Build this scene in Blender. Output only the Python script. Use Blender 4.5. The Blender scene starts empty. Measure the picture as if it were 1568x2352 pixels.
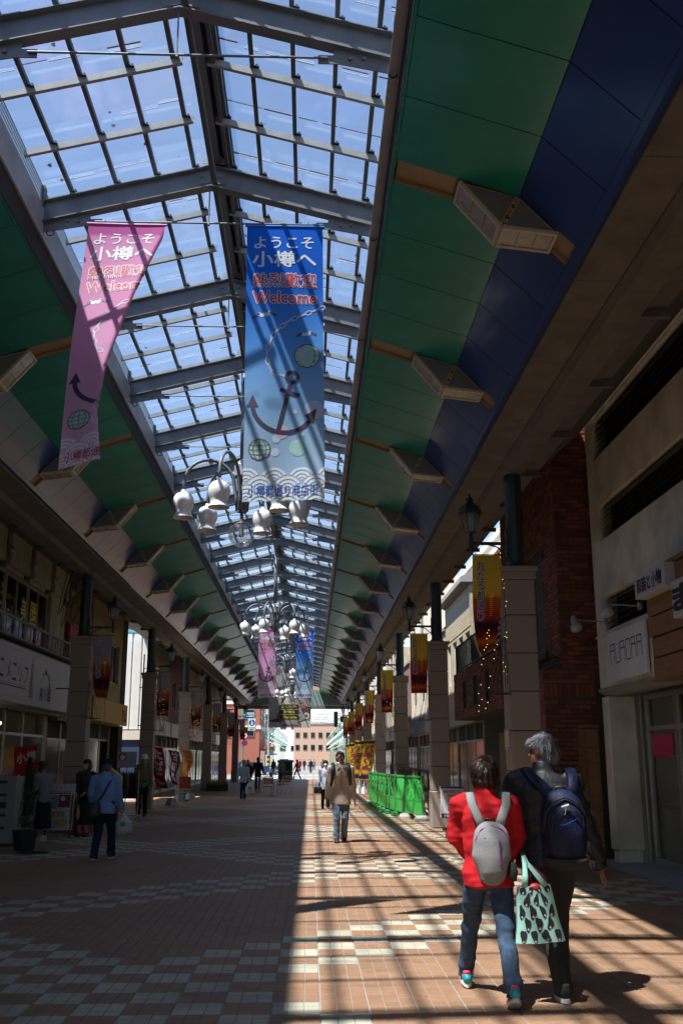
import bpy, bmesh, math, random
from math import sin, cos, pi, radians, atan, tan, sqrt, floor
from mathutils import Vector, Matrix, noise
random.seed(7)
S = bpy.context.scene
COL = S.collection

# ------------------------------------------------------------------ camera
PITCH, YAW = radians(14.01), radians(1.755)
cam_d = bpy.data.cameras.new('camera'); cam = bpy.data.objects.new('camera', cam_d); COL.objects.link(cam)
cam.location = (0, 0, 1.6)
cam.rotation_euler = (pi / 2 + PITCH, 0, -YAW)
cam_d.sensor_fit = 'VERTICAL'; cam_d.sensor_height = 24.0
cam_d.lens = 24.0 * 2280 / 2352
cam_d.clip_start = 0.1; cam_d.clip_end = 3000
S.camera = cam

# ------------------------------------------------------------------ world, sun, exposure
SUN_TRAVEL = Vector((0.375, 0.29, -1.0)).normalized()
SUN_EL = math.asin(-SUN_TRAVEL.z)
W = bpy.data.worlds.new('World'); S.world = W; W.use_nodes = True
wn = W.node_tree.nodes; wl = W.node_tree.links
sky = wn.new('ShaderNodeTexSky'); sky.sky_type = 'NISHITA'; sky.sun_disc = False
sky.sun_elevation = SUN_EL
sky.sun_rotation = math.atan2(-SUN_TRAVEL.x, -SUN_TRAVEL.y) % (2 * pi)
sky.air_density = 1.0; sky.dust_density = 0.5; sky.ozone_density = 2.0
bg = wn['Background']; bg.inputs['Strength'].default_value = 0.115
wl.new(sky.outputs['Color'], bg.inputs['Color'])
sd = bpy.data.lights.new('sun', 'SUN'); sd.energy = 5.0; sd.angle = radians(0.8); sd.color = (1.0, 0.95, 0.87)
sun = bpy.data.objects.new('sun', sd); COL.objects.link(sun)
sun.rotation_euler = SUN_TRAVEL.to_track_quat('-Z', 'Y').to_euler()
sun.location = (-40, -30, 80)
S.view_settings.view_transform = 'Standard'; S.view_settings.look = 'None'
S.view_settings.exposure = 1.1; S.view_settings.gamma = 1.0
try: S.view_settings.use_curve_mapping = False
except Exception: pass
S.render.engine = 'CYCLES'
S.cycles.max_bounces = 7; S.cycles.diffuse_bounces = 3; S.cycles.glossy_bounces = 3
S.cycles.transmission_bounces = 4; S.cycles.transparent_max_bounces = 16
S.cycles.caustics_reflective = False; S.cycles.caustics_refractive = False
S.cycles.sample_clamp_indirect = 4.0

# ------------------------------------------------------------------ materials
MATS = {}
def N(nt, t, **kw):
    n = nt.nodes.new(t)
    for k, v in kw.items(): setattr(n, k, v)
    return n
def mat(name, col, rough=0.6, var=0.18, scale=6.0, bump=0.0, bscale=40.0, metal=0.0, spec=0.5, coat=0.0, emit=None, estr=0.0, stretch=None, translucent=0.0, dirt=0.0):
    if name in MATS: return MATS[name]
    m = bpy.data.materials.new(name); m.use_nodes = True; nt = m.node_tree
    b = nt.nodes['Principled BSDF']
    tc = N(nt, 'ShaderNodeTexCoord')
    src = tc.outputs['Object']
    if stretch:
        mp = N(nt, 'ShaderNodeMapping'); mp.inputs['Scale'].default_value = stretch
        nt.links.new(src, mp.inputs['Vector']); src = mp.outputs['Vector']
    nz = N(nt, 'ShaderNodeTexNoise'); nz.inputs['Scale'].default_value = scale; nz.inputs['Detail'].default_value = 6
    nz.inputs['Roughness'].default_value = 0.65
    nt.links.new(src, nz.inputs['Vector'])
    rp = N(nt, 'ShaderNodeValToRGB')
    lo = [max(0, c * (1 - var)) for c in col]; hi = [min(1, c * (1 + var)) for c in col]
    rp.color_ramp.elements[0].position = 0.3; rp.color_ramp.elements[1].position = 0.72
    rp.color_ramp.elements[0].color = (*lo, 1); rp.color_ramp.elements[1].color = (*hi, 1)
    nt.links.new(nz.outputs['Fac'], rp.inputs['Fac'])
    out = rp.outputs['Color']
    if dirt > 0:
        n2 = N(nt, 'ShaderNodeTexNoise'); n2.inputs['Scale'].default_value = 1.7; n2.inputs['Detail'].default_value = 8
        nt.links.new(tc.outputs['Object'], n2.inputs['Vector'])
        r2 = N(nt, 'ShaderNodeValToRGB'); r2.color_ramp.elements[0].position = 0.42; r2.color_ramp.elements[1].position = 0.75
        r2.color_ramp.elements[0].color = (0, 0, 0, 1); r2.color_ramp.elements[1].color = (dirt, dirt, dirt, 1)
        nt.links.new(n2.outputs['Fac'], r2.inputs['Fac'])
        mx = N(nt, 'ShaderNodeMix', data_type='RGBA'); mx.inputs[7].default_value = (0.03, 0.026, 0.02, 1)
        nt.links.new(r2.outputs['Color'], mx.inputs[0]); nt.links.new(out, mx.inputs[6]); out = mx.outputs[2]
    nt.links.new(out, b.inputs['Base Color'])
    b.inputs['Roughness'].default_value = rough; b.inputs['Metallic'].default_value = metal
    b.inputs['Specular IOR Level'].default_value = spec
    if coat: b.inputs['Coat Weight'].default_value = coat; b.inputs['Coat Roughness'].default_value = 0.12
    if bump > 0:
        n3 = N(nt, 'ShaderNodeTexNoise'); n3.inputs['Scale'].default_value = bscale; n3.inputs['Detail'].default_value = 5
        nt.links.new(src, n3.inputs['Vector'])
        bp = N(nt, 'ShaderNodeBump'); bp.inputs['Strength'].default_value = bump; bp.inputs['Distance'].default_value = 0.02
        nt.links.new(n3.outputs['Fac'], bp.inputs['Height']); nt.links.new(bp.outputs['Normal'], b.inputs['Normal'])
    if emit:
        b.inputs['Emission Color'].default_value = (*emit, 1); b.inputs['Emission Strength'].default_value = estr
    if translucent > 0:
        tr = N(nt, 'ShaderNodeBsdfTranslucent'); nt.links.new(out, tr.inputs['Color'])
        ms = N(nt, 'ShaderNodeMixShader'); ms.inputs[0].default_value = translucent
        o = nt.nodes['Material Output']
        nt.links.new(b.outputs['BSDF'], ms.inputs[1]); nt.links.new(tr.outputs['BSDF'], ms.inputs[2]); nt.links.new(ms.outputs[0], o.inputs['Surface'])
    MATS[name] = m
    return m

def glass_mat(name, tint=(0.9, 0.95, 1.0), dust=0.05, gloss=0.05, rough=0.08, lines=False):
    if name in MATS: return MATS[name]
    m = bpy.data.materials.new(name); m.use_nodes = True; nt = m.node_tree
    nt.nodes.remove(nt.nodes['Principled BSDF']); o = nt.nodes['Material Output']
    t = N(nt, 'ShaderNodeBsdfTransparent'); t.inputs['Color'].default_value = (*tint, 1)
    g = N(nt, 'ShaderNodeBsdfGlossy'); g.inputs['Roughness'].default_value = rough; g.inputs['Color'].default_value = (1, 1, 1, 1)
    d = N(nt, 'ShaderNodeBsdfTranslucent'); d.inputs['Color'].default_value = (0.75, 0.75, 0.73, 1)
    m1 = N(nt, 'ShaderNodeMixShader'); m2 = N(nt, 'ShaderNodeMixShader')
    lw = N(nt, 'ShaderNodeLayerWeight'); lw.inputs['Blend'].default_value = 0.25
    ml = N(nt, 'ShaderNodeMath', operation='MULTIPLY_ADD'); ml.inputs[1].default_value = gloss * 4; ml.inputs[2].default_value = gloss
    nt.links.new(lw.outputs['Fresnel'], ml.inputs[0]); nt.links.new(ml.outputs[0], m1.inputs[0])
    nt.links.new(t.outputs[0], m1.inputs[1]); nt.links.new(g.outputs[0], m1.inputs[2])
    tc = N(nt, 'ShaderNodeTexCoord'); nz = N(nt, 'ShaderNodeTexNoise'); nz.inputs['Scale'].default_value = 2.2; nz.inputs['Detail'].default_value = 7
    mp = N(nt, 'ShaderNodeMapping'); mp.inputs['Scale'].default_value = (1.0, 6.0, 1.0) if lines else (1, 1, 1)
    nt.links.new(tc.outputs['Object'], mp.inputs['Vector']); nt.links.new(mp.outputs['Vector'], nz.inputs['Vector'])
    mr = N(nt, 'ShaderNodeMapRange'); mr.inputs['From Min'].default_value = 0.3; mr.inputs['From Max'].default_value = 0.8
    mr.inputs['To Min'].default_value = dust * 0.8; mr.inputs['To Max'].default_value = dust * 1.3
    nt.links.new(nz.outputs['Fac'], mr.inputs['Value']); nt.links.new(mr.outputs[0], m2.inputs[0])
    nt.links.new(m1.outputs[0], m2.inputs[1]); nt.links.new(d.outputs[0], m2.inputs[2]); nt.links.new(m2.outputs[0], o.inputs['Surface'])
    MATS[name] = m
    return m

# ------------------------------------------------------------------ mesh builder
class MB:
    def __init__(self): self.v = []; self.f = []; self.mi = []
    def add(self, vs, fs, mi=0):
        n = len(self.v); self.v += [tuple(p) for p in vs]
        for f in fs: self.f.append([n + i for i in f]); self.mi.append(mi)
        return self
    def box(self, x0, x1, y0, y1, z0, z1, mi=0):
        v = [(x0,y0,z0),(x1,y0,z0),(x1,y1,z0),(x0,y1,z0),(x0,y0,z1),(x1,y0,z1),(x1,y1,z1),(x0,y1,z1)]
        return self.add(v, [(0,3,2,1),(4,5,6,7),(0,1,5,4),(1,2,6,5),(2,3,7,6),(3,0,4,7)], mi)
    def bbox(self, x0, x1, y0, y1, z0, z1, b=0.01, mi=0):
        """box with chamfered edges"""
        bm = bmesh.new(); bmesh.ops.create_cube(bm, size=1)
        for w in bm.verts: w.co = Vector(((x0+x1)/2 + w.co.x*(x1-x0), (y0+y1)/2 + w.co.y*(y1-y0), (z0+z1)/2 + w.co.z*(z1-z0)))
        bmesh.ops.bevel(bm, geom=bm.edges[:], offset=b, segments=1, affect='EDGES', profile=0.5)
        return self.from_bm(bm, mi)
    def from_bm(self, bm, mi=0):
        bm.verts.index_update()
        self.add([w.co.copy() for w in bm.verts], [[w.index for w in f.verts] for f in bm.faces], mi); bm.free(); return self
    def prism_y(self, prof, y0, y1, mi=0):
        n = len(prof)
        v = [(x, y0, z) for x, z in prof] + [(x, y1, z) for x, z in prof]
        fs = [list(range(n)), list(range(2*n-1, n-1, -1))] + [[i, n+i, n+(i+1) % n, (i+1) % n] for i in range(n)]
        return self.add(v, fs, mi)
    def prism_x(self, prof, x0, x1, mi=0):
        n = len(prof)
        v = [(x0, y, z) for y, z in prof] + [(x1, y, z) for y, z in prof]
        fs = [list(range(n)), list(range(2*n-1, n-1, -1))] + [[i, n+i, n+(i+1) % n, (i+1) % n] for i in range(n)]
        return self.add(v, fs, mi)
    def prism_z(self, prof, z0, z1, mi=0):
        n = len(prof)
        v = [(x, y, z0) for x, y in prof] + [(x, y, z1) for x, y in prof]
        fs = [list(range(n-1, -1, -1)), list(range(n, 2*n))] + [[i, (i+1) % n, n+(i+1) % n, n+i] for i in range(n)]
        return self.add(v, fs, mi)
    def beam(self, p, q, w, h, up=(0,0,1), mi=0):
        p, q = Vector(p), Vector(q); d = (q-p).normalized(); u = Vector(up)
        s = d.cross(u)
        if s.length < 1e-5: s = d.cross(Vector((1,0,0)))
        s.normalize(); u = s.cross(d); s *= w/2; u *= h/2
        v = [p-s-u, p+s-u, p+s+u, p-s+u, q-s-u, q+s-u, q+s+u, q-s+u]
        return self.add(v, [(0,3,2,1),(4,5,6,7),(0,1,5,4),(1,2,6,5),(2,3,7,6),(3,0,4,7)], mi)
    def tube(self, pts, r, n=8, caps=True, mi=0):
        return self.loft(pts, [(a, a) for a in (r if isinstance(r, (list, tuple)) else [r]*len(pts))], n, caps, mi=mi)
    def loft(self, pts, rad, n=10, caps=True, side=None, mi=0):
        pts = [Vector(p) for p in pts]; vs = []; m = len(pts); prev = None
        for i, p in enumerate(pts):
            d = (pts[min(i+1, m-1)] - pts[max(i-1, 0)])
            if d.length < 1e-7: d = Vector((0,0,1))
            d.normalize()
            ref = Vector(side) if side else (prev if prev else (Vector((1,0,0)) if abs(d.x) < .9 else Vector((0,1,0))))
            a = ref - d * ref.dot(d)
            if a.length < 1e-5: a = d.orthogonal()
            a.normalize(); prev = a; b = d.cross(a)
            rx, ry = rad[i] if not isinstance(rad[i], (int, float)) else (rad[i], rad[i])
            for k in range(n):
                t = 2*pi*k/n; vs.append(p + a*rx*cos(t) + b*ry*sin(t))
        fs = [[i*n+k, i*n+(k+1) % n, (i+1)*n+(k+1) % n, (i+1)*n+k] for i in range(m-1) for k in range(n)]
        if caps: fs += [list(range(n-1, -1, -1)), list(range((m-1)*n, m*n))]
        return self.add(vs, fs, mi)
    def lathe(self, prof, center=(0,0,0), n=14, caps=True, mi=0):
        cx, cy, cz = center
        vs = [(cx+r*cos(2*pi*k/n), cy+r*sin(2*pi*k/n), cz+z) for r, z in prof for k in range(n)]; m = len(prof)
        fs = [[i*n+k, i*n+(k+1) % n, (i+1)*n+(k+1) % n, (i+1)*n+k] for i in range(m-1) for k in range(n)]
        if caps: fs += [list(range(n-1, -1, -1)), list(range((m-1)*n, m*n))]
        return self.add(vs, fs, mi)
    def ball(self, c, r, n=10, m=7, mi=0):
        rx, ry, rz = r if isinstance(r, (tuple, list)) else (r, r, r); cx, cy, cz = c
        vs = [(cx, cy, cz-rz)]
        for i in range(1, m):
            a = -pi/2 + pi*i/m
            vs += [(cx+rx*cos(a)*cos(2*pi*k/n), cy+ry*cos(a)*sin(2*pi*k/n), cz+rz*sin(a)) for k in range(n)]
        vs.append((cx, cy, cz+rz)); fs = [[0, 1+(k+1) % n, 1+k] for k in range(n)]
        for i in range(m-2): fs += [[1+i*n+k, 1+i*n+(k+1) % n, 1+(i+1)*n+(k+1) % n, 1+(i+1)*n+k] for k in range(n)]
        L = len(vs)-1; o = 1+(m-2)*n; fs += [[o+k, o+(k+1) % n, L] for k in range(n)]
        return self.add(vs, fs, mi)
    def map(self, fn): self.v = [tuple(fn(*p)) for p in self.v]; return self
    def mesh(self, name, mats, smooth=False):
        me = bpy.data.meshes.new(name); me.from_pydata(self.v, [], self.f)
        for m in (mats if isinstance(mats, (list, tuple)) else [mats]): me.materials.append(m)
        if any(self.mi): me.polygons.foreach_set('material_index', self.mi)
        if smooth: me.polygons.foreach_set('use_smooth', [True]*len(me.polygons))
        me.update(); return me

def link(name, me, parent=None, loc=None):
    o = bpy.data.objects.new(name, me); COL.objects.link(o)
    if parent: o.parent = parent
    if loc: o.location = loc
    return o
def part(name, mb, m, parent=None, loc=None, smooth=False, stuff=False, label=None):
    o = link(name, mb.mesh(name, m, smooth), parent, loc)
    if stuff: o['kind'] = 'stuff'
    if label: o['label'] = label
    return o
def thing(name, label, cat, loc=(0,0,0), rot=0.0, group=None):
    o = bpy.data.objects.new(name, None); COL.objects.link(o); o.empty_display_size = .2
    o.location = loc; o.rotation_euler = (0, 0, rot); o['label'] = label; o['category'] = cat
    if group: o['group'] = group
    return o
def tag(o, label, cat, group=None):
    o['label'] = label; o['category'] = cat
    if group: o['group'] = group
    return o
def structure(name, mb, m, smooth=False):
    o = part(name, mb, m, None, None, smooth); o['kind'] = 'structure'; return o
def dup(root, loc=None, rotz=None, label=None, mirror=False):
    kids = [(c, list(c.children)) for c in root.children]
    r = root.copy(); COL.objects.link(r)
    if loc is not None: r.location = loc
    if rotz is not None: r.rotation_euler = (0, 0, rotz)
    if label: r['label'] = label
    for c, sub in kids:
        d = c.copy(); COL.objects.link(d); d.parent = r
        for g in sub:
            e = g.copy(); COL.objects.link(e); e.parent = d
    return r
ORD = ['first','second','third','fourth','fifth','sixth','seventh','eighth','ninth','tenth','eleventh','twelfth','thirteenth','fourteenth','fifteenth','sixteenth','seventeenth','eighteenth','nineteenth','twentieth','twenty-first','twenty-second','twenty-third']

# ------------------------------------------------------------------ lettering
_tc = {}
def glyphs(s, off=0.0, res=3):
    k = (s, off)
    if k not in _tc:
        c = bpy.data.curves.new('lettering', 'FONT'); c.body = s; c.size = 1; c.offset = off; c.resolution_u = res
        o = bpy.data.objects.new('lettering', c); COL.objects.link(o)
        dg = bpy.context.evaluated_depsgraph_get(); me = bpy.data.meshes.new_from_object(o.evaluated_get(dg))
        vs = [(w.co.x, w.co.y) for w in me.vertices]; fs = [list(p.vertices) for p in me.polygons]
        bpy.data.objects.remove(o); bpy.data.curves.remove(c); bpy.data.meshes.remove(me)
        if vs:
            x0 = min(p[0] for p in vs); x1 = max(p[0] for p in vs); y0 = min(p[1] for p in vs); y1 = max(p[1] for p in vs)
        else: x0 = x1 = y0 = y1 = 0
        _tc[k] = (vs, fs, x0, x1, y0, y1)
    return _tc[k]
def put_text(mb, s, u0, u1, v0, v1, fn, off=0.0, mi=0, keep=False, d=0.0):
    """fit string s into the rectangle of (u,v), mapped to space by fn(u,v,d)"""
    vs, fs, bx0, bx1, by0, by1 = glyphs(s, 0.0)
    if not vs: return
    sx = (u1-u0)/max(1e-6, bx1-bx0); sy = (v1-v0)/max(1e-6, by1-by0)
    if keep: sx = sy = min(sx, sy)
    cu, cv = (u0+u1)/2, (v0+v1)/2; cx, cy = (bx0+bx1)/2, (by0+by1)/2
    n = 0 if off < .004 else (4 if off < .02 else 8)   # heavier strokes: copies shifted round a small circle, each a hair further out
    mb.add([fn(cu+(x-cx)*sx, cv+(y-cy)*sy, d) for x, y in vs], fs, mi)
    for k in range(n):
        a = 2*pi*k/n; du, dv = off*cos(a)*sx, off*sin(a)*sy
        mb.add([fn(cu+(x-cx)*sx+du, cv+(y-cy)*sy+dv, d+.0002*(k+1)) for x, y in vs], fs, mi)
def poly(mb, pts, fn, mi=0, d=0.0):
    mb.add([fn(u, v, d) for u, v in pts], [list(range(len(pts)))], mi)
def ring(mb, cu, cv, r0, r1, fn, a0=0, a1=2*pi, n=20, mi=0, d=0.0, sy=1.0):
    vs = []
    for i in range(n+1):
        a = a0+(a1-a0)*i/n
        vs += [fn(cu+r0*cos(a), cv+sy*r0*sin(a), d), fn(cu+r1*cos(a), cv+sy*r1*sin(a), d)]
    mb.add(vs, [[2*i, 2*i+1, 2*i+3, 2*i+2] for i in range(n)], mi)
def disc(mb, cu, cv, r, fn, n=20, mi=0, d=0.0, sy=1.0):
    poly(mb, [(cu+r*cos(2*pi*i/n), cv+sy*r*sin(2*pi*i/n)) for i in range(n)], fn, mi, d)
def stroke(mb, pts, w, fn, mi=0, d=0.0):
    for (a, b), (c, e) in zip(pts[:-1], pts[1:]):
        L = max(1e-6, math.hypot(c-a, e-b)); nx, ny = -(e-b)/L*w/2, (c-a)/L*w/2; ex, ey = (c-a)/L*w*.3, (e-b)/L*w*.3
        poly(mb, [(a-ex+nx, b-ey+ny), (a-ex-nx, b-ey-ny), (c+ex-nx, e+ey-ny), (c+ex+nx, e+ey+ny)], fn, mi, d)
# planes that signs lie on
def on_right(x, y_left):   # seen from the arcade, u runs towards the camera (-Y)
    return lambda u, v, d=0.0: (x-d, y_left-u, v)
def on_left(x, y_left):    # u runs away from the camera (+Y)
    return lambda u, v, d=0.0: (x+d, y_left+u, v)
def on_front(x_left, y):   # faces the camera
    return lambda u, v, d=0.0: (x_left+u, y-d, v)

# ------------------------------------------------------------------ palette
M_steel = mat('painted_steel', (0.17, 0.185, 0.205), 0.45, 0.16, 5, 0.05, 30, dirt=0.25)
M_steel_l = mat('galvanised_purlin', (0.34, 0.35, 0.345), 0.45, 0.15, 8, 0.04, 40, dirt=0.2)
M_bar = mat('dark_glazing_bar', (0.075, 0.08, 0.085), 0.5, 0.15)
M_girder = mat('girder_paint', (0.36, 0.38, 0.40), 0.5, 0.15, 3, 0.05, 20, dirt=0.3)
M_green = mat('green_panel', (0.006, 0.25, 0.185), 0.36, 0.16, 1.3, 0.10, 1.6, spec=0.5, coat=0.2)
M_blue = mat('blue_panel', (0.012, 0.045, 0.19), 0.36, 0.16, 1.3, 0.10, 1.6, spec=0.5, coat=0.35)
M_tan = mat('tan_rib', (0.36, 0.25, 0.14), 0.6, 0.12, 4)
M_soff = mat('soffit_concrete', (0.17, 0.15, 0.12), 0.8, 0.25, 3, 0.2, 25, dirt=0.4)
M_blackstrip = mat('black_felt', (0.02, 0.018, 0.017), 0.9, 0.3, 20, 0.3, 60)
M_frame_w = mat('fixture_frame', (0.52, 0.44, 0.33), 0.5, 0.1)
M_mesh_grey = mat('perforated_grey', (0.16, 0.16, 0.15), 0.5, 0.12, 60, 0.3, 200)
M_pane_f = mat('fixture_pane', (0.36, 0.33, 0.27), 0.25, 0.3, 9, spec=0.7)
M_amber = mat('amber_square', (0.45, 0.20, 0.03), 0.3, 0.1)
M_gsq = mat('green_square', (0.02, 0.12, 0.07), 0.3, 0.1)
M_stone = mat('pillar_stone', (0.335, 0.262, 0.208), 0.7, 0.10, 90, 0.10, 120, dirt=0.12)
M_joint = mat('pillar_joint', (0.09, 0.075, 0.06), 0.9, 0.2)
M_dgreen = mat('dark_green_iron', (0.018, 0.035, 0.032), 0.45, 0.15, 8)
M_lgreen = mat('verdigris_iron', (0.02, 0.10, 0.075), 0.45, 0.2, 8)
M_black = mat('black_iron', (0.014, 0.014, 0.015), 0.5, 0.2)
M_white = mat('white_paint', (0.72, 0.72, 0.70), 0.5, 0.05, 3, dirt=0.08)
M_shade = mat('milk_glass', (0.80, 0.77, 0.76), 0.22, 0.04, 3, spec=0.6)
M_lampglass = glass_mat('lantern_glass', (0.85, 0.87, 0.85), 0.35, 0.08)
M_globe = glass_mat('clear_globe', (0.88, 0.88, 0.87), 0.05, 0.10, 0.03)
M_roofglass = glass_mat('roof_glass', (0.905, 0.945, 0.99), 0.018, 0.03, 0.12, lines=True)
M_window = mat('dark_window', (0.012, 0.014, 0.016), 0.10, 0.3, 2, spec=0.35)
M_shopglass = glass_mat('shop_glass', (0.72, 0.74, 0.72), 0.03, 0.10, 0.03)
M_alu = mat('aluminium', (0.45, 0.44, 0.42), 0.38, 0.08, 10, metal=0.6)
M_grout = mat('grout', (0.30, 0.28, 0.25), 0.95, 0.3, 30, 0.2, 80)
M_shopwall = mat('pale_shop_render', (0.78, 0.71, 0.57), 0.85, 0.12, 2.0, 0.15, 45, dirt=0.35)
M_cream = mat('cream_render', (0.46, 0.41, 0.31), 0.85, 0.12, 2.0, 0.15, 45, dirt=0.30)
M_ochre = mat('ochre_render', (0.42, 0.33, 0.18), 0.85, 0.12, 2.0, 0.12, 45, dirt=0.25)
M_brown = mat('brown_siding', (0.20, 0.095, 0.045), 0.7, 0.2, 6, 0.1, 30, stretch=(1, .2, 4))
M_wood = mat('stained_wood', (0.24, 0.115, 0.045), 0.6, 0.3, 9, 0.15, 30, stretch=(1, .25, 8))
M_brick = [mat('brick_%s' % n, c, 0.85, 0.25, 25, 0.35, 60) for n, c in (('red', (0.20, 0.06, 0.032)), ('dark', (0.12, 0.042, 0.028)), ('orange', (0.25, 0.085, 0.04)))]
M_mortar = mat('mortar', (0.075, 0.065, 0.055), 0.95, 0.3, 30, 0.2, 60)
M_concrete = mat('concrete', (0.36, 0.35, 0.32), 0.85, 0.15, 6, 0.2, 40, dirt=0.2)
M_grey = mat('grey_render', (0.28, 0.28, 0.27), 0.8, 0.12, 3, 0.1, 40, dirt=0.2)
M_dark = mat('dark_interior', (0.035, 0.03, 0.026), 0.8, 0.3, 3)
M_signw = mat('sign_board', (0.50, 0.50, 0.52), 0.45, 0.04, 3, dirt=0.05)
M_ink = mat('black_ink', (0.012, 0.012, 0.02), 0.6, 0.1)
M_inkblue = mat('navy_ink', (0.015, 0.02, 0.09), 0.6, 0.1)
M_redink = mat('red_ink', (0.48, 0.02, 0.035), 0.55, 0.1)
M_red = mat('red_board', (0.36, 0.015, 0.02), 0.45, 0.1)
M_yel = mat('yellow_board', (0.55, 0.33, 0.03), 0.5, 0.08)
M_yelink = mat('yellow_ink', (0.75, 0.60, 0.03), 0.55, 0.08)
M_cable = mat('cable', (0.01, 0.01, 0.01), 0.6, 0.1)
M_bulb = mat('warm_bulb', (0.9, 0.6, 0.1), 0.4, 0.0, emit=(1.0, 0.72, 0.22), estr=1.5)

# ------------------------------------------------------------------ ground
TX0, TY0, CELL = 0.08, 9.635, 0.324
TILE = CELL / 3
def tile_material():
    m = bpy.data.materials.new('paving_tile'); m.use_nodes = True; nt = m.node_tree; b = nt.nodes['Principled BSDF']; L = nt.links.new
    g = N(nt, 'ShaderNodeNewGeometry'); sp = N(nt, 'ShaderNodeSeparateXYZ'); L(g.outputs['Position'], sp.inputs[0])
    def M(op, a, bb=None, c=None):
        n = N(nt, 'ShaderNodeMath', operation=op)
        for k, v in enumerate((a, bb, c)):
            if v is None: continue
            if isinstance(v, (int, float)): n.inputs[k].default_value = v
            else: L(v, n.inputs[k])
        return n.outputs[0]
    fx = M('DIVIDE', M('SUBTRACT', sp.outputs[0], TX0), CELL); fy = M('DIVIDE', M('SUBTRACT', sp.outputs[1], TY0), CELL)
    i = M('FLOOR', fx); j = M('FLOOR', fy)
    mask = None
    for d, cs in ((M('SUBTRACT', j, i), (-1, 17, 41, 67, 91)), (M('ADD', j, i), (-11, 21, 47, 71, 97))):
        for c in cs:
            k = M('COMPARE', M('ABSOLUTE', M('SUBTRACT', M('ABSOLUTE', M('SUBTRACT', d, c)), 1.0)), 1.0, 0.2)
            mask = k if mask is None else M('MAXIMUM', mask, k)
    # tone per tile
    cx = M('FLOOR', M('MULTIPLY', fx, 3.0)); cy = M('FLOOR', M('MULTIPLY', fy, 3.0))
    cv = N(nt, 'ShaderNodeCombineXYZ'); L(cx, cv.inputs[0]); L(cy, cv.inputs[1])
    wnz = N(nt, 'ShaderNodeTexWhiteNoise'); wnz.noise_dimensions = '2D'; L(cv.outputs[0], wnz.inputs['Vector'])
    cc = N(nt, 'ShaderNodeCombineXYZ'); L(i, cc.inputs[0]); L(j, cc.inputs[1])
    wn2 = N(nt, 'ShaderNodeTexWhiteNoise'); wn2.noise_dimensions = '2D'; L(cc.outputs[0], wn2.inputs['Vector'])
    nz = N(nt, 'ShaderNodeTexNoise'); nz.inputs['Scale'].default_value = 26; nz.inputs['Detail'].default_value = 8; L(g.outputs['Position'], nz.inputs['Vector'])
    nb = N(nt, 'ShaderNodeTexNoise'); nb.inputs['Scale'].default_value = 0.9; nb.inputs['Detail'].default_value = 7; nb.inputs['Roughness'].default_value = .7; L(g.outputs['Position'], nb.inputs['Vector'])
    red = N(nt, 'ShaderNodeValToRGB'); red.color_ramp.elements[0].color = (0.265, 0.145, 0.083, 1); red.color_ramp.elements[1].color = (0.385, 0.215, 0.125, 1)
    wht = N(nt, 'ShaderNodeValToRGB'); wht.color_ramp.elements[0].color = (0.39, 0.365, 0.28, 1); wht.color_ramp.elements[1].color = (0.55, 0.51, 0.395, 1)
    tone = M('ADD', M('MULTIPLY', wnz.outputs['Value'], 0.35), M('ADD', M('MULTIPLY', wn2.outputs['Value'], 0.25), M('MULTIPLY', nz.outputs['Fac'], 0.45)))
    L(tone, red.inputs[0]); L(tone, wht.inputs[0])
    mx = N(nt, 'ShaderNodeMix', data_type='RGBA'); L(mask, mx.inputs[0]); L(red.outputs[0], mx.inputs[6]); L(wht.outputs[0], mx.inputs[7])
    # stains and wear
    sr = N(nt, 'ShaderNodeMapRange'); sr.inputs['From Min'].default_value = 0.45; sr.inputs['From Max'].default_value = 0.8; sr.inputs['To Min'].default_value = 0; sr.inputs['To Max'].default_value = 0.5
    L(nb.outputs['Fac'], sr.inputs['Value'])
    m2 = N(nt, 'ShaderNodeMix', data_type='RGBA'); L(sr.outputs[0], m2.inputs[0]); L(mx.outputs[2], m2.inputs[6]); m2.inputs[7].default_value = (0.10, 0.075, 0.055, 1)
    # gum spots and drips
    vo = N(nt, 'ShaderNodeTexVoronoi'); vo.inputs['Scale'].default_value = 2.6; L(g.outputs['Position'], vo.inputs['Vector'])
    gs = N(nt, 'ShaderNodeMapRange'); gs.inputs['From Min'].default_value = 0.035; gs.inputs['From Max'].default_value = 0.055; gs.inputs['To Min'].default_value = 0.65; gs.inputs['To Max'].default_value = 0; L(vo.outputs['Distance'], gs.inputs['Value'])
    m2b = N(nt, 'ShaderNodeMix', data_type='RGBA'); L(gs.outputs[0], m2b.inputs[0]); L(m2.outputs[2], m2b.inputs[6]); m2b.inputs[7].default_value = (0.06, 0.05, 0.045, 1)
    n7 = N(nt, 'ShaderNodeTexNoise'); n7.inputs['Scale'].default_value = 4.5; n7.inputs['Detail'].default_value = 9; n7.inputs['Roughness'].default_value = .75; L(g.outputs['Position'], n7.inputs['Vector'])
    d7 = N(nt, 'ShaderNodeMapRange'); d7.inputs['From Min'].default_value = 0.3; d7.inputs['From Max'].default_value = 0.75; d7.inputs['To Min'].default_value = 1.12; d7.inputs['To Max'].default_value = 0.78; L(n7.outputs['Fac'], d7.inputs['Value'])
    m2c = N(nt, 'ShaderNodeMix', data_type='RGBA', blend_type='MULTIPLY'); m2c.inputs[0].default_value = 1.0; L(m2b.outputs[2], m2c.inputs[6]); L(d7.outputs[0], m2c.inputs[7])
    m2 = m2c
    # joints, for the far pavement where the tiles are one sheet
    ux = M('ABSOLUTE', M('SUBTRACT', M('FRACT', M('MULTIPLY', fx, 3.0)), 0.5)); uy = M('ABSOLUTE', M('SUBTRACT', M('FRACT', M('MULTIPLY', fy, 3.0)), 0.5))
    jn = M('GREATER_THAN', M('MAXIMUM', ux, uy), 0.455)
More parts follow.
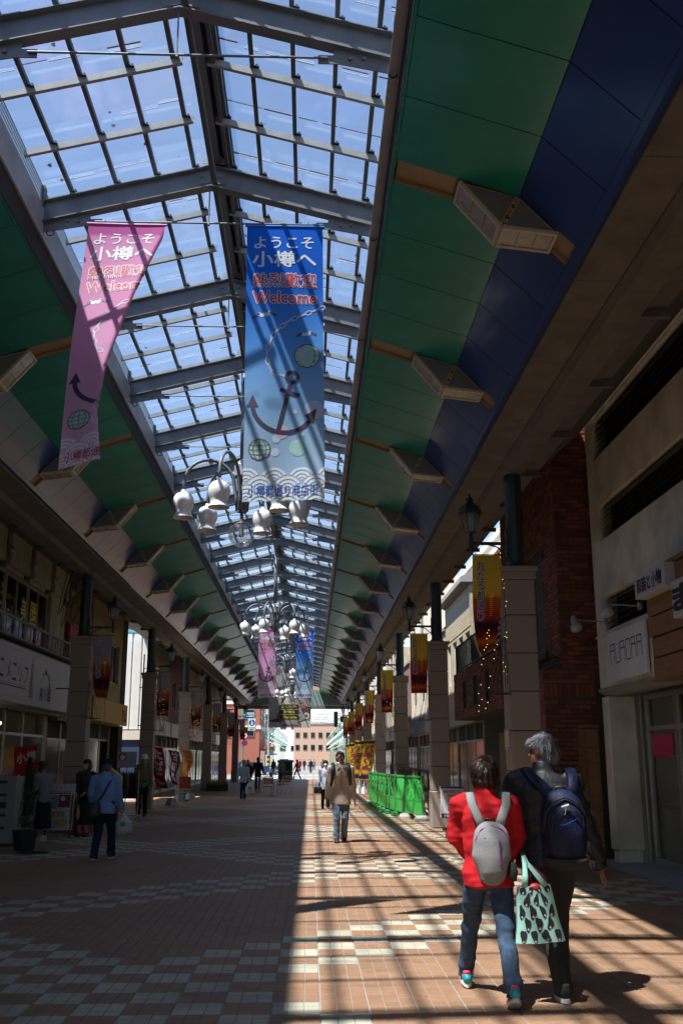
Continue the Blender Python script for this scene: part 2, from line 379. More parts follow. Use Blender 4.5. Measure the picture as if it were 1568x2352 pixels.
    m3 = N(nt, 'ShaderNodeMix', data_type='RGBA'); L(M('MULTIPLY', jn, 0.3), m3.inputs[0]); L(m2.outputs[2], m3.inputs[6]); m3.inputs[7].default_value = (0.36, 0.31, 0.24, 1)
    L(m3.outputs[2], b.inputs['Base Color'])
    b.inputs['Specular IOR Level'].default_value = 0.25
    rr = N(nt, 'ShaderNodeMapRange'); rr.inputs['To Min'].default_value = 0.42; rr.inputs['To Max'].default_value = 0.72; L(nz.outputs['Fac'], rr.inputs['Value']); L(rr.outputs[0], b.inputs['Roughness'])
    bp = N(nt, 'ShaderNodeBump'); bp.inputs['Strength'].default_value = 0.25; bp.inputs['Distance'].default_value = 0.004; L(nz.outputs['Fac'], bp.inputs['Height']); L(bp.outputs[0], b.inputs['Normal'])
    return m
M_tile = tile_material()
M_asphalt = mat('asphalt', (0.21, 0.205, 0.20), 0.85, 0.12, 3, 0.2, 60)
M_ground = mat('earth', (0.16, 0.15, 0.13), 0.9, 0.2, 0.5)

XL, XR = -7.2, 4.62
gm = MB(); gm.add([(-900, -400, -.16), (900, -400, -.16), (900, 1500, -.16), (-900, 1500, -.16)], [(0, 1, 2, 3)])
structure('ground', gm, M_ground)
YT = 27.4
pv = MB(); pv.box(-7.9, XR + .02, -25, 88.0, -.16, -.006)
pave = structure('pavement', pv, M_grout)
fs = MB(); fs.box(-7.4, XR, YT, 87.9, -.0055, 0.0)
part('far_paving', fs, M_tile, pave, stuff=True)
fs = MB(); fs.box(-7.4, XR, -25, 3.3, -.0055, 0.0)
part('near_paving', fs, M_tile, pave, stuff=True)
def tile_geo(w, b=.0035, h=.006):
    a = w / 2; c = a - b
    v = [(-a,-a,-h),(a,-a,-h),(a,a,-h),(-a,a,-h),(-a,-a,-b*.5),(a,-a,-b*.5),(a,a,-b*.5),(-a,a,-b*.5),(-c,-c,0),(c,-c,0),(c,c,0),(-c,c,0)]
    f = [(8,9,10,11)] + [(k,(k+1)%4,4+(k+1)%4,4+k) for k in range(4)] + [(4+k,4+(k+1)%4,8+(k+1)%4,8+k) for k in range(4)]
    return v, f
tv, tf = tile_geo(TILE - .0075)
tmb = MB(); tmb.add(tv, tf); tile_me = tmb.mesh('paving_tile', M_tile)
rest = MB(); R0 = random.Random(3)
ki0, ki1 = int(floor((-7.3 - TX0) / TILE)), int((XR - TX0) / TILE)
kj0, kj1 = int(floor((3.3 - TY0) / TILE)), int((YT - TY0) / TILE)
cand = []
for kj in range(kj0, kj1):
    for ki in range(ki0, ki1):
        x = TX0 + (ki + .5) * TILE; y = TY0 + (kj + .5) * TILE
        cand.append((x, y, ki))
near = sorted([c for c in cand if 6.1 < c[1] and abs(c[0] - c[1] * .031) < c[1] * .336], key=lambda c: c[1])[:300]
ns = set((c[0], c[1]) for c in near)
def tile_pos(x, y, ki):
    # every third joint along the street is wider
    r = ki % 3; dx = (-.0022 if r == 2 else (.0022 if r == 0 else 0))
    return x + dx + R0.uniform(-.0008, .0008), y + R0.uniform(-.0008, .0008), R0.uniform(-.0014, 0)
for x, y, ki in cand:
    p = tile_pos(x, y, ki)
    if (x, y) in ns: link('paving_tile', tile_me, pave, p)
    else: rest.add([(p[0]+a, p[1]+b, p[2]+c) for a, b, c in tv], tf)
part('far_tiles', rest, M_tile, pave, stuff=True)
# concrete aprons in front of the shops
st = MB(); st.box(XR + .03, 6.2, -25, 17.0, -.16, 0.02); st.box(XR + .03, 6.2, 17.02, 88, -.16, 0.012)
structure('shop_apron', st, M_concrete)
mh = MB(); mh.lathe([(0, .006), (.30, .006), (.31, .004), (.31, 0)], (-4.9, 18.7, 0), 24, False)
for k in range(-4, 5): mh.box(-4.9 - sqrt(max(.01, .27**2 - (k*.06)**2)), -4.9 + sqrt(max(.01, .27**2 - (k*.06)**2)), 18.7 + k*.06 - .012, 18.7 + k*.06 + .012, .004, .010)
o = part('manhole_cover', mh, M_black); tag(o, 'dark round manhole cover in the shaded floor left of the man in the blue shirt', 'manhole cover')

# ------------------------------------------------------------------ arcade canopy
CX = -1.195; YA, YB = -22.0, 84.6
canopy = thing('arcade_canopy', 'long steel arcade roof with glazed ridge and green and blue ceiling panels', 'arcade roof', (CX, 0, 0))
HW = 1.905
def zt(dx): return 8.30 - .257 * abs(dx)          # top of the trusses
def mirror(prof, s): return [(s*x, z) for x, z in (prof if s > 0 else prof[::-1])]
TR = [7.5 + 2.8*k for k in range(-10, 28)]
def build_truss():
    m = MB()
    for s in (1, -1):
        e = HW - .012
        m.prism_y(mirror([(0, zt(0)-.26), (e, zt(e)-.26), (e, zt(e)-.012), (0, zt(0)-.012)], s), -.006, .006)
        m.prism_y(mirror([(0, zt(0)-.012), (e, zt(e)-.012), (e, zt(e)), (0, zt(0))], s), -.065, .065)
        m.prism_y(mirror([(0, zt(0)-.272), (e, zt(e)-.272), (e, zt(e)-.26), (0, zt(0)-.26)], s), -.065, .065)
    return m.mesh('truss', M_steel)
truss_me = build_truss()
def gusset(s):
    m = MB()
    m.prism_y(mirror([(1.885, 7.54), (1.36, 7.665), (1.36, 7.60), (1.22, 7.60), (1.22, 7.515), (1.40, 7.515), (1.885, 7.42)], s), -.016, -.004)
    for bx in (1.50, 1.62): m.lathe([(0, .02), (.017, .02), (.02, .012), (.02, 0), (0, 0)], (0, 0, 0), 8); m.v[-40:] = [(s*bx + p[0], -.016 - p[2], 7.565 + p[1]) for p in m.v[-40:]]
    return m.mesh('gusset', M_steel)
def apex_plate():
    m = MB(); m.prism_y([(-.16, 8.06), (0, 8.10), (.16, 8.06), (.16, 8.22), (0, 8.26), (-.16, 8.22)], -.016, -.0075)
    for bx in (-.11, .11): m.lathe([(0, .018), (.017, .018), (.02, .012), (.02, 0), (0, 0)], (0, 0, 0), 8); m.v[-40:] = [(bx + p[0], -.016 - p[2], 8.17 + p[1]) for p in m.v[-40:]]
    return m.mesh('apex_plate', M_steel)
gus = [gusset(1), gusset(-1)]; apx = apex_plate()
m = MB(); m.tube([(-1.3, -.03, 7.56), (1.3, -.03, 7.56)], .011, 8); tie_me = m.mesh('tie_rod', M_steel)
m = MB(); m.tube([(-.01, -.03, 8.03), (-.01, -.03, 7.545)], .008, 6); m.ball((-.01, -.03, 7.54), .018, 6, 4); han_me = m.mesh('hanger_rod', M_steel)
m = MB(); m.prism_y([(-.1, 8.30), (.16, 8.30), (.16, 8.34), (.07, 8.46), (.07, 8.6), (-.05, 8.6), (-.05, 8.42), (-.1, 8.35)], -.075, -.067); rp_me = m.mesh('ridge_plate', M_girder)
hk = MB(); hk.tube([(0, 0, 0), (0, 0, -.03)] + [(.04 - .04*cos(a), 0, -.03 - .04*sin(a)) for a in [pi*k/8 for k in range(1, 11)]], .007, 6)
hook_me = hk.mesh('hook', M_black)
for y in TR:
    t = link('truss', truss_me, canopy, (0, y, 0))
    for g in gus: link('gusset', g, t)
    link('apex_plate', apx, t); link('tie_rod', tie_me, t); link('hanger_rod', han_me, t); link('ridge_plate', rp_me, t)
    for s in (1, -1): link('hook', hook_me, t, (s*1.83, -.05, 7.43))
# purlins following the slope between the trusses
def purlin(s):
    m = MB()
    a, b = .12, 1.90
    for (y0, y1, z0, z1) in ((-.022, .022, .10, .108), (-.022, .022, .035, .043), (-.022, -.016, .043, .10)):
        m.prism_y(mirror([(a, zt(a)+z0), (b, zt(b)+z0), (b, zt(b)+z1), (a, zt(a)+z1)], s), y0, y1)
    return m.mesh('purlin', M_steel_l)
pur = [purlin(1), purlin(-1)]
BARX = (-1.62, -1.12, -.66, -.22, .22, .57, .98, 1.39, 1.77)
cl = MB()
for bx in BARX: cl.box(bx+.02, bx+.07, -.05, .05, zt(bx)+.105, zt(bx)+.115); cl.tube([(bx+.045, -.02, zt(bx)+.11), (bx+.045, -.02, zt(bx)+.15)], .011, 6)
clip_me = cl.mesh('bar_clip', M_black)
y = TR[0]
PUR = []
for y in TR[:-1]:
    for k in range(3):
        yy = y + .10 + k * .9333; PUR.append(yy)
        q = [link('purlin', p, canopy, (0, yy, 0)) for p in pur]
        if yy > 0: link('bar_clip', clip_me, q[0])['kind'] = 'stuff'
for bx in BARX:
    m = MB(); m.box(bx-.022, bx+.022, YA, YB, zt(bx)+.112, zt(bx)+.165); part('glazing_bar', m, M_bar, canopy)
# ridge: two channels, cap and a conduit that runs through the trusses
m = MB(); m.box(.02, .06, YA, YB, 8.31, 8.56); m.box(.02, .11, YA, YB, 8.30, 8.312); m.box(.16, .20, YA, YB, 8.30, 8.56); m.box(-.03, .24, YA, YB, 8.562, 8.60)
part('ridge_beam', m, M_bar, canopy)
m = MB(); m.tube([(.04, YA, 8.09), (.04, YB, 8.09)], .034, 10, True); part('conduit', m, M_bar, canopy, smooth=True)
# glass sheets
edges = sorted(list(BARX) + [-1.99, 1.99])
panes = []
for a, b in zip(edges[:-1], edges[1:]):
    for r in range(len(PUR)-1):
        panes.append((a, b, PUR[r] - .26, PUR[r+1] - .24))
def pane(mb, a, b, y0, y1, tilt=.006):
    n = 1; xs = [a, b] if a*b >= 0 else [a, 0, b]
    vs = []; 
    for x in xs: vs += [(x, y0, zt(x)+.182+tilt), (x, y1, zt(x)+.182)]
    for x in xs: vs += [(x, y0, zt(x)+.188+tilt), (x, y1, zt(x)+.188)]
    k = len(xs); f = []
    for i in range(k-1):
        f += [(2*i, 2*i+1, 2*i+3, 2*i+2), (2*k+2*i, 2*k+2*i+2, 2*k+2*i+3, 2*k+2*i+1)]
    mb.add(vs, f)
vis = sorted([p for p in panes if p[2] > 4.5], key=lambda p: p[2])[:300]; vs_ = set(vis)
restp = MB()
for p in panes:
    if p in vs_:
        m = MB(); pane(m, *p); part('glass_pane', m, M_roofglass, canopy)
    else: pane(restp, *p)
part('far_glass', restp, M_roofglass, canopy, stuff=True)
# rust and sealant lines where the sheets lap
M_rust = mat('rust_line', (0.16, 0.085, 0.05), 0.8, 0.4, 30); M_seal = mat('white_sealant', (0.75, 0.75, 0.75), 0.6, 0.2, 20)
ru = MB(); se = MB(); rr = random.Random(5)
for yy in PUR:
    if yy < 3 or yy > 60: continue
    y0 = yy - .25
    for s in (1, -1):
        x = .25
        while x < 1.9:
            L = rr.uniform(.12, .4); x2 = min(1.92, x+L)
            if rr.random() < (.75 if s > 0 else .12):
                w = rr.uniform(.003, .009); ru.prism_y(mirror([(x, zt(x)+.174), (x2, zt(x2)+.174), (x2, zt(x2)+.180), (x, zt(x)+.180)], s), y0-w, y0+w)
            if rr.random() < .55:
                w = rr.uniform(.003, .008); dy = rr.uniform(.02, .07); se.prism_y(mirror([(x, zt(x)+.174), (x2, zt(x2)+.174), (x2, zt(x2)+.180), (x, zt(x)+.180)], s), y0+dy-w, y0+dy+w)
            x = x2 + rr.uniform(.0, .12)
dr = MB()
for k in range(110):
    x_, y_ = rr.uniform(-1.85, 1.85), rr.uniform(5.5, 34); r_ = rr.uniform(.006, .028)
    dr.add([(x_+r_*cos(a)*(1+.4*sin(3*a+k)), y_+r_*1.5*sin(a), zt(x_)+.1925-.257*(abs(x_+r_*cos(a)*(1+.4*sin(3*a+k)))-abs(x_))) for a in [2*pi*i/9 for i in range(9)]], [tuple(range(9))])
part('droppings', dr, M_seal, canopy, stuff=True)
part('rust_streaks', ru, M_rust, canopy, stuff=True); part('sealant_lines', se, M_seal, canopy, stuff=True)
# girders, louvres, eaves
for s in (1, -1):
    for k in range(len(TR)-1):
        y0, y1 = TR[k]+.004, TR[k+1]-.004
        m = MB(); m.prism_y(mirror([(1.905, 7.40), (1.935, 7.40), (1.935, 7.76), (1.905, 7.76)], s), y0, y1)
        m.prism_y(mirror([(1.83, 7.388), (1.935, 7.388), (1.935, 7.40), (1.83, 7.40)], s), y0, y1) if s > 0 else None
        part('girder', m, M_girder, canopy)
        if y1 > 3:
            m = MB()
            for q in range(5):
                z = 7.78 + q*.048
                m.prism_y(mirror([(1.90, z), (1.93, z+.03), (1.935, z+.036), (1.905, z+.006)], s), y0+.05, y1-.05)
            m.box(min(s*1.89, s*1.94), max(s*1.89, s*1.94), y0, y0+.05, 7.762, 8.0); m.box(min(s*1.89, s*1.94), max(s*1.89, s*1.94), y1-.05, y1, 7.762, 8.0)
            part('louvre', m, M_bar, canopy)
    m = MB(); m.prism_y(mirror([(1.93, 7.10), (1.96, 7.10), (1.96, 7.40), (1.93, 7.40)], s), YA, YB); part('felt_strip', m, M_blackstrip, canopy)
    m = MB(); m.prism_y(mirror([(1.96, 7.77), (2.1, 7.78), (5.0, 6.78), (5.0, 6.68), (3.75, 6.60), (3.2, 6.80), (1.98, 7.2), (1.97, 7.4)], s), YA, YB); part('roof_deck', m, M_soff, canopy)
m = MB(); m.prism_y(mirror([(6.36, 7.0), (8.0, 7.35), (8.0, 7.45), (6.36, 7.1)], -1), 38.3, 43.0); part('side_shade_roof', m, M_soff, canopy)  # added roof over the left gap, only to keep sun off flags and floor
for (ya, yb) in ((YA, YB),):
    m = MB(); m.prism_y(mirror([(5.003, 6.60), (6.35, 6.95), (6.35, 7.05), (5.003, 6.75)], -1), ya, yb); part('side_shade_roof', m, M_soff, canopy)
m = MB(); m.prism_y([(5.003, 6.44), (6.03, 7.35), (6.03, 7.45), (5.003, 6.66)], YA, 17.04); part('side_shade_roof', m, M_soff, canopy)
m = MB(); m.prism_y([(5.003, 6.44), (5.47, 6.9), (5.47, 7.0), (5.003, 6.66)], 17.06, 30.2); part('side_shade_roof', m, M_soff, canopy)  # added strip of roof, closes the gap so the bricks stay in shade
# ceiling panels, ribs
RIB0, RIBP, RIBW = 8.25, 4.1, .36
def lerp2(a, b, t): return (a[0]+(b[0]-a[0])*t, a[1]+(b[1]-a[1])*t)
G0, G1, B1 = (1.935, 7.09), (3.11, 6.707), (3.615, 6.205)
def strip(a, b, y0, y1, s, up=0.0, th=.02):
    nx, nz = (a[1]-b[1]), (b[0]-a[0]); L = math.hypot(nx, nz); nx, nz = nx/L, nz/L
    q = [(a[0]+nx*up, a[1]+nz*up), (b[0]+nx*up, b[1]+nz*up), (b[0]+nx*(up+th), b[1]+nz*(up+th)), (a[0]+nx*(up+th), a[1]+nz*(up+th))]
    m = MB(); m.prism_y(mirror(q, s), y0, y1); return m
RIBS = [RIB0 + RIBP*k for k in range(-7, 19)]
PW = (RIBP - RIBW) / 4
for s in (1, -1):
    gme = strip((1.965, 7.08), lerp2(G0, G1, .997), .006, PW-.006, s).mesh('green_panel', M_green)
    eme = strip(G0, (1.96, 7.082), 0, RIBP, s).mesh('green_trim', M_green)
    bme = strip(lerp2(G1, B1, .006), B1, .006, PW-.006, s).mesh('blue_panel', M_blue)
    t1 = strip(lerp2(G0, G1, .03), G1, .002, RIBW-.002, s, .05, .02); t1.prism_y(mirror([(1.97, 7.08), (3.10, 6.71), (3.10, 6.75), (1.97, 7.13)], s), RIBW-.012, RIBW); rme = t1.mesh('rib', M_tan)
    t2 = strip(G1, B1, .002, RIBW-.002, s, .05, .02); t2.prism_y(mirror([(3.12, 6.70), (3.61, 6.21), (3.645, 6.245), (3.155, 6.735)], s), RIBW-.012, RIBW); rbe = t2.mesh('rib', M_tan)
    for y in RIBS:
        link('green_trim', eme, canopy, (0, y, 0))
        link('rib', rme, canopy, (0, y, 0)); link('rib', rbe, canopy, (0, y, 0))
        for k in range(4):
            yy = y + RIBW + k*PW
            link('green_panel', gme, canopy, (0, yy, 0)); link('blue_panel', bme, canopy, (0, yy, 0))
    m = MB(); m.prism_y(mirror([(3.617, 6.203), (3.66, 6.16), (3.72, 6.16), (3.72, 6.3), (3.66, 6.25)], s), YA, YB); part('eaves_lip', m, M_blue, canopy)
    y = YA
    sme = MB(); sme.prism_y(mirror([(3.722, 6.12), (4.16, 6.12), (4.16, 6.22), (3.722, 6.22)], s), 0, 2.04); sme = sme.mesh('soffit_panel', M_soff)
    s2 = MB(); s2.prism_y(mirror([(4.162, 6.10), (4.22, 6.02), (4.55, 6.02), (4.60, 6.10), (4.60, 6.28), (4.162, 6.28)], s), 0, 2.045); s2 = s2.mesh('gutter_section', M_soff)
    s3 = MB(); s3.prism_y(mirror([(4.602, 6.26), (4.98, 6.30), (4.98, 6.38), (4.602, 6.34)], s), 0, 2.04); s3.box(min(s*4.602, s*5.0), max(s*4.602, s*5.0), .9, .96, 6.18, 6.26); s3 = s3.mesh('eaves_board', M_soff)
    while y < YB - 2:
        link('soffit_panel', sme, canopy, (0, y, 0)); link('gutter_section', s2, canopy, (0, y, 0)); link('eaves_board', s3, canopy, (0, y, 0)); y += 2.05
# end arch over the far mouth of the arcade
m = MB()
top = [(-4.9, 6.1)] + [(4.9*cos(a), 6.1 + 1.25*sin(a)) for a in [pi - pi*k/16 for k in range(1, 16)]] + [(4.9, 6.1)]
m.prism_y(([(-4.9, 6.02)] + top + [(4.9, 6.02)])[::-1], 84.7, 84.9)
part('end_arch', m, mat('end_arch_panel', (0.20, 0.30, 0.29), 0.4, 0.1), canopy)
m = MB(); m.box(-5.0, 5.0, 84.65, 84.95, 5.72, 6.0); part('end_beam', m, M_soff, canopy)

# ------------------------------------------------------------------ diamond shaped ceiling lights
def diamond(s):
    r = bpy.data.objects.new('ceiling_light', None); COL.objects.link(r)
    L, A, R, B = (2.554, 6.875), (3.11, 6.73), (3.463, 6.345), (2.936, 6.408)
    D = .36; y0 = 0
    def mir(p): return [(s*x, z) for x, z in (p if s > 0 else p[::-1])]
    def lp(a, b, t): return lerp2(a, b, t)
    m = MB(); m.prism_y(mir([L, B, R, A]), .03, D-.02); body = part('housing', m, M_frame_w, r)
    cen = ((L[0]+A[0]+R[0]+B[0])/4, (L[1]+A[1]+R[1]+B[1])/4)
    for tri in ((L, A, B), (A, R, B)):
        g = (sum(p[0] for p in tri)/3, sum(p[1] for p in tri)/3)
        q = [lp(p, g, .17) for p in tri]; m = MB(); m.prism_y(mir(q[::-1]), .018, .032); part('perforated_face', m, M_mesh_grey, r)
    # coloured squares down the middle strip and on the lower edge
    mid = MB(); mid2 = MB()
    for k in range(5):
        p = lp(A, B, .16 + .17*k); w = .018
        (mid if k % 2 == 0 else mid2).box(s*p[0]-w, s*p[0]+w, .012, .031, p[1]-w, p[1]+w)
    part('amber_squares', mid, M_amber, r); part('green_squares', mid2, M_gsq, r)
    # two glazed undersides, three panes each, with frames
    for a, b in ((L, B), (B, R)):
        nx, nz = (b[1]-a[1]), -(b[0]-a[0]); ln = math.hypot(nx, nz); nx, nz = nx/ln, nz/ln
        def face(t0, t1, ya, yb, o0, o1):
            p0, p1 = lp(a, b, t0), lp(a, b, t1)
            q = [(p0[0]+nx*o0, p0[1]+nz*o0), (p1[0]+nx*o0, p1[1]+nz*o0), (p1[0]+nx*o1, p1[1]+nz*o1), (p0[0]+nx*o1, p0[1]+nz*o1)]
            k = MB(); k.prism_y(mir(q), ya, yb); return k
        fr = MB()
        for t in ((.01, .99, .0, .04), (.01, .99, D-.04, D), (.01, .05, .041, D-.041), (.94, .99, .041, D-.041), (.335, .345, .041, D-.041), (.645, .655, .041, D-.041)):
            fr2 = face(t[0], t[1], t[2], t[3], -.012, .022); fr.add(fr2.v, fr2.f)
        part('pane_frame', fr, M_frame_w, r)
        for t0, t1 in ((.055, .33), (.35, .64), (.66, .935)):
            part('pane', face(t0, t1, .045, D-.045, -.004, .008), M_pane_f, r)
    return r
nR = 0
for s, side in ((1, 'right'), (-1, 'left')):
    base = diamond(s); base['category'] = 'ceiling light'; base['group'] = 'diamond shaped ceiling lights along the arcade'
    k = 0
    for y in RIBS:
        if y < 4: continue
        if s < 0 and y < 12: continue
        o = base if k == 0 else dup(base)
        o.location = (CX, y - .005, 0)
        o['label'] = 'diamond shaped ceiling light, %s from the camera in the row on the %s ceiling' % (ORD[k], side)
        k += 1

# ------------------------------------------------------------------ pillars
PR = [4.6, 15.0, 25.0, 35.6, 46.2, 56.8, 67.2, 77.6]
PL = [13.8, 24.2, 34.6, 44.6, 54.8, 65.0, 75.4]
PWID = .46
def make_pillar():
    r = bpy.data.objects.new('stone_pillar', None); COL.objects.link(r); h = PWID/2
    m = MB(); m.box(-h+.02, h-.02, -h+.02, h-.02, 0, 4.4); part('core', m, M_joint, r)
    m = MB(); m.bbox(-h-.028, h+.028, -h-.028, h+.028, 0, .86, .022); part('base_block', m, M_stone, r)
    z = [.86, 1.44, 2.02, 2.60, 3.17, 3.75, 4.30]
    for a, b in zip(z[:-1], z[1:]):
        m = MB(); m.bbox(-h, h, -h, h, a+.007, b-.007, .012); part('stone_block', m, M_stone, r)
    m = MB(); m.bbox(-h-.022, h+.022, -h-.022, h+.022, 4.30, 4.42, .008); m.bbox(-h-.05, h+.05, -h-.05, h+.05, 4.421, 4.50, .008); part('capital', m, M_stone, r)
    m = MB(); m.lathe([(.185, 4.50), (.185, 4.53), (.150, 4.56), (.137, 4.60), (.137, 6.14), (.16, 6.17), (.20, 6.20), (.20, 6.30), (0, 6.30)], (0, 0, 0), 12, False); part('steel_post', m, M_dgreen, r)
    return r
pil = make_pillar(); pil['category'] = 'pillar'; pil['group'] = 'stone pillars along both sides of the arcade'
first = True
pillars = []
for s, ys, nm in ((1, PR, 'right'), (-1, PL, 'left')):
    xi = 2.97 if s > 0 else -5.30
    k = 0
    for y in ys:
        if s > 0 and y < 10 or s < 0 and y < 20: vis_ = False
        else: vis_ = True
        o = pil if first else dup(pil)
        first = False
        o.location = (xi + s*PWID/2, y + PWID/2, 0)
        if vis_: o['label'] = 'pinkish stone pillar with dark green iron post, %s from the camera on the %s side' % (ORD[k], nm); k += 1
        else: o['label'] = 'stone pillar standing outside the picture on the %s side near the camera' % nm
        pillars.append((s, y, xi, vis_, k))

# ------------------------------------------------------------------ lanterns on brackets, street banners, fairy lights
def make_lantern(s):
    r = bpy.data.objects.new('lantern', None); COL.objects.link(r)
    # local: origin at post axis, arm runs towards the arcade (-s x)
    d = -s
    m = MB(); m.beam((d*.13, 0, 0), (d*.70, 0, 0), .035, .05); m.box(min(d*.10, d*.15), max(d*.10, d*.15), -.05, .05, -.22, .22)
    m.tube([(d*.70, 0, -.09), (d*.70, 0, -.03), (d*.70, 0, .16)], [.03, .045, .028], 8); m.ball((d*.70, 0, -.10), .034, 8, 5)
    m.tube([(d*.15, 0, -.18), (d*.28, 0, -.06), (d*.42, 0, -.02)], .012, 6)
    part('bracket', m, M_dgreen, r)
    cx = d*.70
    m = MB(); m.loft([(cx, 0, .155), (cx, 0, .17), (cx, 0, .185)], [.055, .085, .085], 6)
    for k in range(6):
        a = 2*pi*k/6; m.beam((cx+.085*cos(a), .085*sin(a), .18), (cx+.155*cos(a), .155*sin(a), .475), .014, .014, up=(cos(a+1.57), sin(a+1.57), 0))
    m.lathe([(.165, .47), (.165, .49)], (cx, 0, 0), 6)
    part('cage', m, M_dgreen, r)
    m = MB(); m.lathe([(.080, .187), (.150, .468)], (cx, 0, 0), 6, False); part('lamp_glass', m, M_lampglass, r)
    m = MB(); m.tube([(cx, 0, .187), (cx, 0, .33)], .022, 8); m.tube([(cx, 0, .33), (cx, 0, .43)], [.03, .03], 8); part('lamp_holder', m, M_white, r)
    m = MB(); m.lathe([(.205, .488), (.195, .51), (.145, .60), (.06, .66), (.05, .69), (.075, .70), (.05, .73), (.02, .75), (.02, .77)], (cx, 0, 0), 6); m.ball((cx, 0, .785), .025, 6, 5); part('lantern_roof', m, M_dgreen, r)
    return r
def grad_mat(name, stops, transl=.35):
    m = bpy.data.materials.new(name); m.use_nodes = True; nt = m.node_tree; b = nt.nodes['Principled BSDF']
    uv = N(nt, 'ShaderNodeUVMap'); sp = N(nt, 'ShaderNodeSeparateXYZ'); nt.links.new(uv.outputs[0], sp.inputs[0])
    rp = N(nt, 'ShaderNodeValToRGB'); e = rp.color_ramp.elements
    e[0].position, e[0].color = stops[0][0], (*stops[0][1], 1); e[1].position, e[1].color = stops[-1][0], (*stops[-1][1], 1)
    for p, c in stops[1:-1]: q = e.new(p); q.color = (*c, 1)
    nt.links.new(sp.outputs[1], rp.inputs[0])
    nz = N(nt, 'ShaderNodeTexNoise'); nz.inputs['Scale'].default_value = 400; tc = N(nt, 'ShaderNodeTexCoord'); nt.links.new(tc.outputs['Object'], nz.inputs['Vector'])
    mx = N(nt, 'ShaderNodeMix', data_type='RGBA', blend_type='MULTIPLY'); mx.inputs[0].default_value = .05; nt.links.new(rp.outputs[0], mx.inputs[6]); nt.links.new(nz.outputs['Color'], mx.inputs[7])
    nt.links.new(mx.outputs[2], b.inputs['Base Color']); b.inputs['Roughness'].default_value = .55; b.inputs['Specular IOR Level'].default_value = .08
    if transl:
        tr = N(nt, 'ShaderNodeBsdfTranslucent'); nt.links.new(mx.outputs[2], tr.inputs[0]); ms = N(nt, 'ShaderNodeMixShader'); ms.inputs[0].default_value = transl
        nt.links.new(b.outputs[0], ms.inputs[1]); nt.links.new(tr.outputs[0], ms.inputs[2]); nt.links.new(ms.outputs[0], nt.nodes['Material Output'].inputs['Surface'])
    return m, rp, sp, mx
def cloth(fn, W, H, nu, nv, m, name, parent, th=.002):
    """a sheet mapped by fn(u, v), u 0..W, v 0..H from the bottom, with UVs"""
    vs = [fn(W*i/nu, H*j/nv, 0.0) for j in range(nv+1) for i in range(nu+1)]
    fs = [(j*(nu+1)+i, j*(nu+1)+i+1, (j+1)*(nu+1)+i+1, (j+1)*(nu+1)+i) for j in range(nv) for i in range(nu)]
    me = bpy.data.meshes.new(name); me.from_pydata([tuple(v) for v in vs], [], fs); me.materials.append(m)
    uvl = me.uv_layers.new(name='UVMap')
    for lp in me.loops:
        i = lp.vertex_index; uvl.data[lp.index].uv = ((i % (nu+1))/nu, (i//(nu+1))/nv)
    me.polygons.foreach_set('use_smooth', [True]*len(me.polygons)); me.update()
    return link(name, me, parent)
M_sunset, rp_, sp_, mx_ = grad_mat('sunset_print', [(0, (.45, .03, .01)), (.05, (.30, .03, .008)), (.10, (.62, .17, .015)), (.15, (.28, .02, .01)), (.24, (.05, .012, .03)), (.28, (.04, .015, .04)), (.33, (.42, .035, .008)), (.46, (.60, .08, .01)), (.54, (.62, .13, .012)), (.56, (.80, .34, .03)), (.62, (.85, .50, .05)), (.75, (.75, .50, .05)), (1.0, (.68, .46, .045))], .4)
M_sunset_l, rpl_, *_ = grad_mat('sky_grey_sunset_print', [(0, (.25, .02, .01)), (.10, (.30, .07, .01)), (.15, (.10, .012, .012)), (.27, (.03, .012, .03)), (.33, (.25, .03, .01)), (.50, (.42, .08, .02)), (.56, (.55, .22, .08)), (.66, (.34, .28, .30)), (1.0, (.30, .29, .34))], .4)  # left banners: reflected sky on the reverse side put into the grey top
# sparks in the lower fire band
nt = M_sunset.node_tree
vz = N(nt, 'ShaderNodeTexNoise'); vz.inputs['Scale'].default_value = 14; vz.inputs['Detail'].default_value = 6
tcu = N(nt, 'ShaderNodeUVMap'); mpu = N(nt, 'ShaderNodeMapping'); mpu.inputs['Scale'].default_value = (.45, 1.5, 1); nt.links.new(tcu.outputs[0], mpu.inputs[0]); nt.links.new(mpu.outputs[0], vz.inputs['Vector'])
ma = N(nt, 'ShaderNodeMath', operation='MULTIPLY_ADD'); ma.inputs[1].default_value = .13; nt.links.new(vz.outputs['Fac'], ma.inputs[0]); 
mb_ = N(nt, 'ShaderNodeMath', operation='SUBTRACT'); nt.links.new(sp_.outputs[1], mb_.inputs[0]); mb_.inputs[1].default_value = .065
nt.links.new(mb_.outputs[0], ma.inputs[2]); nt.links.new(ma.outputs[0], rp_.inputs[0])
M_sunspot = mat('sun_glow_print', (.85, .62, .10), .55, .1, translucent=.4)
M_whiteink = mat('white_ink', (.78, .78, .80), .55, .03, translucent=.35)
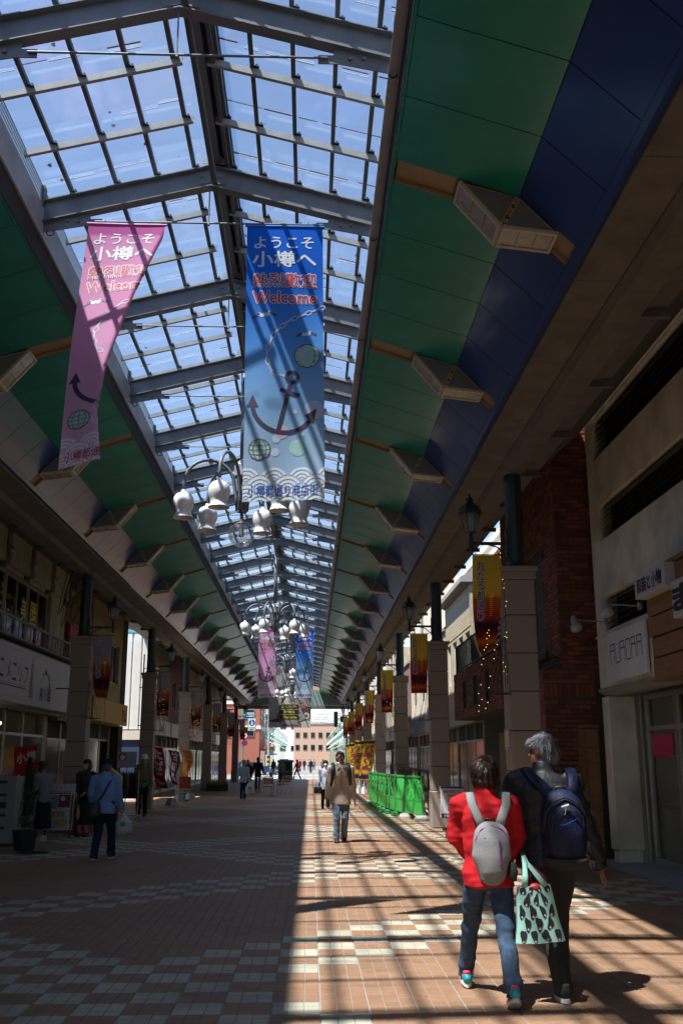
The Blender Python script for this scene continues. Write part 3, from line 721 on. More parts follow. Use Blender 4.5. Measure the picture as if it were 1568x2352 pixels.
def make_street_banner(s, seed, sway):
    r = bpy.data.objects.new('street_banner', None); COL.objects.link(r)
    rn = random.Random(seed); W, H = .45, 1.48; ph = rn.uniform(0, 6)
    def fn(u, v, d=0.0):
        t = 1 - v/H; uu = u - W/2
        ang = sway*t*t*1.25; k = 1 - .10*t
        x = uu*cos(ang)*k + .06*t*(1 if sway > 0 else -1)*abs(sway)
        y = uu*sin(ang) + .03*sin(4*t+ph)*t - d
        return (x, y, v - H)
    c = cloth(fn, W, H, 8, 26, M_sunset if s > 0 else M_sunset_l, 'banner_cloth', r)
    m = MB(); 
    for k, ch in enumerate('おたる都通り'):
        put_text(m, ch, .07, .19, H-.10-.155*(k+1)+.015, H-.10-.155*k, fn, .055, 0, d=.006)
    part('lettering_outline', m, M_whiteink, r)
    m = MB()
    for k, ch in enumerate('おたる都通り'):
        put_text(m, ch, .07, .19, H-.10-.155*(k+1)+.015, H-.10-.155*k, fn, .008, 0, d=.011)
    part('lettering', m, M_inkblue, r)
    m = MB(); disc(m, .30, .84, .04, fn, 16, d=.005); 
    for k in range(9): poly(m, [(.30-.03+.002*k, .78-.03*k), (.30+.03-.002*k, .78-.03*k), (.30+.028-.002*k, .77-.03*k), (.30-.028+.002*k, .77-.03*k)], fn, d=.005)
    part('sun_print', m, M_sunspot, r)
    m = MB(); m.tube([(-W/2-.03, 0, .01), (W/2+.05, 0, .01)], .009, 6); m.tube([(W/2-.05, 0, .01), (W/2-.05, 0, .14)], .004, 4); m.tube([(-W/2+.05, 0, .01), (-W/2+.05, 0, .14)], .004, 4); part('banner_rod', m, M_black, r)
    return r
def make_fairy(s, seed, lit=True):
    r = bpy.data.objects.new('fairy_lights', None); COL.objects.link(r); rn = random.Random(seed); d = -s
    wires = MB(); bulbs = MB()
    for q in range(4):
        x = d*(.01 + .02*q); pts = []; L = rn.uniform(2.4, 3.2)
        if q >= 2: x = d*(.05 + .12*(q-1)); 
        n = 30
        for i in range(n+1):
            t = i/n; z = (4.78 - L*t*.75) if q < 2 else (3.6 - 1.3*t)
            pts.append((x + .03*sin(5*t+q+seed) + rn.uniform(-.012, .012) + (d*.25*(1-t)*0 if q < 2 else d*.16*t), rn.uniform(-.012, .012) - .02, z))
        wires.tube(pts, .0035, 4)
        for p in pts:
            if rn.random() < .38: bulbs.ball((p[0]+rn.uniform(-.02, .02), p[1]-.01, p[2]), .005, 5, 3)
    part('wire', wires, M_cable, r); part('bulbs', bulbs, M_bulb if lit else M_shade, r)
    # wire cage with hoop at the foot
    m = MB()
    for k in range(7): m.tube([(d*.06 + .09*cos(k*.9)*.4, .09*sin(k*.9)*.4 - .06, 3.4), (d*.14 + .15*cos(k*.9), .12*sin(k*.9) - .09, 2.55)], .0035, 4)
    m.tube([(d*.14 + .17*cos(a), .13*sin(a) - .09, 2.55) for a in [2*pi*i/14 for i in range(15)]], .006, 4)
    part('wire_cage', m, M_cable, r)
    return r
lan = {}; ban = {}; fai = {}
cnt = {1: 0, -1: 0}
for (s, y, xi, vis_, k) in pillars:
    if not vis_: continue
    nm = 'right' if s > 0 else 'left'; o_ = ORD[k-1]; px = xi + s*PWID/2; yc = y + PWID/2
    if s not in lan:
        lan[s] = make_lantern(s); o = lan[s]; o['category'] = 'lantern'; o['group'] = 'lanterns on the pillar posts'
    else: o = dup(lan[s])
    o.location = (px, y + .2, 4.90 if s > 0 else 4.74); o['label'] = 'six sided iron lantern on a bracket from the %s pillar on the %s' % (o_, nm)
    rn = random.Random(100*k + s)
    b = make_street_banner(s, 100*k+s, (1.0 if k == 1 else rn.uniform(.25, .8)) * (-1 if s > 0 else 1) * (1 if k != 1 or s > 0 else .9))
    b.location = (xi - s*.245 + (0 if s > 0 else .0), y + .1, 4.69 if s > 0 else 4.52)
    tag(b, 'sunset print street banner hanging beside the %s pillar on the %s' % (o_, nm), 'banner', 'sunset banners on the pillars')
    f = make_fairy(s, 10*k+s, True if s > 0 and k != 2 or (s < 0 and k in (2, 3, 4)) else False)
    f.location = (xi, y + .04, 0)
    tag(f, 'string of fairy lights with wire cage hung on the %s pillar on the %s' % (o_, nm), 'fairy lights', 'fairy lights on the pillars')
# notice on the first right pillar, cables by the first left post
m = MB(); m.box(2.950, 2.962, 15.08, 15.40, 1.75, 2.06); o = part('notice_plate', m, M_signw)
tag(o, 'small white and yellow notice with orange border on the near right pillar', 'notice')
m = MB(); fnp = on_right(2.9485, 15.39); poly(m, [(.0, 1.76), (.30, 1.76), (.30, 1.785), (0, 1.785)], fnp); poly(m, [(.0, 2.03), (.30, 2.03), (.30, 2.055), (0, 2.055)], fnp); part('orange_border', m, mat('orange_ink', (.6, .2, .03)), o)
m = MB(); poly(m, [(.07, 1.88), (.23, 1.88), (.23, 2.01), (.07, 2.01)], fnp); part('yellow_print', m, M_yelink, o)
m = MB(); rn = random.Random(2)
for k in range(7):
    x0 = -5.55 + rn.uniform(-.25, .1); pts = []
    for i in range(13):
        t = i/12; pts.append((x0 - .25*sin(pi*t)*rn.uniform(.9, 1.1) + .35*t*(1 if k % 2 else -.4), 24.1 + rn.uniform(-.02, .02), 6.15 - 1.3*sin(pi*t)*(.4 + .12*k) ))
    m.tube(pts, .008, 5)
o = part('loose_cables', m, M_cable); tag(o, 'tangle of black cables looping down behind the post of the nearest left pillar', 'cables')

# ------------------------------------------------------------------ hanging welcome banners
def print_banner(root, fn, W, H, main, colours, seed):
    blue = colours
    c = cloth(fn, W, H, 40, 60, main, 'banner_cloth', root)
    v = lambda t: H*(1-t)                          # t measured from the top as in the photo
    whites = MB(); reds = MB(); outl = MB(); chain = MB(); foot = MB(); waves = MB()
    tail = lambda o: o
    put_text(whites, 'ようこそ', .10*W, .88*W, v(.090), v(.045), fn, .012, d=.003)
    put_text(whites, '小樽へ', .08*W, .91*W, v(.162), v(.102), fn, .022, d=.003)
    put_text(outl, '熱烈歡迎', .09*W, .91*W, v(.240), v(.187), fn, .055, d=.0022)
    put_text(outl, 'Welcome', .09*W, .91*W, v(.300), v(.256), fn, .06, d=.0022)
    put_text(reds, '熱烈歡迎', .09*W, .91*W, v(.240), v(.187), fn, .012, d=.005)
    put_text(reds, 'Welcome', .09*W, .91*W, v(.300), v(.256), fn, .018, d=.005)
    # gulls
    for gx, gt, sc in ((.24, .345, 1.0), (.78, .415, .85)):
        pts = [(-.14, -.035), (-.07, .02), (-.03, -.005), (.0, .012), (.03, .0), (.07, .035), (.15, -.005)]
        P_ = [(gx*W + a*W*sc, v(gt) + b*W*sc) for a, b in pts]
        g1 = MB(); stroke(g1, P_[1:6], .045*W*sc, fn, d=.003); gu = part('gull_print', g1, blue['white'], root)
        for pr2 in (P_[0:2], P_[5:7]): g2 = MB(); stroke(g2, pr2, .03*W*sc, fn, d=.004); part('wing_tip', g2, blue['navy'], gu)
    # chain
    cp = []
    import itertools
    ctrl = [(1.02, .312), (.80, .335), (.55, .365), (.38, .41), (.285, .465), (.28, .515), (.34, .55), (.46, .572), (.60, .565)]
    for (a, b), (c2, d2) in zip(ctrl[:-1], ctrl[1:]):
        for q in range(8): cp.append((a+(c2-a)*q/8, b+(d2-b)*q/8))
    k = 0; acc = 0.0; last = None
    lenlink = .085*W
    pts2 = [(a*W, v(b)) for a, b in cp]
    i = 0; tog = 0
    while i < len(pts2)-1:
        a = pts2[i]; j = i
        while j < len(pts2)-1 and math.hypot(pts2[j][0]-a[0], pts2[j][1]-a[1]) < lenlink: j += 1
        b = pts2[j]; ang = math.atan2(b[1]-a[1], b[0]-a[0]); cx_, cy_ = (a[0]+b[0])/2, (a[1]+b[1])/2; hl = lenlink*.62
        if tog % 2 == 0:
            for q in range(14):
                a0, a1 = 2*pi*q/14, 2*pi*(q+1)/14
                e = []
                for aa, rr_ in ((a0, 1), (a1, 1), (a1, .58), (a0, .58)):
                    x_ = hl*(rr_ if rr_ == 1 else .78)*cos(aa); y_ = .034*W*rr_*sin(aa)
                    e.append((cx_+x_*cos(ang)-y_*sin(ang), cy_+x_*sin(ang)+y_*cos(ang)))
                poly(chain, e, fn, d=.003)
        else: stroke(chain, [(cx_-hl*cos(ang)*1.1, cy_-hl*sin(ang)*1.1), (cx_+hl*cos(ang)*1.1, cy_+hl*sin(ang)*1.1)], .022*W, fn, d=.004)
        tog += 1; i = j
    # glass net floats with a frame of lines
    for gx, gt, r0, ro in ((.79, .495, .165, .2), (.195, .825, .135, -.1)):
        mint = MB(); lines = MB()
        ou = [(gx*W + r0*W*cos(a)*(1.0 if abs(sin(a)) < .9 else .9), v(gt) + r0*W*sin(a)*1.02) for a in [2*pi*q/11 + ro for q in range(11)]]
        poly(mint, ou, fn, d=.0035); stroke(lines, ou + [ou[0]], .014*W, fn, d=.005)
        for q in (-.6, 0, .6):
            stroke(lines, [(gx*W + r0*W*(q*cos(b)), v(gt) + r0*W*sin(b)) for b in [-pi/2 + pi*z/8 for z in range(9)]], .009*W, fn, d=.005)
            yy = q*.75; stroke(lines, [(gx*W + r0*W*sqrt(1-yy*yy)*x, v(gt)+r0*W*(yy-.08*(1-x*x))) for x in (-1, -.5, 0, .5, 1)], .009*W, fn, d=.005)
        fl_ = part('float_print', mint, blue['mint'], root); part('net_lines', lines, blue['line'], fl_)
    navy = MB()
    # anchor
    ax, at = .60, .573
    ring(navy, ax*W, v(at), .045*W, .095*W, fn, n=24, d=.005)
    e0 = (ax*W-.02*W, v(at)-.09*W); e1 = (.42*W, v(.765)); stroke(navy, [e0, e1], .055*W, fn, d=.005)
    stroke(navy, [(.46*W, v(.618)), (.68*W, v(.638))], .05*W, fn, d=.0055)
    arc = [(.50*W + .40*W*cos(a), v(.665) - .345*W*0 + .40*W*sin(a)*.98) for a in [pi*1.03 + (pi*.80)*q/18 for q in range(19)]]
    stroke(navy, arc, .055*W, fn, d=.005)
    a = arc[0]; poly(navy, [(a[0]-.075*W, a[1]-.01*W), (a[0]+.075*W, a[1]-.01*W), (a[0]+.005*W, a[1]+.15*W)], fn, d=.005)
    a = arc[-1]; poly(navy, [(a[0]+.02*W, a[1]-.085*W), (a[0]+.06*W, a[1]+.12*W), (a[0]-.09*W, a[1]+.03*W)], fn, d=.005)
    # bubbles
    for gx, gt, r0, mb2 in ((.87, .69, .145, 'pale'), (.40, .79, .05, 'pale'), (.63, .695, .03, 'pale'), (.73, .775, .02, 'pale'), (.46, .765, .095, 'pink'), (.67, .82, .11, 'mint'), (.385, .835, .055, 'pale')):
        r_ = min(r0, (1-gx)*.98); bb = MB(); disc(bb, gx*W, v(gt), r_*W, fn, 20, d=.0025); part('bubble_print', bb, blue[mb2], root)
    # waves
    for row, t0 in ((0, .905), (1, .935), (2, .965), (3, .992)):
        off = 0 if row % 2 == 0 else .5
        for k in range(-1, 5):
            cx_ = (k + off)*.34*W + .04*W
            for r0, r1 in ((.135, .168), (.085, .115), (.04, .065), (0.0, .02)):
                n = 12; pr = []
                for q in range(n+1):
                    aa = pi*.16 + pi*.68*q/n
                    for rr_ in (r0, r1):
                        pr.append((min(W, max(0, cx_ + rr_*W*cos(aa))), max(0, v(t0) + rr_*W*sin(aa) - .10*W)))
                waves.add([fn(p[0], p[1], .0025 + .0004*row) for p in pr], [[2*q, 2*q+1, 2*q+3, 2*q+2] for q in range(n)])
    put_text(foot, '小樽都通り商店街', .06*W, .92*W, v(.985), v(.945), fn, .006, d=.006)
    part('white_lettering', whites, blue['white'], root, stuff=True); part('lettering_outline', outl, blue['white'], root, stuff=True); part('red_lettering', reds, blue['red'], root, stuff=True)
    part('anchor_print', navy, blue['navy'], root); part('chain_print', chain, blue['chain'], root, stuff=True); part('wave_print', waves, blue['white'], root, stuff=True); part('street_name', foot, blue['foot'], root, stuff=True)
    m = MB()
    m.tube([fn(-.02, H-.012, .0), fn(W/2, H-.012, 0), fn(W+.02, H-.012, .0)], .014, 8); part('top_rod', m, blue['hem'], root)
    m = MB()
    for u in (.2*W, .8*W):
        p = Vector(fn(u, H, 0)); m.tube([p + Vector((.012*cos(q), .02*sin(q)+.012, .03+.03*sin(q+1))) for q in [2*pi*i/10 for i in range(11)]], .003, 4)
    part('tie_wire', m, M_cable, root)
Mb, *_ = grad_mat('blue_banner_cloth', [(0, (.60, .76, .90)), (.10, (.50, .70, .90)), (.3, (.34, .60, .90)), (.55, (.11, .36, .86)), (.8, (.015, .16, .74)), (1, (.01, .15, .78))], .50)
Mp, *_ = grad_mat('pink_banner_cloth', [(0, (.74, .50, .66)), (.3, (.78, .42, .62)), (.7, (.82, .34, .58)), (.94, (.82, .32, .56)), (.955, (.60, .12, .36)), (1, (.60, .12, .36))], .45)
T_ = .35
pw = mat('print_white', (.80, .80, .82), .55, .03, translucent=T_); pn = mat('print_navy', (.035, .022, .06), .55, .05, translucent=.15); pr_ = mat('print_red', (.62, .05, .10), .55, .05, translucent=T_)
pch = mat('print_chain', (.62, .58, .66), .55, .12, 30, translucent=T_); pm = mat('print_mint', (.42, .66, .60), .55, .12, 12, translucent=T_); pl_ = mat('print_line', (.16, .10, .10), .55, .05, translucent=.2)
ppl = mat('print_pale', (.62, .70, .82), .55, .05, translucent=T_); ppk = mat('print_pink', (.66, .50, .60), .55, .05, translucent=T_); pfb = mat('print_foot_blue', (.02, .09, .42), .55, .05, translucent=.2); pfr = mat('print_foot_red', (.45, .02, .12), .55, .05, translucent=.2)
ppp = mat('print_palepink', (.78, .62, .70), .55, .05, translucent=T_)
CB = dict(white=pw, red=pr_, navy=pn, chain=pch, mint=pm, line=pl_, pale=ppl, pink=ppk, foot=pfb, hem=mat('hem_blue', (.01, .16, .62), .5))
CP = dict(white=pw, red=pr_, navy=pn, chain=pch, mint=pm, line=pl_, pale=ppp, pink=ppp, foot=pfr, hem=mat('hem_pink', (.6, .16, .38), .5))
BY = 10.3 - .055
def flat_fn(x0, ztop, y, W, H, seed, amp=.012, skew=0.0, tilt=0.0):
    def fn(u, v, d=0.0):
        t = 1 - v/H
        yy = y - d - tilt*t + amp*(sin(7*u/W + 3*t + seed) + .6*sin(13*t + seed*2 + 2*u/W))*min(1, t*3)
        return (x0 + u + .004*sin(9*t + seed)*t + skew*t, yy, ztop - H + v + .035*(u/W-.4)*t)
    return fn
b1 = thing('welcome_banner', 'large blue welcome banner with anchor print hanging nearest the camera', 'banner', (0, 0, 0), 0, 'welcome banners hung from the roof trusses')
print_banner(b1, flat_fn(-.762, 7.53, BY, .86, 3.30, 1.0, .012, .035, .16), .86, 3.30, Mb, CB, 1)
# near pink banner, twisted by the wind
def twist_fn(x0, ztop, y, W, H):
    ks = ((0, 1.02), (.1, .91), (.3, .70), (.62, .43), (.8, .36), (1.0, .45))
    def fn(u, v, d=0.0):
        t = max(0.0, 1 - v/H); uf = ks[-1][1]
        for (a, b), (c2, d2) in zip(ks[:-1], ks[1:]):
            if t <= c2: q = (t-a)/(c2-a); uf = b+(d2-b)*q; break
        uf *= W; over = max(0.0, u-uf); r = .03; q = min(over/r, 2.45); rest_ = max(0.0, over-2.45*r)
        fx = min(u, uf) + r*sin(q) - rest_*.77; fy = r*(1-cos(q)) + rest_*.55
        ang = -.22*t
        nx, ny = (1.0, 0.0) if over <= 0 else (cos(q), sin(q))
        x = x0 + .07*t*t - .04*t - .02*sin(4*t) + fx*cos(ang) - fy*sin(ang)
        yy = y - .30*t*t - .45*t + .02*sin(7*t+2*u/W) + fx*sin(ang) + fy*cos(ang)
        return (x + d*ny, yy - d*nx, ztop - H + v + .20*t*(u/W) + .07*t*t)
    return fn
b2 = thing('welcome_banner', 'large pink welcome banner twisted by the wind nearest the camera', 'banner', (0, 0, 0), 0, 'welcome banners hung from the roof trusses')
print_banner(b2, twist_fn(-2.555, 7.53, BY, .86, 3.22), .86, 3.22, Mp, CP, 2)
FY = TR[14+10] - .055
b3 = thing('welcome_banner', 'distant blue welcome banner hanging in the shade beyond the second chandelier', 'banner', (0, 0, 0), 0, 'welcome banners hung from the roof trusses')
print_banner(b3, flat_fn(-.69, 7.53, FY, .80, 3.15, 3.0), .80, 3.15, Mb, CB, 3)
b4 = thing('welcome_banner', 'distant pink welcome banner hanging in the shade beyond the second chandelier', 'banner', (0, 0, 0), 0, 'welcome banners hung from the roof trusses')
print_banner(b4, flat_fn(-2.44, 7.53, FY, .80, 3.15, 4.4), .80, 3.15, Mp, CP, 4)

# big sepia poster banner (generic portrait), with the three welcome plates
PY = 66.0
pb = thing('poster_banner', 'wide sepia poster banner with yellow welcome lettering over the far end', 'banner', (0, 0, 0))
x0, x1, z0, z1 = -2.72, .02, 3.62, 7.3; Wp, Hp = x1-x0, z1-z0
fp = lambda u, v, d=0.0: (x0+u, PY-d+.01*sin(3*u), z0+v)
cloth(fp, Wp, Hp, 10, 12, mat('sepia_cloth', (.40, .37, .33), .6, .25, 3, translucent=.3), 'banner_cloth', pb)
sd_ = MB(); sl = MB(); sw = MB()
poly(sd_, [(0, .45), (.55, .6), (.75, 1.5), (.95, 2.0), (1.9, 1.9), (2.3, 1.4), (2.74, 1.3), (2.74, .6), (1.9, .3), (.5, .25)], fp, d=.004)     # coat
poly(sl, [(.85, 1.45), (1.15, 1.95), (1.35, 1.85), (1.75, 1.3), (1.45, 1.1)], fp, d=.008)
disc(sl, 1.45, 2.55, .42, fp, 18, d=.008, sy=1.25); poly(sd_, [(1.05, 2.8), (1.2, 3.2), (1.7, 3.2), (1.9, 2.75), (1.75, 2.9), (1.2, 2.95)], fp, d=.012)
stroke(sd_, [(1.2, 2.32), (1.42, 2.38), (1.66, 2.32)], .07, fp, d=.012)
for k in range(5): disc(sl, 2.0, 1.0+.2*k, .045, fp, 10, d=.012)
disc(sl, 2.45, .75, .22, fp, 16, d=.008); disc(sd_, 2.45, .75, .09, fp, 12, d=.012)
poly(sl, [(0, 0), (2.74, 0), (2.74, .42), (0, .32)], fp, d=.006)
part('dark_print', sd_, mat('sepia_dark', (.075, .055, .045), .6, .5, 9), pb); part('light_print', sl, mat('sepia_light', (.52, .49, .45), .6, .2, 6), pb)
pk = MB(); pt_ = MB()
for k, tx in enumerate(('ようこそ小樽へ', '熱烈歓迎', 'Welcome')):
    zc = 1.34 - .335*k
    for r0, mbx, dd in ((.165, sw, .014), (.145, pk, .018)):
        poly(mbx, [(.84 + r0*cos(a), zc + r0*sin(a)) for a in [pi/2 + pi*q/8 for q in range(9)]] + [(1.86 + r0*cos(a), zc + r0*sin(a)) for a in [-pi/2 + pi*q/8 for q in range(9)]], fp, d=dd)
    wv = (.50, .36, .48)[k]
    put_text(pt_, tx, 1.35-wv, 1.35+wv, zc-.085, zc+.085, fp, .012, d=.023)
part('plate_rim', sw, mat('sepia_light', (.5, .48, .45)), pb); part('black_plates', pk, M_ink, pb); part('yellow_lettering', pt_, M_yelink, pb)
m = MB(); put_text(m, '小樽都通り商店街', .75, 1.95, .08, .22, fp, .01, d=.012); part('street_name', m, M_inkblue, pb)
m = MB(); put_text(m, '小', 2.1, 2.4, 1.55, 1.8, fp, .05, d=.014); put_text(m, '樽', 2.1, 2.4, 1.22, 1.5, fp, .05, d=.014); part('white_outline', m, M_whiteink, pb)
m = MB(); put_text(m, '小', 2.1, 2.4, 1.55, 1.8, fp, .01, d=.018); put_text(m, '樽', 2.1, 2.4, 1.22, 1.5, fp, .01, d=.018); part('red_lettering', m, M_redink, pb)
m = MB()
for x in (x0+.2, x1-.2): m.tube([(x, PY, z1), (x, PY, 7.7)], .01, 5)
part('hanger_rod', m, M_black, pb)

# ------------------------------------------------------------------ chandeliers
def make_chandelier():
    r = bpy.data.objects.new('chandelier', None); COL.objects.link(r)
    m = MB(); m.tube([(0, 0, 6.30), (0, 0, 8.3)], .055, 12); part('pole', m, M_steel, r, smooth=True)
    m = MB(); m.lathe([(.05, 6.52), (.11, 6.44), (.145, 6.40), (.145, 6.22), (.125, 6.19), (.07, 6.18)], (0, 0, 0), 16); part('collar', m, M_girder, r)
    m = MB(); m.lathe([(.05, 5.60), (.075, 5.66), (.075, 6.18), (.055, 6.2)], (0, 0, 0), 12); m.lathe([(.085, 5.60), (.085, 5.63), (.03, 5.61), (.03, 5.44), (.05, 5.43), (.05, 5.41)], (0, 0, 0), 12); part('hub', m, M_steel, r)
    for k in range(6):
        a = radians(12 + 60*k); ca, sa = cos(a), sin(a)
        pts = [(.08, 5.62), (.10, 5.85), (.13, 6.0)] + [(.14 + .415 - .415*cos(q), 6.05 + .42*sin(q)) for q in [pi*i/12 for i in range(0, 13)]] + [(.97, 5.90)]
        arm = MB(); arm.tube([(p*ca, p*sa, z) for p, z in pts], .029, 8); ao = part('arm', arm, M_steel, r, smooth=True)
        c = (.97*ca, .97*sa, 0); SH = 1.07
        sh = MB(); sh.lathe([(r_*SH, 5.93-(5.93-z_)*SH) for r_, z_ in [(.032, 5.93), (.035, 5.90), (.06, 5.88), (.115, 5.855), (.152, 5.80), (.166, 5.735), (.160, 5.67), (.138, 5.615), (.124, 5.58), (.126, 5.55), (.140, 5.515), (.156, 5.49), (.160, 5.478), (.148, 5.482), (.118, 5.545), (.118, 5.59), (.145, 5.67), (.15, 5.735), (.11, 5.83)]], c, 20, False); part('lamp_shade', sh, M_shade, r, smooth=True)
        bu = MB(); bu.ball((c[0], c[1], 5.58), (.05, .05, .07), 8, 6); part('bulb', bu, M_white, r, smooth=True)
    m = MB(); m.ball((0, 0, 5.225), .215, 24, 16); part('globe', m, M_globe, r, smooth=True)
    m = MB(); m.tube([(0, 0, 5.41), (0, 0, 5.34)], .045, 10); m.tube([(0, 0, 5.34), (0, 0, 5.18)], [.038, .038], 10); part('globe_lamp', m, M_alu, r)
    m = MB(); m.lathe([(.07, 5.405), (.06, 5.43), (.03, 5.44)], (0, 0, 0), 12); part('globe_cap', m, M_steel, r)
    return r
ch = make_chandelier(); ch['category'] = 'chandelier'; ch['group'] = 'chandeliers hanging from the ridge'
for k, y in enumerate((16.1, 32.0, 47.9, 63.8)):
    o = ch if k == 0 else dup(ch); o.location = (CX + .03, y, 0); o['label'] = 'six armed chandelier with white bell shades and clear globe, %s from the camera' % ORD[k]

# ------------------------------------------------------------------ buildings
def wall_yz(x0, x1, y0, y1, z0, z1, holes=()):
    """a wall along the street with rectangular holes (y0,y1,z0,z1)"""
    m = MB(); ys = sorted({y0, y1} | {v for h in holes for v in h[:2] if y0 < v < y1}); zs = sorted({z0, z1} | {v for h in holes for v in h[2:] if z0 < v < z1})
    for a, b in zip(ys[:-1], ys[1:]):
        run = None
        for c, d in zip(zs[:-1], zs[1:]):
            my, mz = (a+b)/2, (c+d)/2
            hole = any(h[0] < my < h[1] and h[2] < mz < h[3] for h in holes)
            if not hole: run = (run[0], d) if run else (c, d)
            if hole and run: m.box(x0, x1, a, b, *run); run = None
        if run: m.box(x0, x1, a, b, *run)
    return m
def window_yz(root, s, x, y0, y1, z0, z1, fm=None, glass=None, depth=.10, nv=1, nh=0, fw=.05):
    """a framed window set back in a street wall; s = +1 right side (faces -x), -1 left side (faces +x)"""
    fm = fm or M_alu; glass = glass or M_window
    xa, xb = sorted((x + s*depth*.5, x + s*depth)); m = MB()
    for a, b, c, d in ((y0, y1, z0, z0+fw), (y0, y1, z1-fw, z1), (y0, y0+fw, z0+fw, z1-fw), (y1-fw, y1, z0+fw, z1-fw)): m.box(xa, xb, a, b, c, d)
    for k in range(nv):
        c = y0 + (y1-y0)*(k+1)/(nv+1); m.box(xa, xb, c-fw*.4, c+fw*.4, z0+fw, z1-fw)
    for k in range(nh):
        c = z0 + (z1-z0)*(k+1)/(nh+1); m.box(xa+.001, xb-.001, y0+fw, y1-fw, c-fw*.4, c+fw*.4)
    w = part('window', m, fm, root)
    g = MB(); xm = (xa+xb)/2; g.box(xm-.004, xm+.004, y0+fw*.5, y1-fw*.5, z0+fw*.5, z1-fw*.5); part('pane', g, glass, w)
    return w
def bricks_on(root, fn, u0, u1, v0, v1, bl=.215, bh=.066, gap=.011, depth=.012, holes=(), vertical=False, budget=[300], seed=1, rest=None):
    rn = random.Random(seed); row = 0; v = v0
    L, H = (bl, bh) if not vertical else (bh, bl)
    while v + H <= v1 + .002:
        u = u0 - (L+gap)*(.5 if row % 2 and not vertical else 0)
        while u < u1:
            a, b = max(u, u0), min(u+L, u1)
            if b - a > .03 and not any(h[0] < (a+b)/2 < h[1] and h[2] < v+H/2 < h[3] for h in holes):
                e = .004; pr = depth + rn.uniform(-.004, .004); k = rn.choice((0, 0, 1, 1, 2))
                m = MB(); c = [fn(a, v, 0), fn(b, v, 0), fn(b, v+H, 0), fn(a, v+H, 0), fn(a+e, v+e, pr), fn(b-e, v+e, pr), fn(b-e, v+H-e, pr), fn(a+e, v+H-e, pr)]
                fs = [(4, 5, 6, 7), (0, 1, 5, 4), (1, 2, 6, 5), (2, 3, 7, 6), (3, 0, 4, 7)]
                if budget[0] > 0: budget[0] -= 1; m.add(c, fs); part('brick', m, M_brick[k], root)
                elif rest is not None: rest.add(c, fs, k)
            u += L + gap
        v += H + gap; row += 1

# --- right: near cream shop with three louvred openings -------------------------------------
FX = 4.86
shop = thing('cream_shop', 'cream rendered shop with dark louvred openings on the near right', 'shop building', (0, 0, 0))
lou = [(9.0, 16.30, 6.62, 7.30), (9.0, 16.24, 5.17, 5.78), (12.9, 16.25, 3.66, 4.22)]
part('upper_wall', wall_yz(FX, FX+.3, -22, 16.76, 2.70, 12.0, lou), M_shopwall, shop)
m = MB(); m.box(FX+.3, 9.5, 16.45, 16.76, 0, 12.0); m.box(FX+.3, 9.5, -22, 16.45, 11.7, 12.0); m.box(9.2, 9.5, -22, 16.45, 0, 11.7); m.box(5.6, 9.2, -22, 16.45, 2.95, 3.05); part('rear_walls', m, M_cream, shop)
for (a, b, c, d) in lou:
    m = MB(); m.box(FX+.22, FX+.24, a, b, c, d); part('louvre_back', m, M_dark, shop)
    n = int((d-c)/.085)
    for k in range(n):
        z = c + (k+.2)*(d-c)/n; m = MB(); m.prism_y([(FX+.04, z), (FX+.13, z+.065), (FX+.135, z+.075), (FX+.045, z+.012)], a+.01, b-.01); part('louvre_slat', m, M_dark, shop)
m = MB(); m.box(FX-.02, FX-.001, -22, 16.78, 3.585, 3.625); part('ledge', m, M_shopwall, shop)
m = MB(); m.prism_y([(FX-.03, 2.70), (FX-.03, 2.74), (FX+.29, 2.74), (FX+.29, 2.62), (FX+.1, 2.62)], -22, 16.77); part('lintel_trim', m, M_grey, shop)
m = MB(); m.bbox(FX+.01, FX+.46, 16.40, 16.75, .20, 2.615, .015); m.box(FX+.05, FX+.42, 16.44, 16.72, 0, .20); part('column', m, M_shopwall, shop)
m = MB(); m.beam((FX+.52, 16.38, .02), (FX+.52, 16.38, 2.62), .03, .03); part('steel_post', m, M_alu, shop)
# shopfront: frame, door, panes (set back)
SX = 5.42
m = MB()
for yy in (16.25, 14.95, 14.85, 13.75, 12.5, 11.2, 9.9): m.box(SX, SX+.06, yy-.03, yy+.03, .0, 2.62)
for z0, z1 in ((0, .12), (2.05, 2.12), (2.54, 2.62)): m.box(SX+.002, SX+.058, 4.0, 16.25, z0, z1)
part('shopfront_frame', m, M_alu, shop)
for a, b in ((14.98, 16.22), (13.78, 14.82), (12.53, 13.72), (11.23, 12.47), (9.93, 11.17)):
    m = MB(); m.box(SX+.025, SX+.032, a, b, .12, 2.05); part('glass_pane', m, M_shopglass, shop)
    m = MB(); m.box(SX+.025, SX+.032, a, b, 2.12, 2.54); part('transom_pane', m, M_shopglass, shop)
m = MB(); m.box(SX+.3, SX+2.6, 8, 16.40, .02, .04); m.box(SX+2.6, SX+2.7, 8, 16.40, 0, 2.9); part('interior', m, mat('shop_interior', (.35, .30, .24), .7, .3, 1.5), shop)
m = MB(); m.box(SX+.12, SX+.5, 15.05, 16.1, .05, .95); part('display_counter', m, mat('counter_white', (.55, .52, .50), .5, .1), shop)
m = MB(); m.box(SX+.115, SX+.12, 15.05, 16.1, .86, .92); m.box(SX+.02, SX+.024, 15.05, 15.85, 1.62, 1.64); part('red_band', m, M_redink, shop)
m = MB(); m.box(SX+.016, SX+.022, 15.15, 16.05, 1.66, 1.98); part('pink_poster', m, mat('pink_poster_paper', (.62, .02, .14), .5, .1), shop)
m = MB(); m.box(SX+.016, SX+.022, 14.0, 14.7, 1.5, 1.95); part('pale_poster', m, mat('pale_poster_paper', (.36, .34, .33), .5, .2, 4), shop)
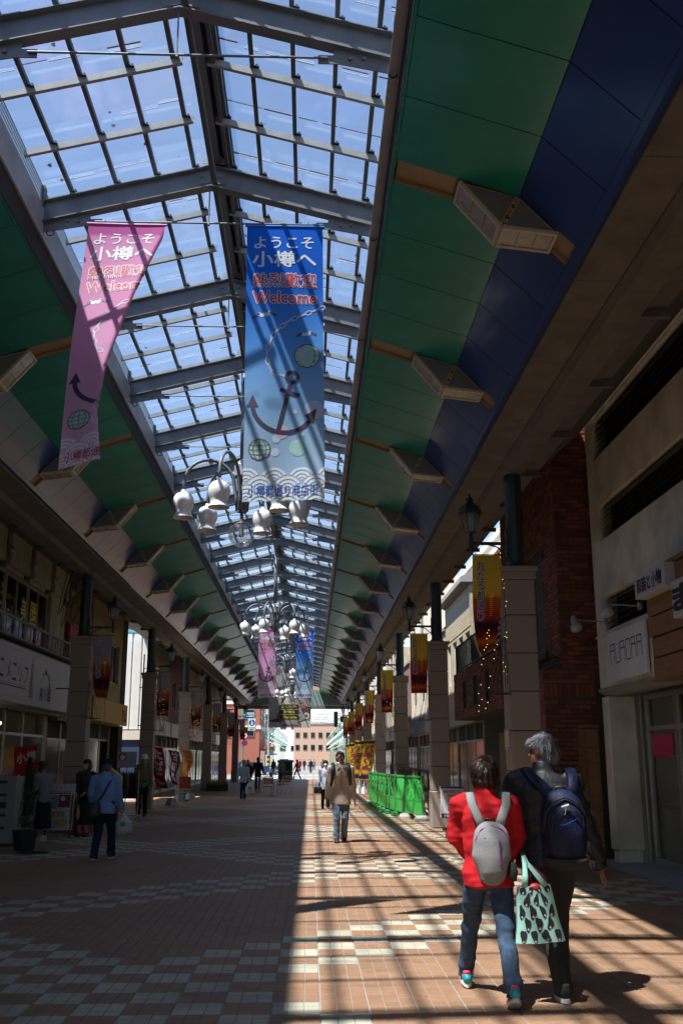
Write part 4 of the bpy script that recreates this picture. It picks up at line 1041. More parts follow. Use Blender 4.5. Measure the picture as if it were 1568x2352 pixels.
m = MB(); m.lathe([(.30, .05), (.30, .75), (.26, .78), (.26, .95), (.22, .97)], (SX+.5, 14.35, 0), 16); part('drum', m, mat('counter_white', (.3, .28, .27)), shop)
for yy in (14.05, 13.60):
    m = MB(); disc(m, .16, 1.05, .14, on_right(SX+.012, yy+.16), 20, sy=1.25); st_ = part('round_sticker', m, M_redink, shop)
    m = MB(); fnr = on_right(SX+.009, yy+.16); poly(m, [(.12, .98), (.20, .98), (.20, 1.12), (.12, 1.12)], fnr); part('white_print', m, M_signw, st_)
# AURORA sign
sg = thing('shop_sign', 'white square shop sign with thin angular letters reading AURORA', 'shop sign', (0, 0, 0))
m = MB(); m.box(FX-.06, FX-.025, 14.15, 16.02, 2.81, 3.575); part('board', m, mat('aurora_board', (.72, .72, .75), .45, .04, 3, dirt=.05), sg)
m = MB(); f = on_right(FX-.0615, 16.02); w = .020
def zig(mb, pts): stroke(mb, pts, w, f)
u = .16; uw = .20; st_u = .265
for ch in 'AURORA':
    a, b, z0, z1 = u, u+uw, 3.08, 3.38; mid = z1-.10
    if ch == 'A': zig(m, [(a, z0), (a, z1), (b, z1), (b, z0)]); zig(m, [(a, mid), (b, mid)])
    if ch == 'U': zig(m, [(a, z1), (a, z0), (b, z0), (b, z1)])
    if ch == 'R': zig(m, [(a, z0), (a, z1), (b-.03, z1), (b-.03, mid), (a, mid)]); zig(m, [(b-.06, mid), (b, mid), (b, z0)])
    if ch == 'O': zig(m, [(a, z0), (a, z1), (b, z1), (b, z0), (a, z0)])
    u += st_u
part('lettering', m, M_ink, sg)
# plank clad sign box with two hanging box signs
wb = thing('plank_signboard', 'dark stained plank cladding jutting out over the shopfront beside the AURORA sign', 'sign board', (0, 0, 0))
for k in range(5):
    z = 2.62 + k*.27; m = MB(); m.bbox(FX-.42+.02*(k % 2), FX-.39+.02*(k % 2), 9.0, 13.05 - .05*(4-k), z, z+.245, .006); part('plank', m, M_wood, wb)
m = MB(); m.box(FX-.385, FX-.03, 9.0, 12.92, 2.66, 3.9); part('backing', m, M_dark, wb)
m = MB(); m.box(FX-.44, FX-.02, 9.0, 13.02, 3.97, 4.02); m.box(FX-.42, FX-.03, 9.0, 13.0, 2.59, 2.615); part('edge_board', m, M_wood, wb)
def box_sign(label, x0, x1, y0, y1, z0, z1, txt, off=.02):
    t = thing('box_sign', label, 'shop sign', (0, 0, 0)); m = MB(); m.bbox(x0, x1, y0, y1, z0, z1, .008); part('box', m, M_signw, t)
    m = MB(); f = on_right(x0, y1); W_ = y1-y0; put_text(m, txt, .08*W_, .92*W_, z0+(z1-z0)*.18, z1-(z1-z0)*.18, f, off, d=.0025); part('lettering', m, M_ink, t); return t
box_sign('white box sign with brushed black Japanese letters for kimono and small goods', FX-.56, FX-.25, 11.84, 12.96, 3.66, 3.96, '和装と小物', .03)
box_sign('white box sign with one large brushed character cut by the right picture edge', FX-.58, FX-.45, 10.9, 11.58, 3.22, 3.66, 'ま', .05)
# two spotlights
for (yy, zz, lab, q) in ((16.13, 3.80, 'white arm spotlight aimed down, mounted at the corner above the AURORA sign', -.05), (14.40, 3.80, 'white arm spotlight mounted beside the plank cladding above the AURORA sign', .12)):
    t = thing('spotlight', lab, 'spotlight', (FX, yy, zz)); m = MB(); m.lathe([(.06, 0), (.06, .04), (.03, .05), (0, .05)], (0, 0, 0), 12); m.map(lambda x, y, z: (-z-.005, y, x)); part('base', m, M_alu, t)
    m = MB(); m.tube([(-.05, 0, 0), (-.52, .02, .03)], .011, 6); part('arm', m, M_alu, t)
    m = MB(); m.loft([(-.55, .04, .10), (-.55, .03, .05), (-.54, .0, -.04), (-.53, -.02, -.07), (-.52, -.05, -.14)], [.035, .05, .055, .09, .095], 12); part('lamp_head', m, mat('spot_white', (.45, .43, .40), .5, .1), t, smooth=True)

# --- right: brick house ---------------------------------------------------------------------
bh = thing('brick_house', 'dark red brick house with balcony between the first two right pillars', 'brick building', (0, 0, 0))
BX = 4.30
m = MB(); m.box(BX, 9.0, 17.05, 22.0, 3.1, 8.1); m.box(3.98, 9.0, 17.05, 19.2, 0, 3.1); m.box(BX+.2, 9.0, 19.2, 22.0, 0, 3.1); m.box(BX+.9, 9.0, 22.0, 30.2, 0, 7.3); part('wall_core', m, M_mortar, bh)
bud = [300]; rst = MB()
ff = on_front(0, 17.05)
bricks_on(bh, ff, 3.98, 4.86, .05, 2.62, budget=bud, seed=2, rest=rst)
bricks_on(bh, ff, 3.98, 4.86, 2.64, 2.86, vertical=True, budget=bud, seed=3, rest=rst)
bricks_on(bh, ff, 3.98, 4.86, 2.87, 3.10, budget=bud, seed=3, rest=rst)
bricks_on(bh, ff, BX, 5.1, 3.12, 8.1, budget=bud, seed=4, rest=rst)
fr_ = on_right(BX, 22.0)
bricks_on(bh, fr_, 0, 4.95, 3.12, 8.1, holes=[(2.6, 3.9, 3.5, 5.2)], budget=bud, seed=5, rest=rst)
fr2 = on_right(3.98, 19.2); bricks_on(bh, fr2, 0, 2.15, .05, 3.10, budget=bud, seed=6, rest=rst)
o = bpy.data.objects.new('far_bricks', rst.mesh('far_bricks', M_brick)); COL.objects.link(o); o.parent = bh; o['kind'] = 'stuff'
window_yz(bh, 1, BX-.06, 18.1, 19.4, 3.5, 5.2, M_black, M_window, .1, 1, 1)
m = MB(); m.box(BX-.05, BX-.001, 17.9, 19.6, 5.21, 5.36); m.box(BX-.07, BX-.001, 17.9, 19.6, 3.38, 3.49); part('window_surround', m, M_dark, bh)
# wooden door panel in the front wall
m = MB(); m.box(4.50, 4.85, 17.0, 17.035, .02, 2.1); dr = part('door', m, M_wood, bh)
for k in range(8):
    m = MB(); m.bbox(4.63, 4.84, 16.985, 16.999, .05+.25*k, .28+.25*k, .005); part('plank', m, M_wood, dr)
m = MB(); m.box(4.50, 4.53, 16.97, 16.999, .02, 2.12); m.box(4.60, 4.625, 16.97, 16.999, .02, 2.12); m.box(4.5, 4.86, 16.97, 17.03, 2.121, 2.17); part('door_frame', m, M_brown, dr)
# bricked balcony block and railing further along
bal = MB(); bal.box(BX-.02, BX+.9, 22.4, 29.9, 2.72, 4.05); part('balcony_core', bal, M_mortar, bh)
rs2 = MB(); fb = on_right(BX-.02, 29.9)
hs = [(1.9, 2.5, 2.98, 3.72), (3.7, 4.3, 2.98, 3.72), (5.5, 6.1, 2.98, 3.72)]
bricks_on(bh, fb, 0, 7.5, 2.96, 3.82, holes=hs, budget=[0], seed=8, rest=rs2)
bricks_on(bh, fb, 0, 7.5, 2.72, 2.95, vertical=True, budget=[0], seed=9, rest=rs2); bricks_on(bh, fb, 0, 7.5, 3.83, 4.06, vertical=True, budget=[0], seed=10, rest=rs2)
ffb = on_front(0, 22.4); bricks_on(bh, ffb, BX-.02, BX+.9, 2.72, 4.05, budget=[0], seed=11, rest=rs2)
o = bpy.data.objects.new('balcony_bricks', rs2.mesh('balcony_bricks', M_brick)); COL.objects.link(o); o.parent = bh; o['kind'] = 'stuff'
for h in hs:
    m = MB(); m.box(BX-.015, BX-.01, 29.9-h[1], 29.9-h[0], h[2], h[3]); part('dark_opening', m, M_window, bh)
    m = MB()
    for k in range(4): yy = 29.9-h[1]+.1+.13*k; m.tube([(BX-.06, yy, h[2]), (BX-.06, yy, h[3])], .008, 4)
    part('window_grille', m, M_black, bh)
m = MB(); m.beam((BX+.05, 22.4, 4.85), (BX+.05, 29.9, 4.85), .04, .03); m.beam((BX+.05, 22.4, 4.15), (BX+.05, 29.9, 4.15), .03, .03)
for k in range(62): yy = 22.4 + 7.5*k/61; m.tube([(BX+.05, yy, 4.06), (BX+.05, yy, 4.84)], .009, 4)
part('railing', m, M_black, bh)
window_yz(bh, 1, BX+.86, 24.0, 26.0, 4.2, 6.2, M_black, M_window, .1, 1, 0); window_yz(bh, 1, BX+.86, 27.3, 29.2, 4.2, 6.2, M_black, M_window, .1, 1, 0)
m = MB()
for k in range(40): m.box(BX+.85+.02*(k%2), BX+.89, 22.1, 30.2, 4.1+.08*k, 4.165+.08*k)
part('brick_courses', m, M_brick[1], bh, stuff=True)
window_yz(bh, 1, BX+.86, 23.2, 25.2, .9, 2.5, M_black, M_window, .1, 2, 1)
m = MB(); m.box(BX+.8, BX+.88, 26.2, 27.4, .02, 2.3); part('door', m, M_wood, bh)
m = MB(); m.prism_y([(BX-.25, 8.1), (BX-.25, 8.2), (9.0, 8.4), (9.0, 8.1)], 17.0, 22.1); part('roof', m, M_dark, bh)

# --- generic street buildings ----------------------------------------------------------------
def block(s, y0, y1, x, h, m_, label, name='shop_building', floors=(3.3,), win=None, fm=None, shop_h=2.7, sign=None, deep=6.0, sun=None, base=M_dark):
    t = thing(name, label, 'shop building', (0, 0, 0)); xb = x + s*deep; x0, x1 = sorted((x, xb)); inner = x + s*.3
    ops = []; L = y1-y0
    n = max(1, int(L/2.4)) if win is None else win
    for fz in floors:
        for k in range(n):
            c = y0 + L*(k+.5)/n; w = min(.75, L/n*.32); ops.append((c-w, c+w, fz+.9, fz+2.3))
    a, b = sorted((x, inner))
    part('wall', wall_yz(a, b, y0, y1, shop_h, h, ops), m_, t)
    for q in ops: window_yz(t, s, x, q[0], q[1], q[2], q[3], fm or M_alu, M_window, .14, 1, 0)
    m = MB(); a2, b2 = sorted((inner, xb)); m.box(a2, b2, y0, y0+.2, 0, h); m.box(a2, b2, y1-.2, y1, 0, h); a3, b3 = sorted((xb, xb-s*.2)); m.box(a3, b3, y0+.2, y1-.2, 0, h); m.box(a2, b2, y0+.2, y1-.2, h-.25, h-.05); part('side_walls', m, m_, t)
    m = MB(); a4, b4 = sorted((x-s*.08, x+s*.4)); m.box(a4, b4, y0-.01, y1+.01, h, h+.12); part('parapet', m, M_grey, t)
    # shopfront, set back
    sx = x + s*.32; nb = max(2, int(L/1.5)); m = MB(); p, q = sorted((sx, sx+s*.06))
    for k in range(nb+1): yy = y0 + .03 + (L-.06)*k/nb; m.box(p, q, yy-.03, yy+.03, 0, shop_h)
    m.box(p+.002, q-.002, y0, y1, 0, .15); m.box(p+.002, q-.002, y0, y1, shop_h-.55, shop_h-.48)
    part('shopfront_frame', m, M_alu, t)
    for k in range(nb):
        g = MB(); ya, yb_ = y0+.06+(L-.06)*k/nb, y0+(L-.06)*(k+1)/nb; g.box(sx+s*.02-.003, sx+s*.02+.003, ya, yb_, .15, shop_h-.55); part('glass_pane', g, M_window, t)
    m = MB(); p, q = sorted((sx+s*.07, sx+s*.1)); m.box(p, q, y0, y1, shop_h-.48, shop_h); part('transom', m, base, t)
    if sign:
        txt, sm, tm = sign; m = MB(); p, q = sorted((x-s*.12, x-s*.005)); m.bbox(p, q, y0+.15, y1-.15, shop_h+.02, shop_h+.72, .01); sp_o = part('fascia_sign', m, sm, t)
        if txt:
            m = MB(); f = on_right(x-.12, y1-.15) if s > 0 else on_left(x+.12, y0+.15); W_ = L-.3
            put_text(m, txt, W_*.15, W_*.85, shop_h+.14, shop_h+.60, f, .02, d=.004, keep=True); part('lettering', m, tm, sp_o)
    return t
M_siding = mat('cream_siding', (.44, .40, .30), .7, .15, 3, .15, 20, stretch=(1, .4, 6), dirt=.15)
M_palew = mat('pale_wall', (.62, .57, .50), .8, .06, 1.5, .1, 30, dirt=.1)
M_plum = mat('plum_wall', (.22, .13, .12), .8, .15, 2); M_redwall = mat('red_wall', (.30, .03, .03), .6, .15, 2); M_bluewall = mat('slate_wall', (.13, .15, .19), .8, .15, 2)
M_salmon = mat('salmon_wall', (.42, .24, .16), .8, .12, 2, dirt=.15)
h1 = block(1, 30.3, 36.0, 4.9, 6.9, M_siding, 'cream sided house with tall white framed windows beyond the brick house', 'sided_house', (3.2,), 4, M_white)
m = MB(); m.prism_y([(4.6, 6.95), (4.6, 7.1), (6.5, 8.1), (8.4, 7.1), (8.4, 6.95)], 30.2, 36.1); part('roof', m, M_grey, h1)
for k, q in enumerate(range(14)): 
    m = MB(); m.box(4.885, 4.899, 30.3, 36.0, 5.62+.09*q, 5.70+.09*q); part('siding_board', m, M_siding, h1)
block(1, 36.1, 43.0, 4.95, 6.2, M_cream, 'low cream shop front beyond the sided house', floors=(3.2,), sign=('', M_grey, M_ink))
block(1, 43.1, 50.0, 5.0, 9.5, M_palew, 'tall pale concrete building on the right, its upper wall in sunshine', 'pale_building', floors=(3.2, 6.0), sign=('', M_bluewall, M_yelink))
block(1, 50.1, 58.0, 4.95, 6.3, M_plum, 'plum fronted amusement hall with yellow banners outside', 'amusement_hall', floors=(3.4,), sign=('スロット', M_yel, M_redink))
block(1, 58.1, 66.0, 5.0, 8.0, M_cream, 'cream shop on the right between amusement hall and slate shop', floors=(3.2, 5.6), sign=('時計', M_signw, M_ink))
block(1, 66.1, 75.0, 4.95, 7.0, M_bluewall, 'slate coloured shop on the right towards the far end', floors=(3.2,), sign=('靴', M_grey, M_ink))
block(1, 75.1, 85.5, 5.0, 9.0, M_palew, 'pale corner building on the right at the arcade mouth', 'pale_building', floors=(3.2, 6.0), sign=('薬', M_signw, M_redink))
# tall white building far behind the right hand roofs, seen through the gap under the eaves
t = thing('white_block', 'white rendered block rising behind the sided house in the gap under the right eaves', 'building', (0, 0, 0)); m = MB(); m.box(8.6, 16, 34, 62, 0, 11.6); part('wall', m, M_palew, t)
m = MB(); m.box(8.5, 16.1, 33.9, 62.1, 11.6, 11.9); m.box(9.5, 11.5, 40, 44, 11.9, 13.4); part('roof', m, M_palew, t)

# --- left: near cream building -----------------------------------------------------------------
LX = -7.2
t = thing('ice_cream_parlour', 'cream parlour building on the near left with panelled band and long white sign', 'shop building', (0, 0, 0))
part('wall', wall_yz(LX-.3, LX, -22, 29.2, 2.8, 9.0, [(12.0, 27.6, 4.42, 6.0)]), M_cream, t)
m = MB(); m.box(-13, LX-.3, 28.9, 29.2, 0, 9.0); m.box(-13, -12.7, -22, 28.9, 0, 9.0); m.box(-12.7, LX-.3, -22, 28.9, 8.7, 9.0); part('side_walls', m, M_cream, t)
m = MB(); m.box(-12.7, LX-.3, 12, 28.9, 4.25, 4.35); part('upper_floor', m, M_dark, t)
for k in range(6):
    y0 = 17.0 + 2.05*k; m = MB(); m.bbox(LX+.005, LX+.16, y0, y0+1.62, 6.06, 6.92, .01); part('cladding_panel', m, M_cream, t)
    m = MB(); m.box(LX+.005, LX+.05, y0+1.63, y0+2.03, 5.98, 6.98); part('dark_slot', m, M_black, t)
    m = MB(); m.loft([(LX+.05, y0+1.83, 6.45), (LX+.16, y0+1.83, 6.42), (LX+.24, y0+1.83, 6.30)], [.05, .07, .09], 10); part('slot_lamp', m, M_alu, t, smooth=True)
for k in range(8):
    y0 = 12.05 + 1.94*k; w = window_yz(t, -1, LX, y0, y0+1.88, 4.44, 5.98, mat('parlour_frame', (.30, .28, .25), .5, .1), M_window, .16, 1, 0, .06)
m = MB(); f = on_left(LX-.10, 23.2)
put_text(m, '美', 1.9, 2.5, 5.0, 5.6, f, .02, d=.0); put_text(m, '園', 2.75, 3.4, 5.0, 5.6, f, .02); put_text(m, '自家製', .2, .6, 5.55, 5.70, f, .01); put_text(m, '手作りアイスクリーム', .15, 1.3, 5.36, 5.50, f, .01)
part('yellow_lettering', m, M_yelink, t, stuff=True)
m = MB(); put_text(m, '元祖アイスクリーム', -1.4, 1.3, 4.95, 5.28, f, .01); part('white_lettering', m, M_whiteink, t)
# balcony rail
m = MB(); m.beam((LX+.5, 12, 4.72), (LX+.5, 29.2, 4.72), .05, .05); m.beam((LX+.5, 12, 4.30), (LX+.5, 29.2, 4.30), .04, .04)
rn = random.Random(4)
for k in range(18):
    yy = 12 + k; m.beam((LX+.5, yy, 4.26), (LX+.5, yy, 4.72), .025, .025)
    for q in range(2): m.tube([(LX+.5, yy+.1+.4*q, 4.3), (LX+.5, yy+.5+.3*q, 4.7)], .008, 4); m.tube([(LX+.5, yy+.5+.4*q, 4.3), (LX+.5, yy+.15+.4*q, 4.7)], .008, 4)
    m.tube([(LX+.5, yy+.5+.10*cos(a), 4.5+.10*sin(a)) for a in [2*pi*i/10 for i in range(11)]], .007, 4)
part('railing', m, M_grey, t)
m = MB(); m.box(LX+.001, LX+.55, 10, 29.25, 4.225, 4.258); part('balcony_slab', m, M_dark, t)
# long sign
sg = thing('parlour_sign', 'long white sign with thin navy katakana and a figure sketch above the near left shopfront', 'shop sign', (0, 0, 0))
m = MB(); m.bbox(LX+.01, LX+.42, 10.0, 28.95, 2.86, 4.20, .02); part('sign_box', m, M_signw, sg)
m = MB(); f = on_left(LX+.42, 20.0)
for k, (a, b) in enumerate(((0, 5.15), (5.2, 7.4))):
    e = .03
    for q in ((a, b, 4.05, 4.05+e), (a, b, 2.98, 2.98+e), (b-e, b, 2.98, 4.05)):
        if k == 0: poly(m, [(q[0], q[2]), (q[1], q[2]), (q[1], q[3]), (q[0], q[3])], f, d=.002)
part('border_line', m, mat('sign_line', (.40, .40, .43), .5), sg)
m = MB()
for k, ch in enumerate('ニメニリフ'):
    u = (2.22, 2.72, 3.18, 3.64, 4.14)[k]; put_text(m, ch, u-.15, u+.15, 3.38-.01*k, 3.78-.01*k, f, -.008, d=.004)
poly(m, [(-3, 3.22), (4.2, 3.22), (4.2, 3.245), (-3, 3.245)], f, d=.004); poly(m, [(-3, 3.28), (4.2, 3.28), (4.2, 3.29), (-3, 3.29)], f, d=.004)
part('lettering', m, M_inkblue, sg)
m = MB(); cu = 4.65
disc(m, cu, 3.97, .06, f, 10, d=.004, sy=1.2); poly(m, [(cu-.10, 3.88), (cu+.10, 3.88), (cu+.13, 3.5), (cu+.22, 3.05), (cu-.22, 3.05), (cu-.13, 3.5)], f, d=.003); part('figure_sketch', m, mat('sketch_grey', (.26, .24, .25), .6, .6, 7), sg)
m = MB(); cu, cz = 5.95, 3.42
for k, ch in enumerate('アイスクリームパーラー'):
    a = pi*.95 - pi*.90*k/10; x_, z_ = cu + .42*cos(a), cz + .34*sin(a); put_text(m, ch, x_-.045, x_+.045, z_-.05, z_+.05, f, .02, d=.004)
put_text(m, '美', 5.46, 5.74, 3.05, 3.38, f, .015, d=.004); put_text(m, '園', 6.2, 6.5, 3.05, 3.38, f, .01, d=.004); put_text(m, '乃', 5.86, 6.06, 3.08, 3.32, f, .0, d=.004)
part('arched_lettering', m, M_ink, sg)
# shopfront below
m = MB()
for yy in (16, 18, 20, 22, 23.6, 25.2, 26.8, 28.9): m.box(LX-.36, LX-.30, yy-.04, yy+.04, 0, 2.8)
m.box(LX-.358, LX-.302, 10, 28.9, 0, .15); m.box(LX-.358, LX-.302, 10, 28.9, 2.2, 2.27); part('shopfront_frame', m, M_alu, t)
for a, b in ((16.04, 17.96), (18.04, 19.96), (20.04, 21.96), (22.04, 23.56), (23.64, 25.16), (25.24, 26.76), (26.84, 28.86)):
    m = MB(); m.box(LX-.333, LX-.327, a, b, .15, 2.2); part('glass_pane', m, M_window, t)
m = MB(); m.box(LX-.6, LX-.5, 10, 28.9, 2.3, 2.8); m.box(LX-.328, LX-.322, 20.1, 21.9, 1.9, 2.75); part('blind', m, mat('blind_cloth', (.22, .21, .13), .8), t)
m = MB(); m.ball((LX+.06, 23.6, 2.42), .035, 8, 6); o = part('bare_bulb', m, mat('lit_bulb', (1, .9, .7), .4, emit=(1, .86, .6), estr=5), None); tag(o, 'small lit lamp on the dark shopfront under the long white sign', 'lamp')

# --- left: brown sided shop, red board, yellow sign house ------------------------------------------
t = block(-1, 29.3, 33.0, -7.25, 8.6, M_brown, 'brown boarded shop on the left behind the nearest left pillar', 'boarded_shop', (3.4,), 1, M_alu)
for k in range(26):
    m = MB(); m.box(-7.25, -7.225, 29.3, 33.0, 4.0+.12*k, 4.105+.12*k) if not 4.3 < 4.0+.12*k+.05 < 5.75 else m.box(-7.25, -7.225, 29.3, 30.4, 4.0+.12*k, 4.105+.12*k); part('siding_board', m, M_brown, t)
rb = thing('red_signboard', 'tall plain red signboard hung beside the long white sign', 'sign board', (0, 0, 0)); m = MB(); m.bbox(-7.2, -7.08, 29.45, 30.9, 3.45, 5.5, .01); part('board', m, M_red, rb)
ps = thing('hanging_sign', 'white hanging sign with slanted red script just left of the nearest left pillar', 'shop sign', (0, 0, 0)); m = MB(); m.bbox(-6.45, -5.85, 27.0, 27.08, 2.46, 3.42, .01); part('board', m, M_signw, ps)
m = MB(); f = on_front(-6.45, 26.998)
for k in range(7): stroke(m, [(.06+.07*k, .25+2.46+.05*k), (.09+.07*k, .50+2.46+.045*k), (.12+.07*k, .28+2.46+.05*k)], .025, f)
part('red_script', m, M_redink, ps); m = MB(); poly(m, [(.2, 2.55), (.55, 2.55), (.55, 2.72), (.2, 2.72)], f); part('grey_plate', m, M_grey, ps)
m = MB(); m.beam((-7.2, 27.04, 3.44), (-5.8, 27.04, 3.44), .03, .03); part('bracket', m, M_black, ps)
t = block(-1, 33.05, 38.4, -7.2, 8.5, M_ochre, 'ochre rendered house on the left with plain yellow fascia sign', 'ochre_house', (3.4,), 2, M_alu, 2.8)
ys = thing('yellow_sign', 'plain yellow fascia sign with black characters at its far end on the left', 'shop sign', (0, 0, 0)); m = MB(); m.bbox(-7.19, -7.05, 33.1, 39.3, 2.85, 3.62, .01); part('board', m, M_yel, ys)
m = MB(); f = on_left(-7.05, 33.1); put_text(m, '万', 5.05, 5.45, 3.0, 3.38, f, .05, d=.003); put_text(m, '太', 5.55, 5.95, 3.0, 3.38, f, .05, d=.003); part('lettering', m, M_ink, ys)
m = MB(); m.box(-7.6, -7.18, 38.42, 39.3, 3.63, 8.5); m.box(-7.6, -7.2, 38.42, 39.3, 0, 2.84); o = part('dark_pier', m, M_dark); tag(o, 'dark wall pier at the far end of the ochre house', 'wall pier')
# white corrugated wall in the sunny gap
t = thing('corrugated_wall', 'white corrugated sheet wall in bright sun in the gap on the left', 'wall', (0, 0, 0))
m = MB(); prof = []
for k in range(13):
    x0_ = -12.6 + .42*k; prof += [(x0_, 45.1), (x0_+.05, 45.02), (x0_+.37, 45.02), (x0_+.42, 45.1)]
prof += [(-7.14, 45.3), (-12.6, 45.3)]
m.prism_z(prof, 2.9, 7.15); part('sheet', m, M_white, t)
m = MB(); m.box(-12.6, -7.14, 45.0, 45.3, 7.16, 7.5); part('teal_cap', m, mat('teal_cap', (.12, .42, .45), .5), t); m = MB(); m.box(-12.6, -7.14, 44.96, 45.3, 2.45, 2.85); part('base_band', m, M_palew, t)
m = MB(); m.box(-12.6, -7.14, 45.05, 45.3, 0, 2.44); part('lower_wall', m, mat('navy_sheet', (.02, .04, .10), .6), t)
# steel ladder frame
m = MB()
for xx in (-7.15, -6.95): m.beam((xx, 43.2, 0), (xx, 43.2, 6.0), .05, .05)
for k in range(11): m.beam((-7.15, 43.2, .4+.5*k), (-6.95, 43.2, .4+.5*k), .03, .03)
m.beam((-7.3, 43.2, 4.6), (-6.6, 43.2, 4.6), .04, .04); m.beam((-7.3, 43.2, 3.0), (-6.6, 43.2, 3.0), .04, .04)
o = part('ladder_frame', m, M_black); tag(o, 'thin black steel ladder frame standing in front of the sunny white wall', 'ladder')
block(-1, 45.5, 52.0, -7.2, 8.0, M_grey, 'grey shop on the left just beyond the sunny gap', floors=(3.3,), sign=('五十番', M_signw, M_redink))
block(-1, 52.1, 60.0, -7.2, 9.0, M_plum, 'plum coloured shop on the left with white sign', floors=(3.3, 6.0), sign=('本店', M_signw, M_ink))
block(-1, 60.1, 68.0, -7.2, 7.5, M_cream, 'cream shop on the left in the middle distance', floors=(3.3,), sign=('たばこ', M_red, M_whiteink))
block(-1, 68.1, 76.5, -7.2, 8.0, M_brown, 'brown shop on the left near the far end of the arcade', floors=(3.3,), sign=('洋品', M_grey, M_ink))
block(-1, 76.6, 85.0, -7.2, 8.0, M_grey, 'grey corner shop on the left at the arcade mouth', floors=(3.3,), sign=('銀行', M_signw, M_inkblue))

# ------------------------------------------------------------------ people
def remesh(mb, voxel, smooth=2):
    me = mb.mesh('tmp', []); o = bpy.data.objects.new('tmp', me); COL.objects.link(o)
    r = o.modifiers.new('r', 'REMESH'); r.mode = 'VOXEL'; r.voxel_size = voxel; r.use_smooth_shade = True
    if smooth: s = o.modifiers.new('s', 'SMOOTH'); s.iterations = smooth; s.factor = .5
    dg = bpy.context.evaluated_depsgraph_get(); out = bpy.data.meshes.new_from_object(o.evaluated_get(dg))
    bpy.data.objects.remove(o); bpy.data.meshes.remove(me); return out
def wrinkle(me, amp, freq, stretch=(1, 1, 1), seed=0.0, fn=None):
    sx, sy, sz = stretch
    co = [v.co.copy() for v in me.vertices]; no = [v.normal.copy() for v in me.vertices]
    for v, c, n in zip(me.vertices, co, no):
        a = amp if fn is None else amp * fn(c)
        d = noise.noise(Vector((c.x*sx, c.y*sy, c.z*sz))*freq + Vector((seed, seed*2, -seed)))
        d = d if d > 0 else d*.6
        v.co = c + n*(a*d)
    me.update()
def finish(me, name, m, parent):
    me.name = name; me.materials.clear(); me.materials.append(m); return link(name, me, parent)
def ik(a, c, l1, l2, bend):
    a, c, bend = Vector(a), Vector(c), Vector(bend); d = c-a; L = min(d.length, (l1+l2)*.999); d.normalize()
    x = (l1*l1 - l2*l2 + L*L)/(2*L); h = sqrt(max(0, l1*l1 - x*x)); b = bend - d*bend.dot(d); b.normalize()
    return a + d*x + b*h
M_skin_l = mat('skin_light', (.50, .30, .21), .5, .08, 30); M_skin_d = mat('skin_brown', (.32, .155, .09), .5, .1, 30); M_skin_m = mat('skin_tan', (.36, .18, .11), .5, .1, 30)
M_eye = mat('dark_eye', (.01, .008, .007), .2, .1); M_hair_b = mat('hair_dark_brown', (.014, .007, .004), .6, .5, 70, .6, 120, stretch=(1, 1, .12), spec=.2); M_hair_g = mat('hair_grey', (.085, .085, .09), .55, .5, 80, .6, 130, stretch=(1, 1, .12), spec=.3); M_hair_k = mat('hair_black', (.010, .009, .009), .4, .4, 70, .5, 120, stretch=(1, 1, .12))
M_sole_w = mat('white_sole', (.72, .72, .70), .5, .05); M_shoe_k = mat('black_shoe', (.02, .02, .022), .5, .2); M_lens = mat('dark_frame', (.03, .02, .015), .3, .1)

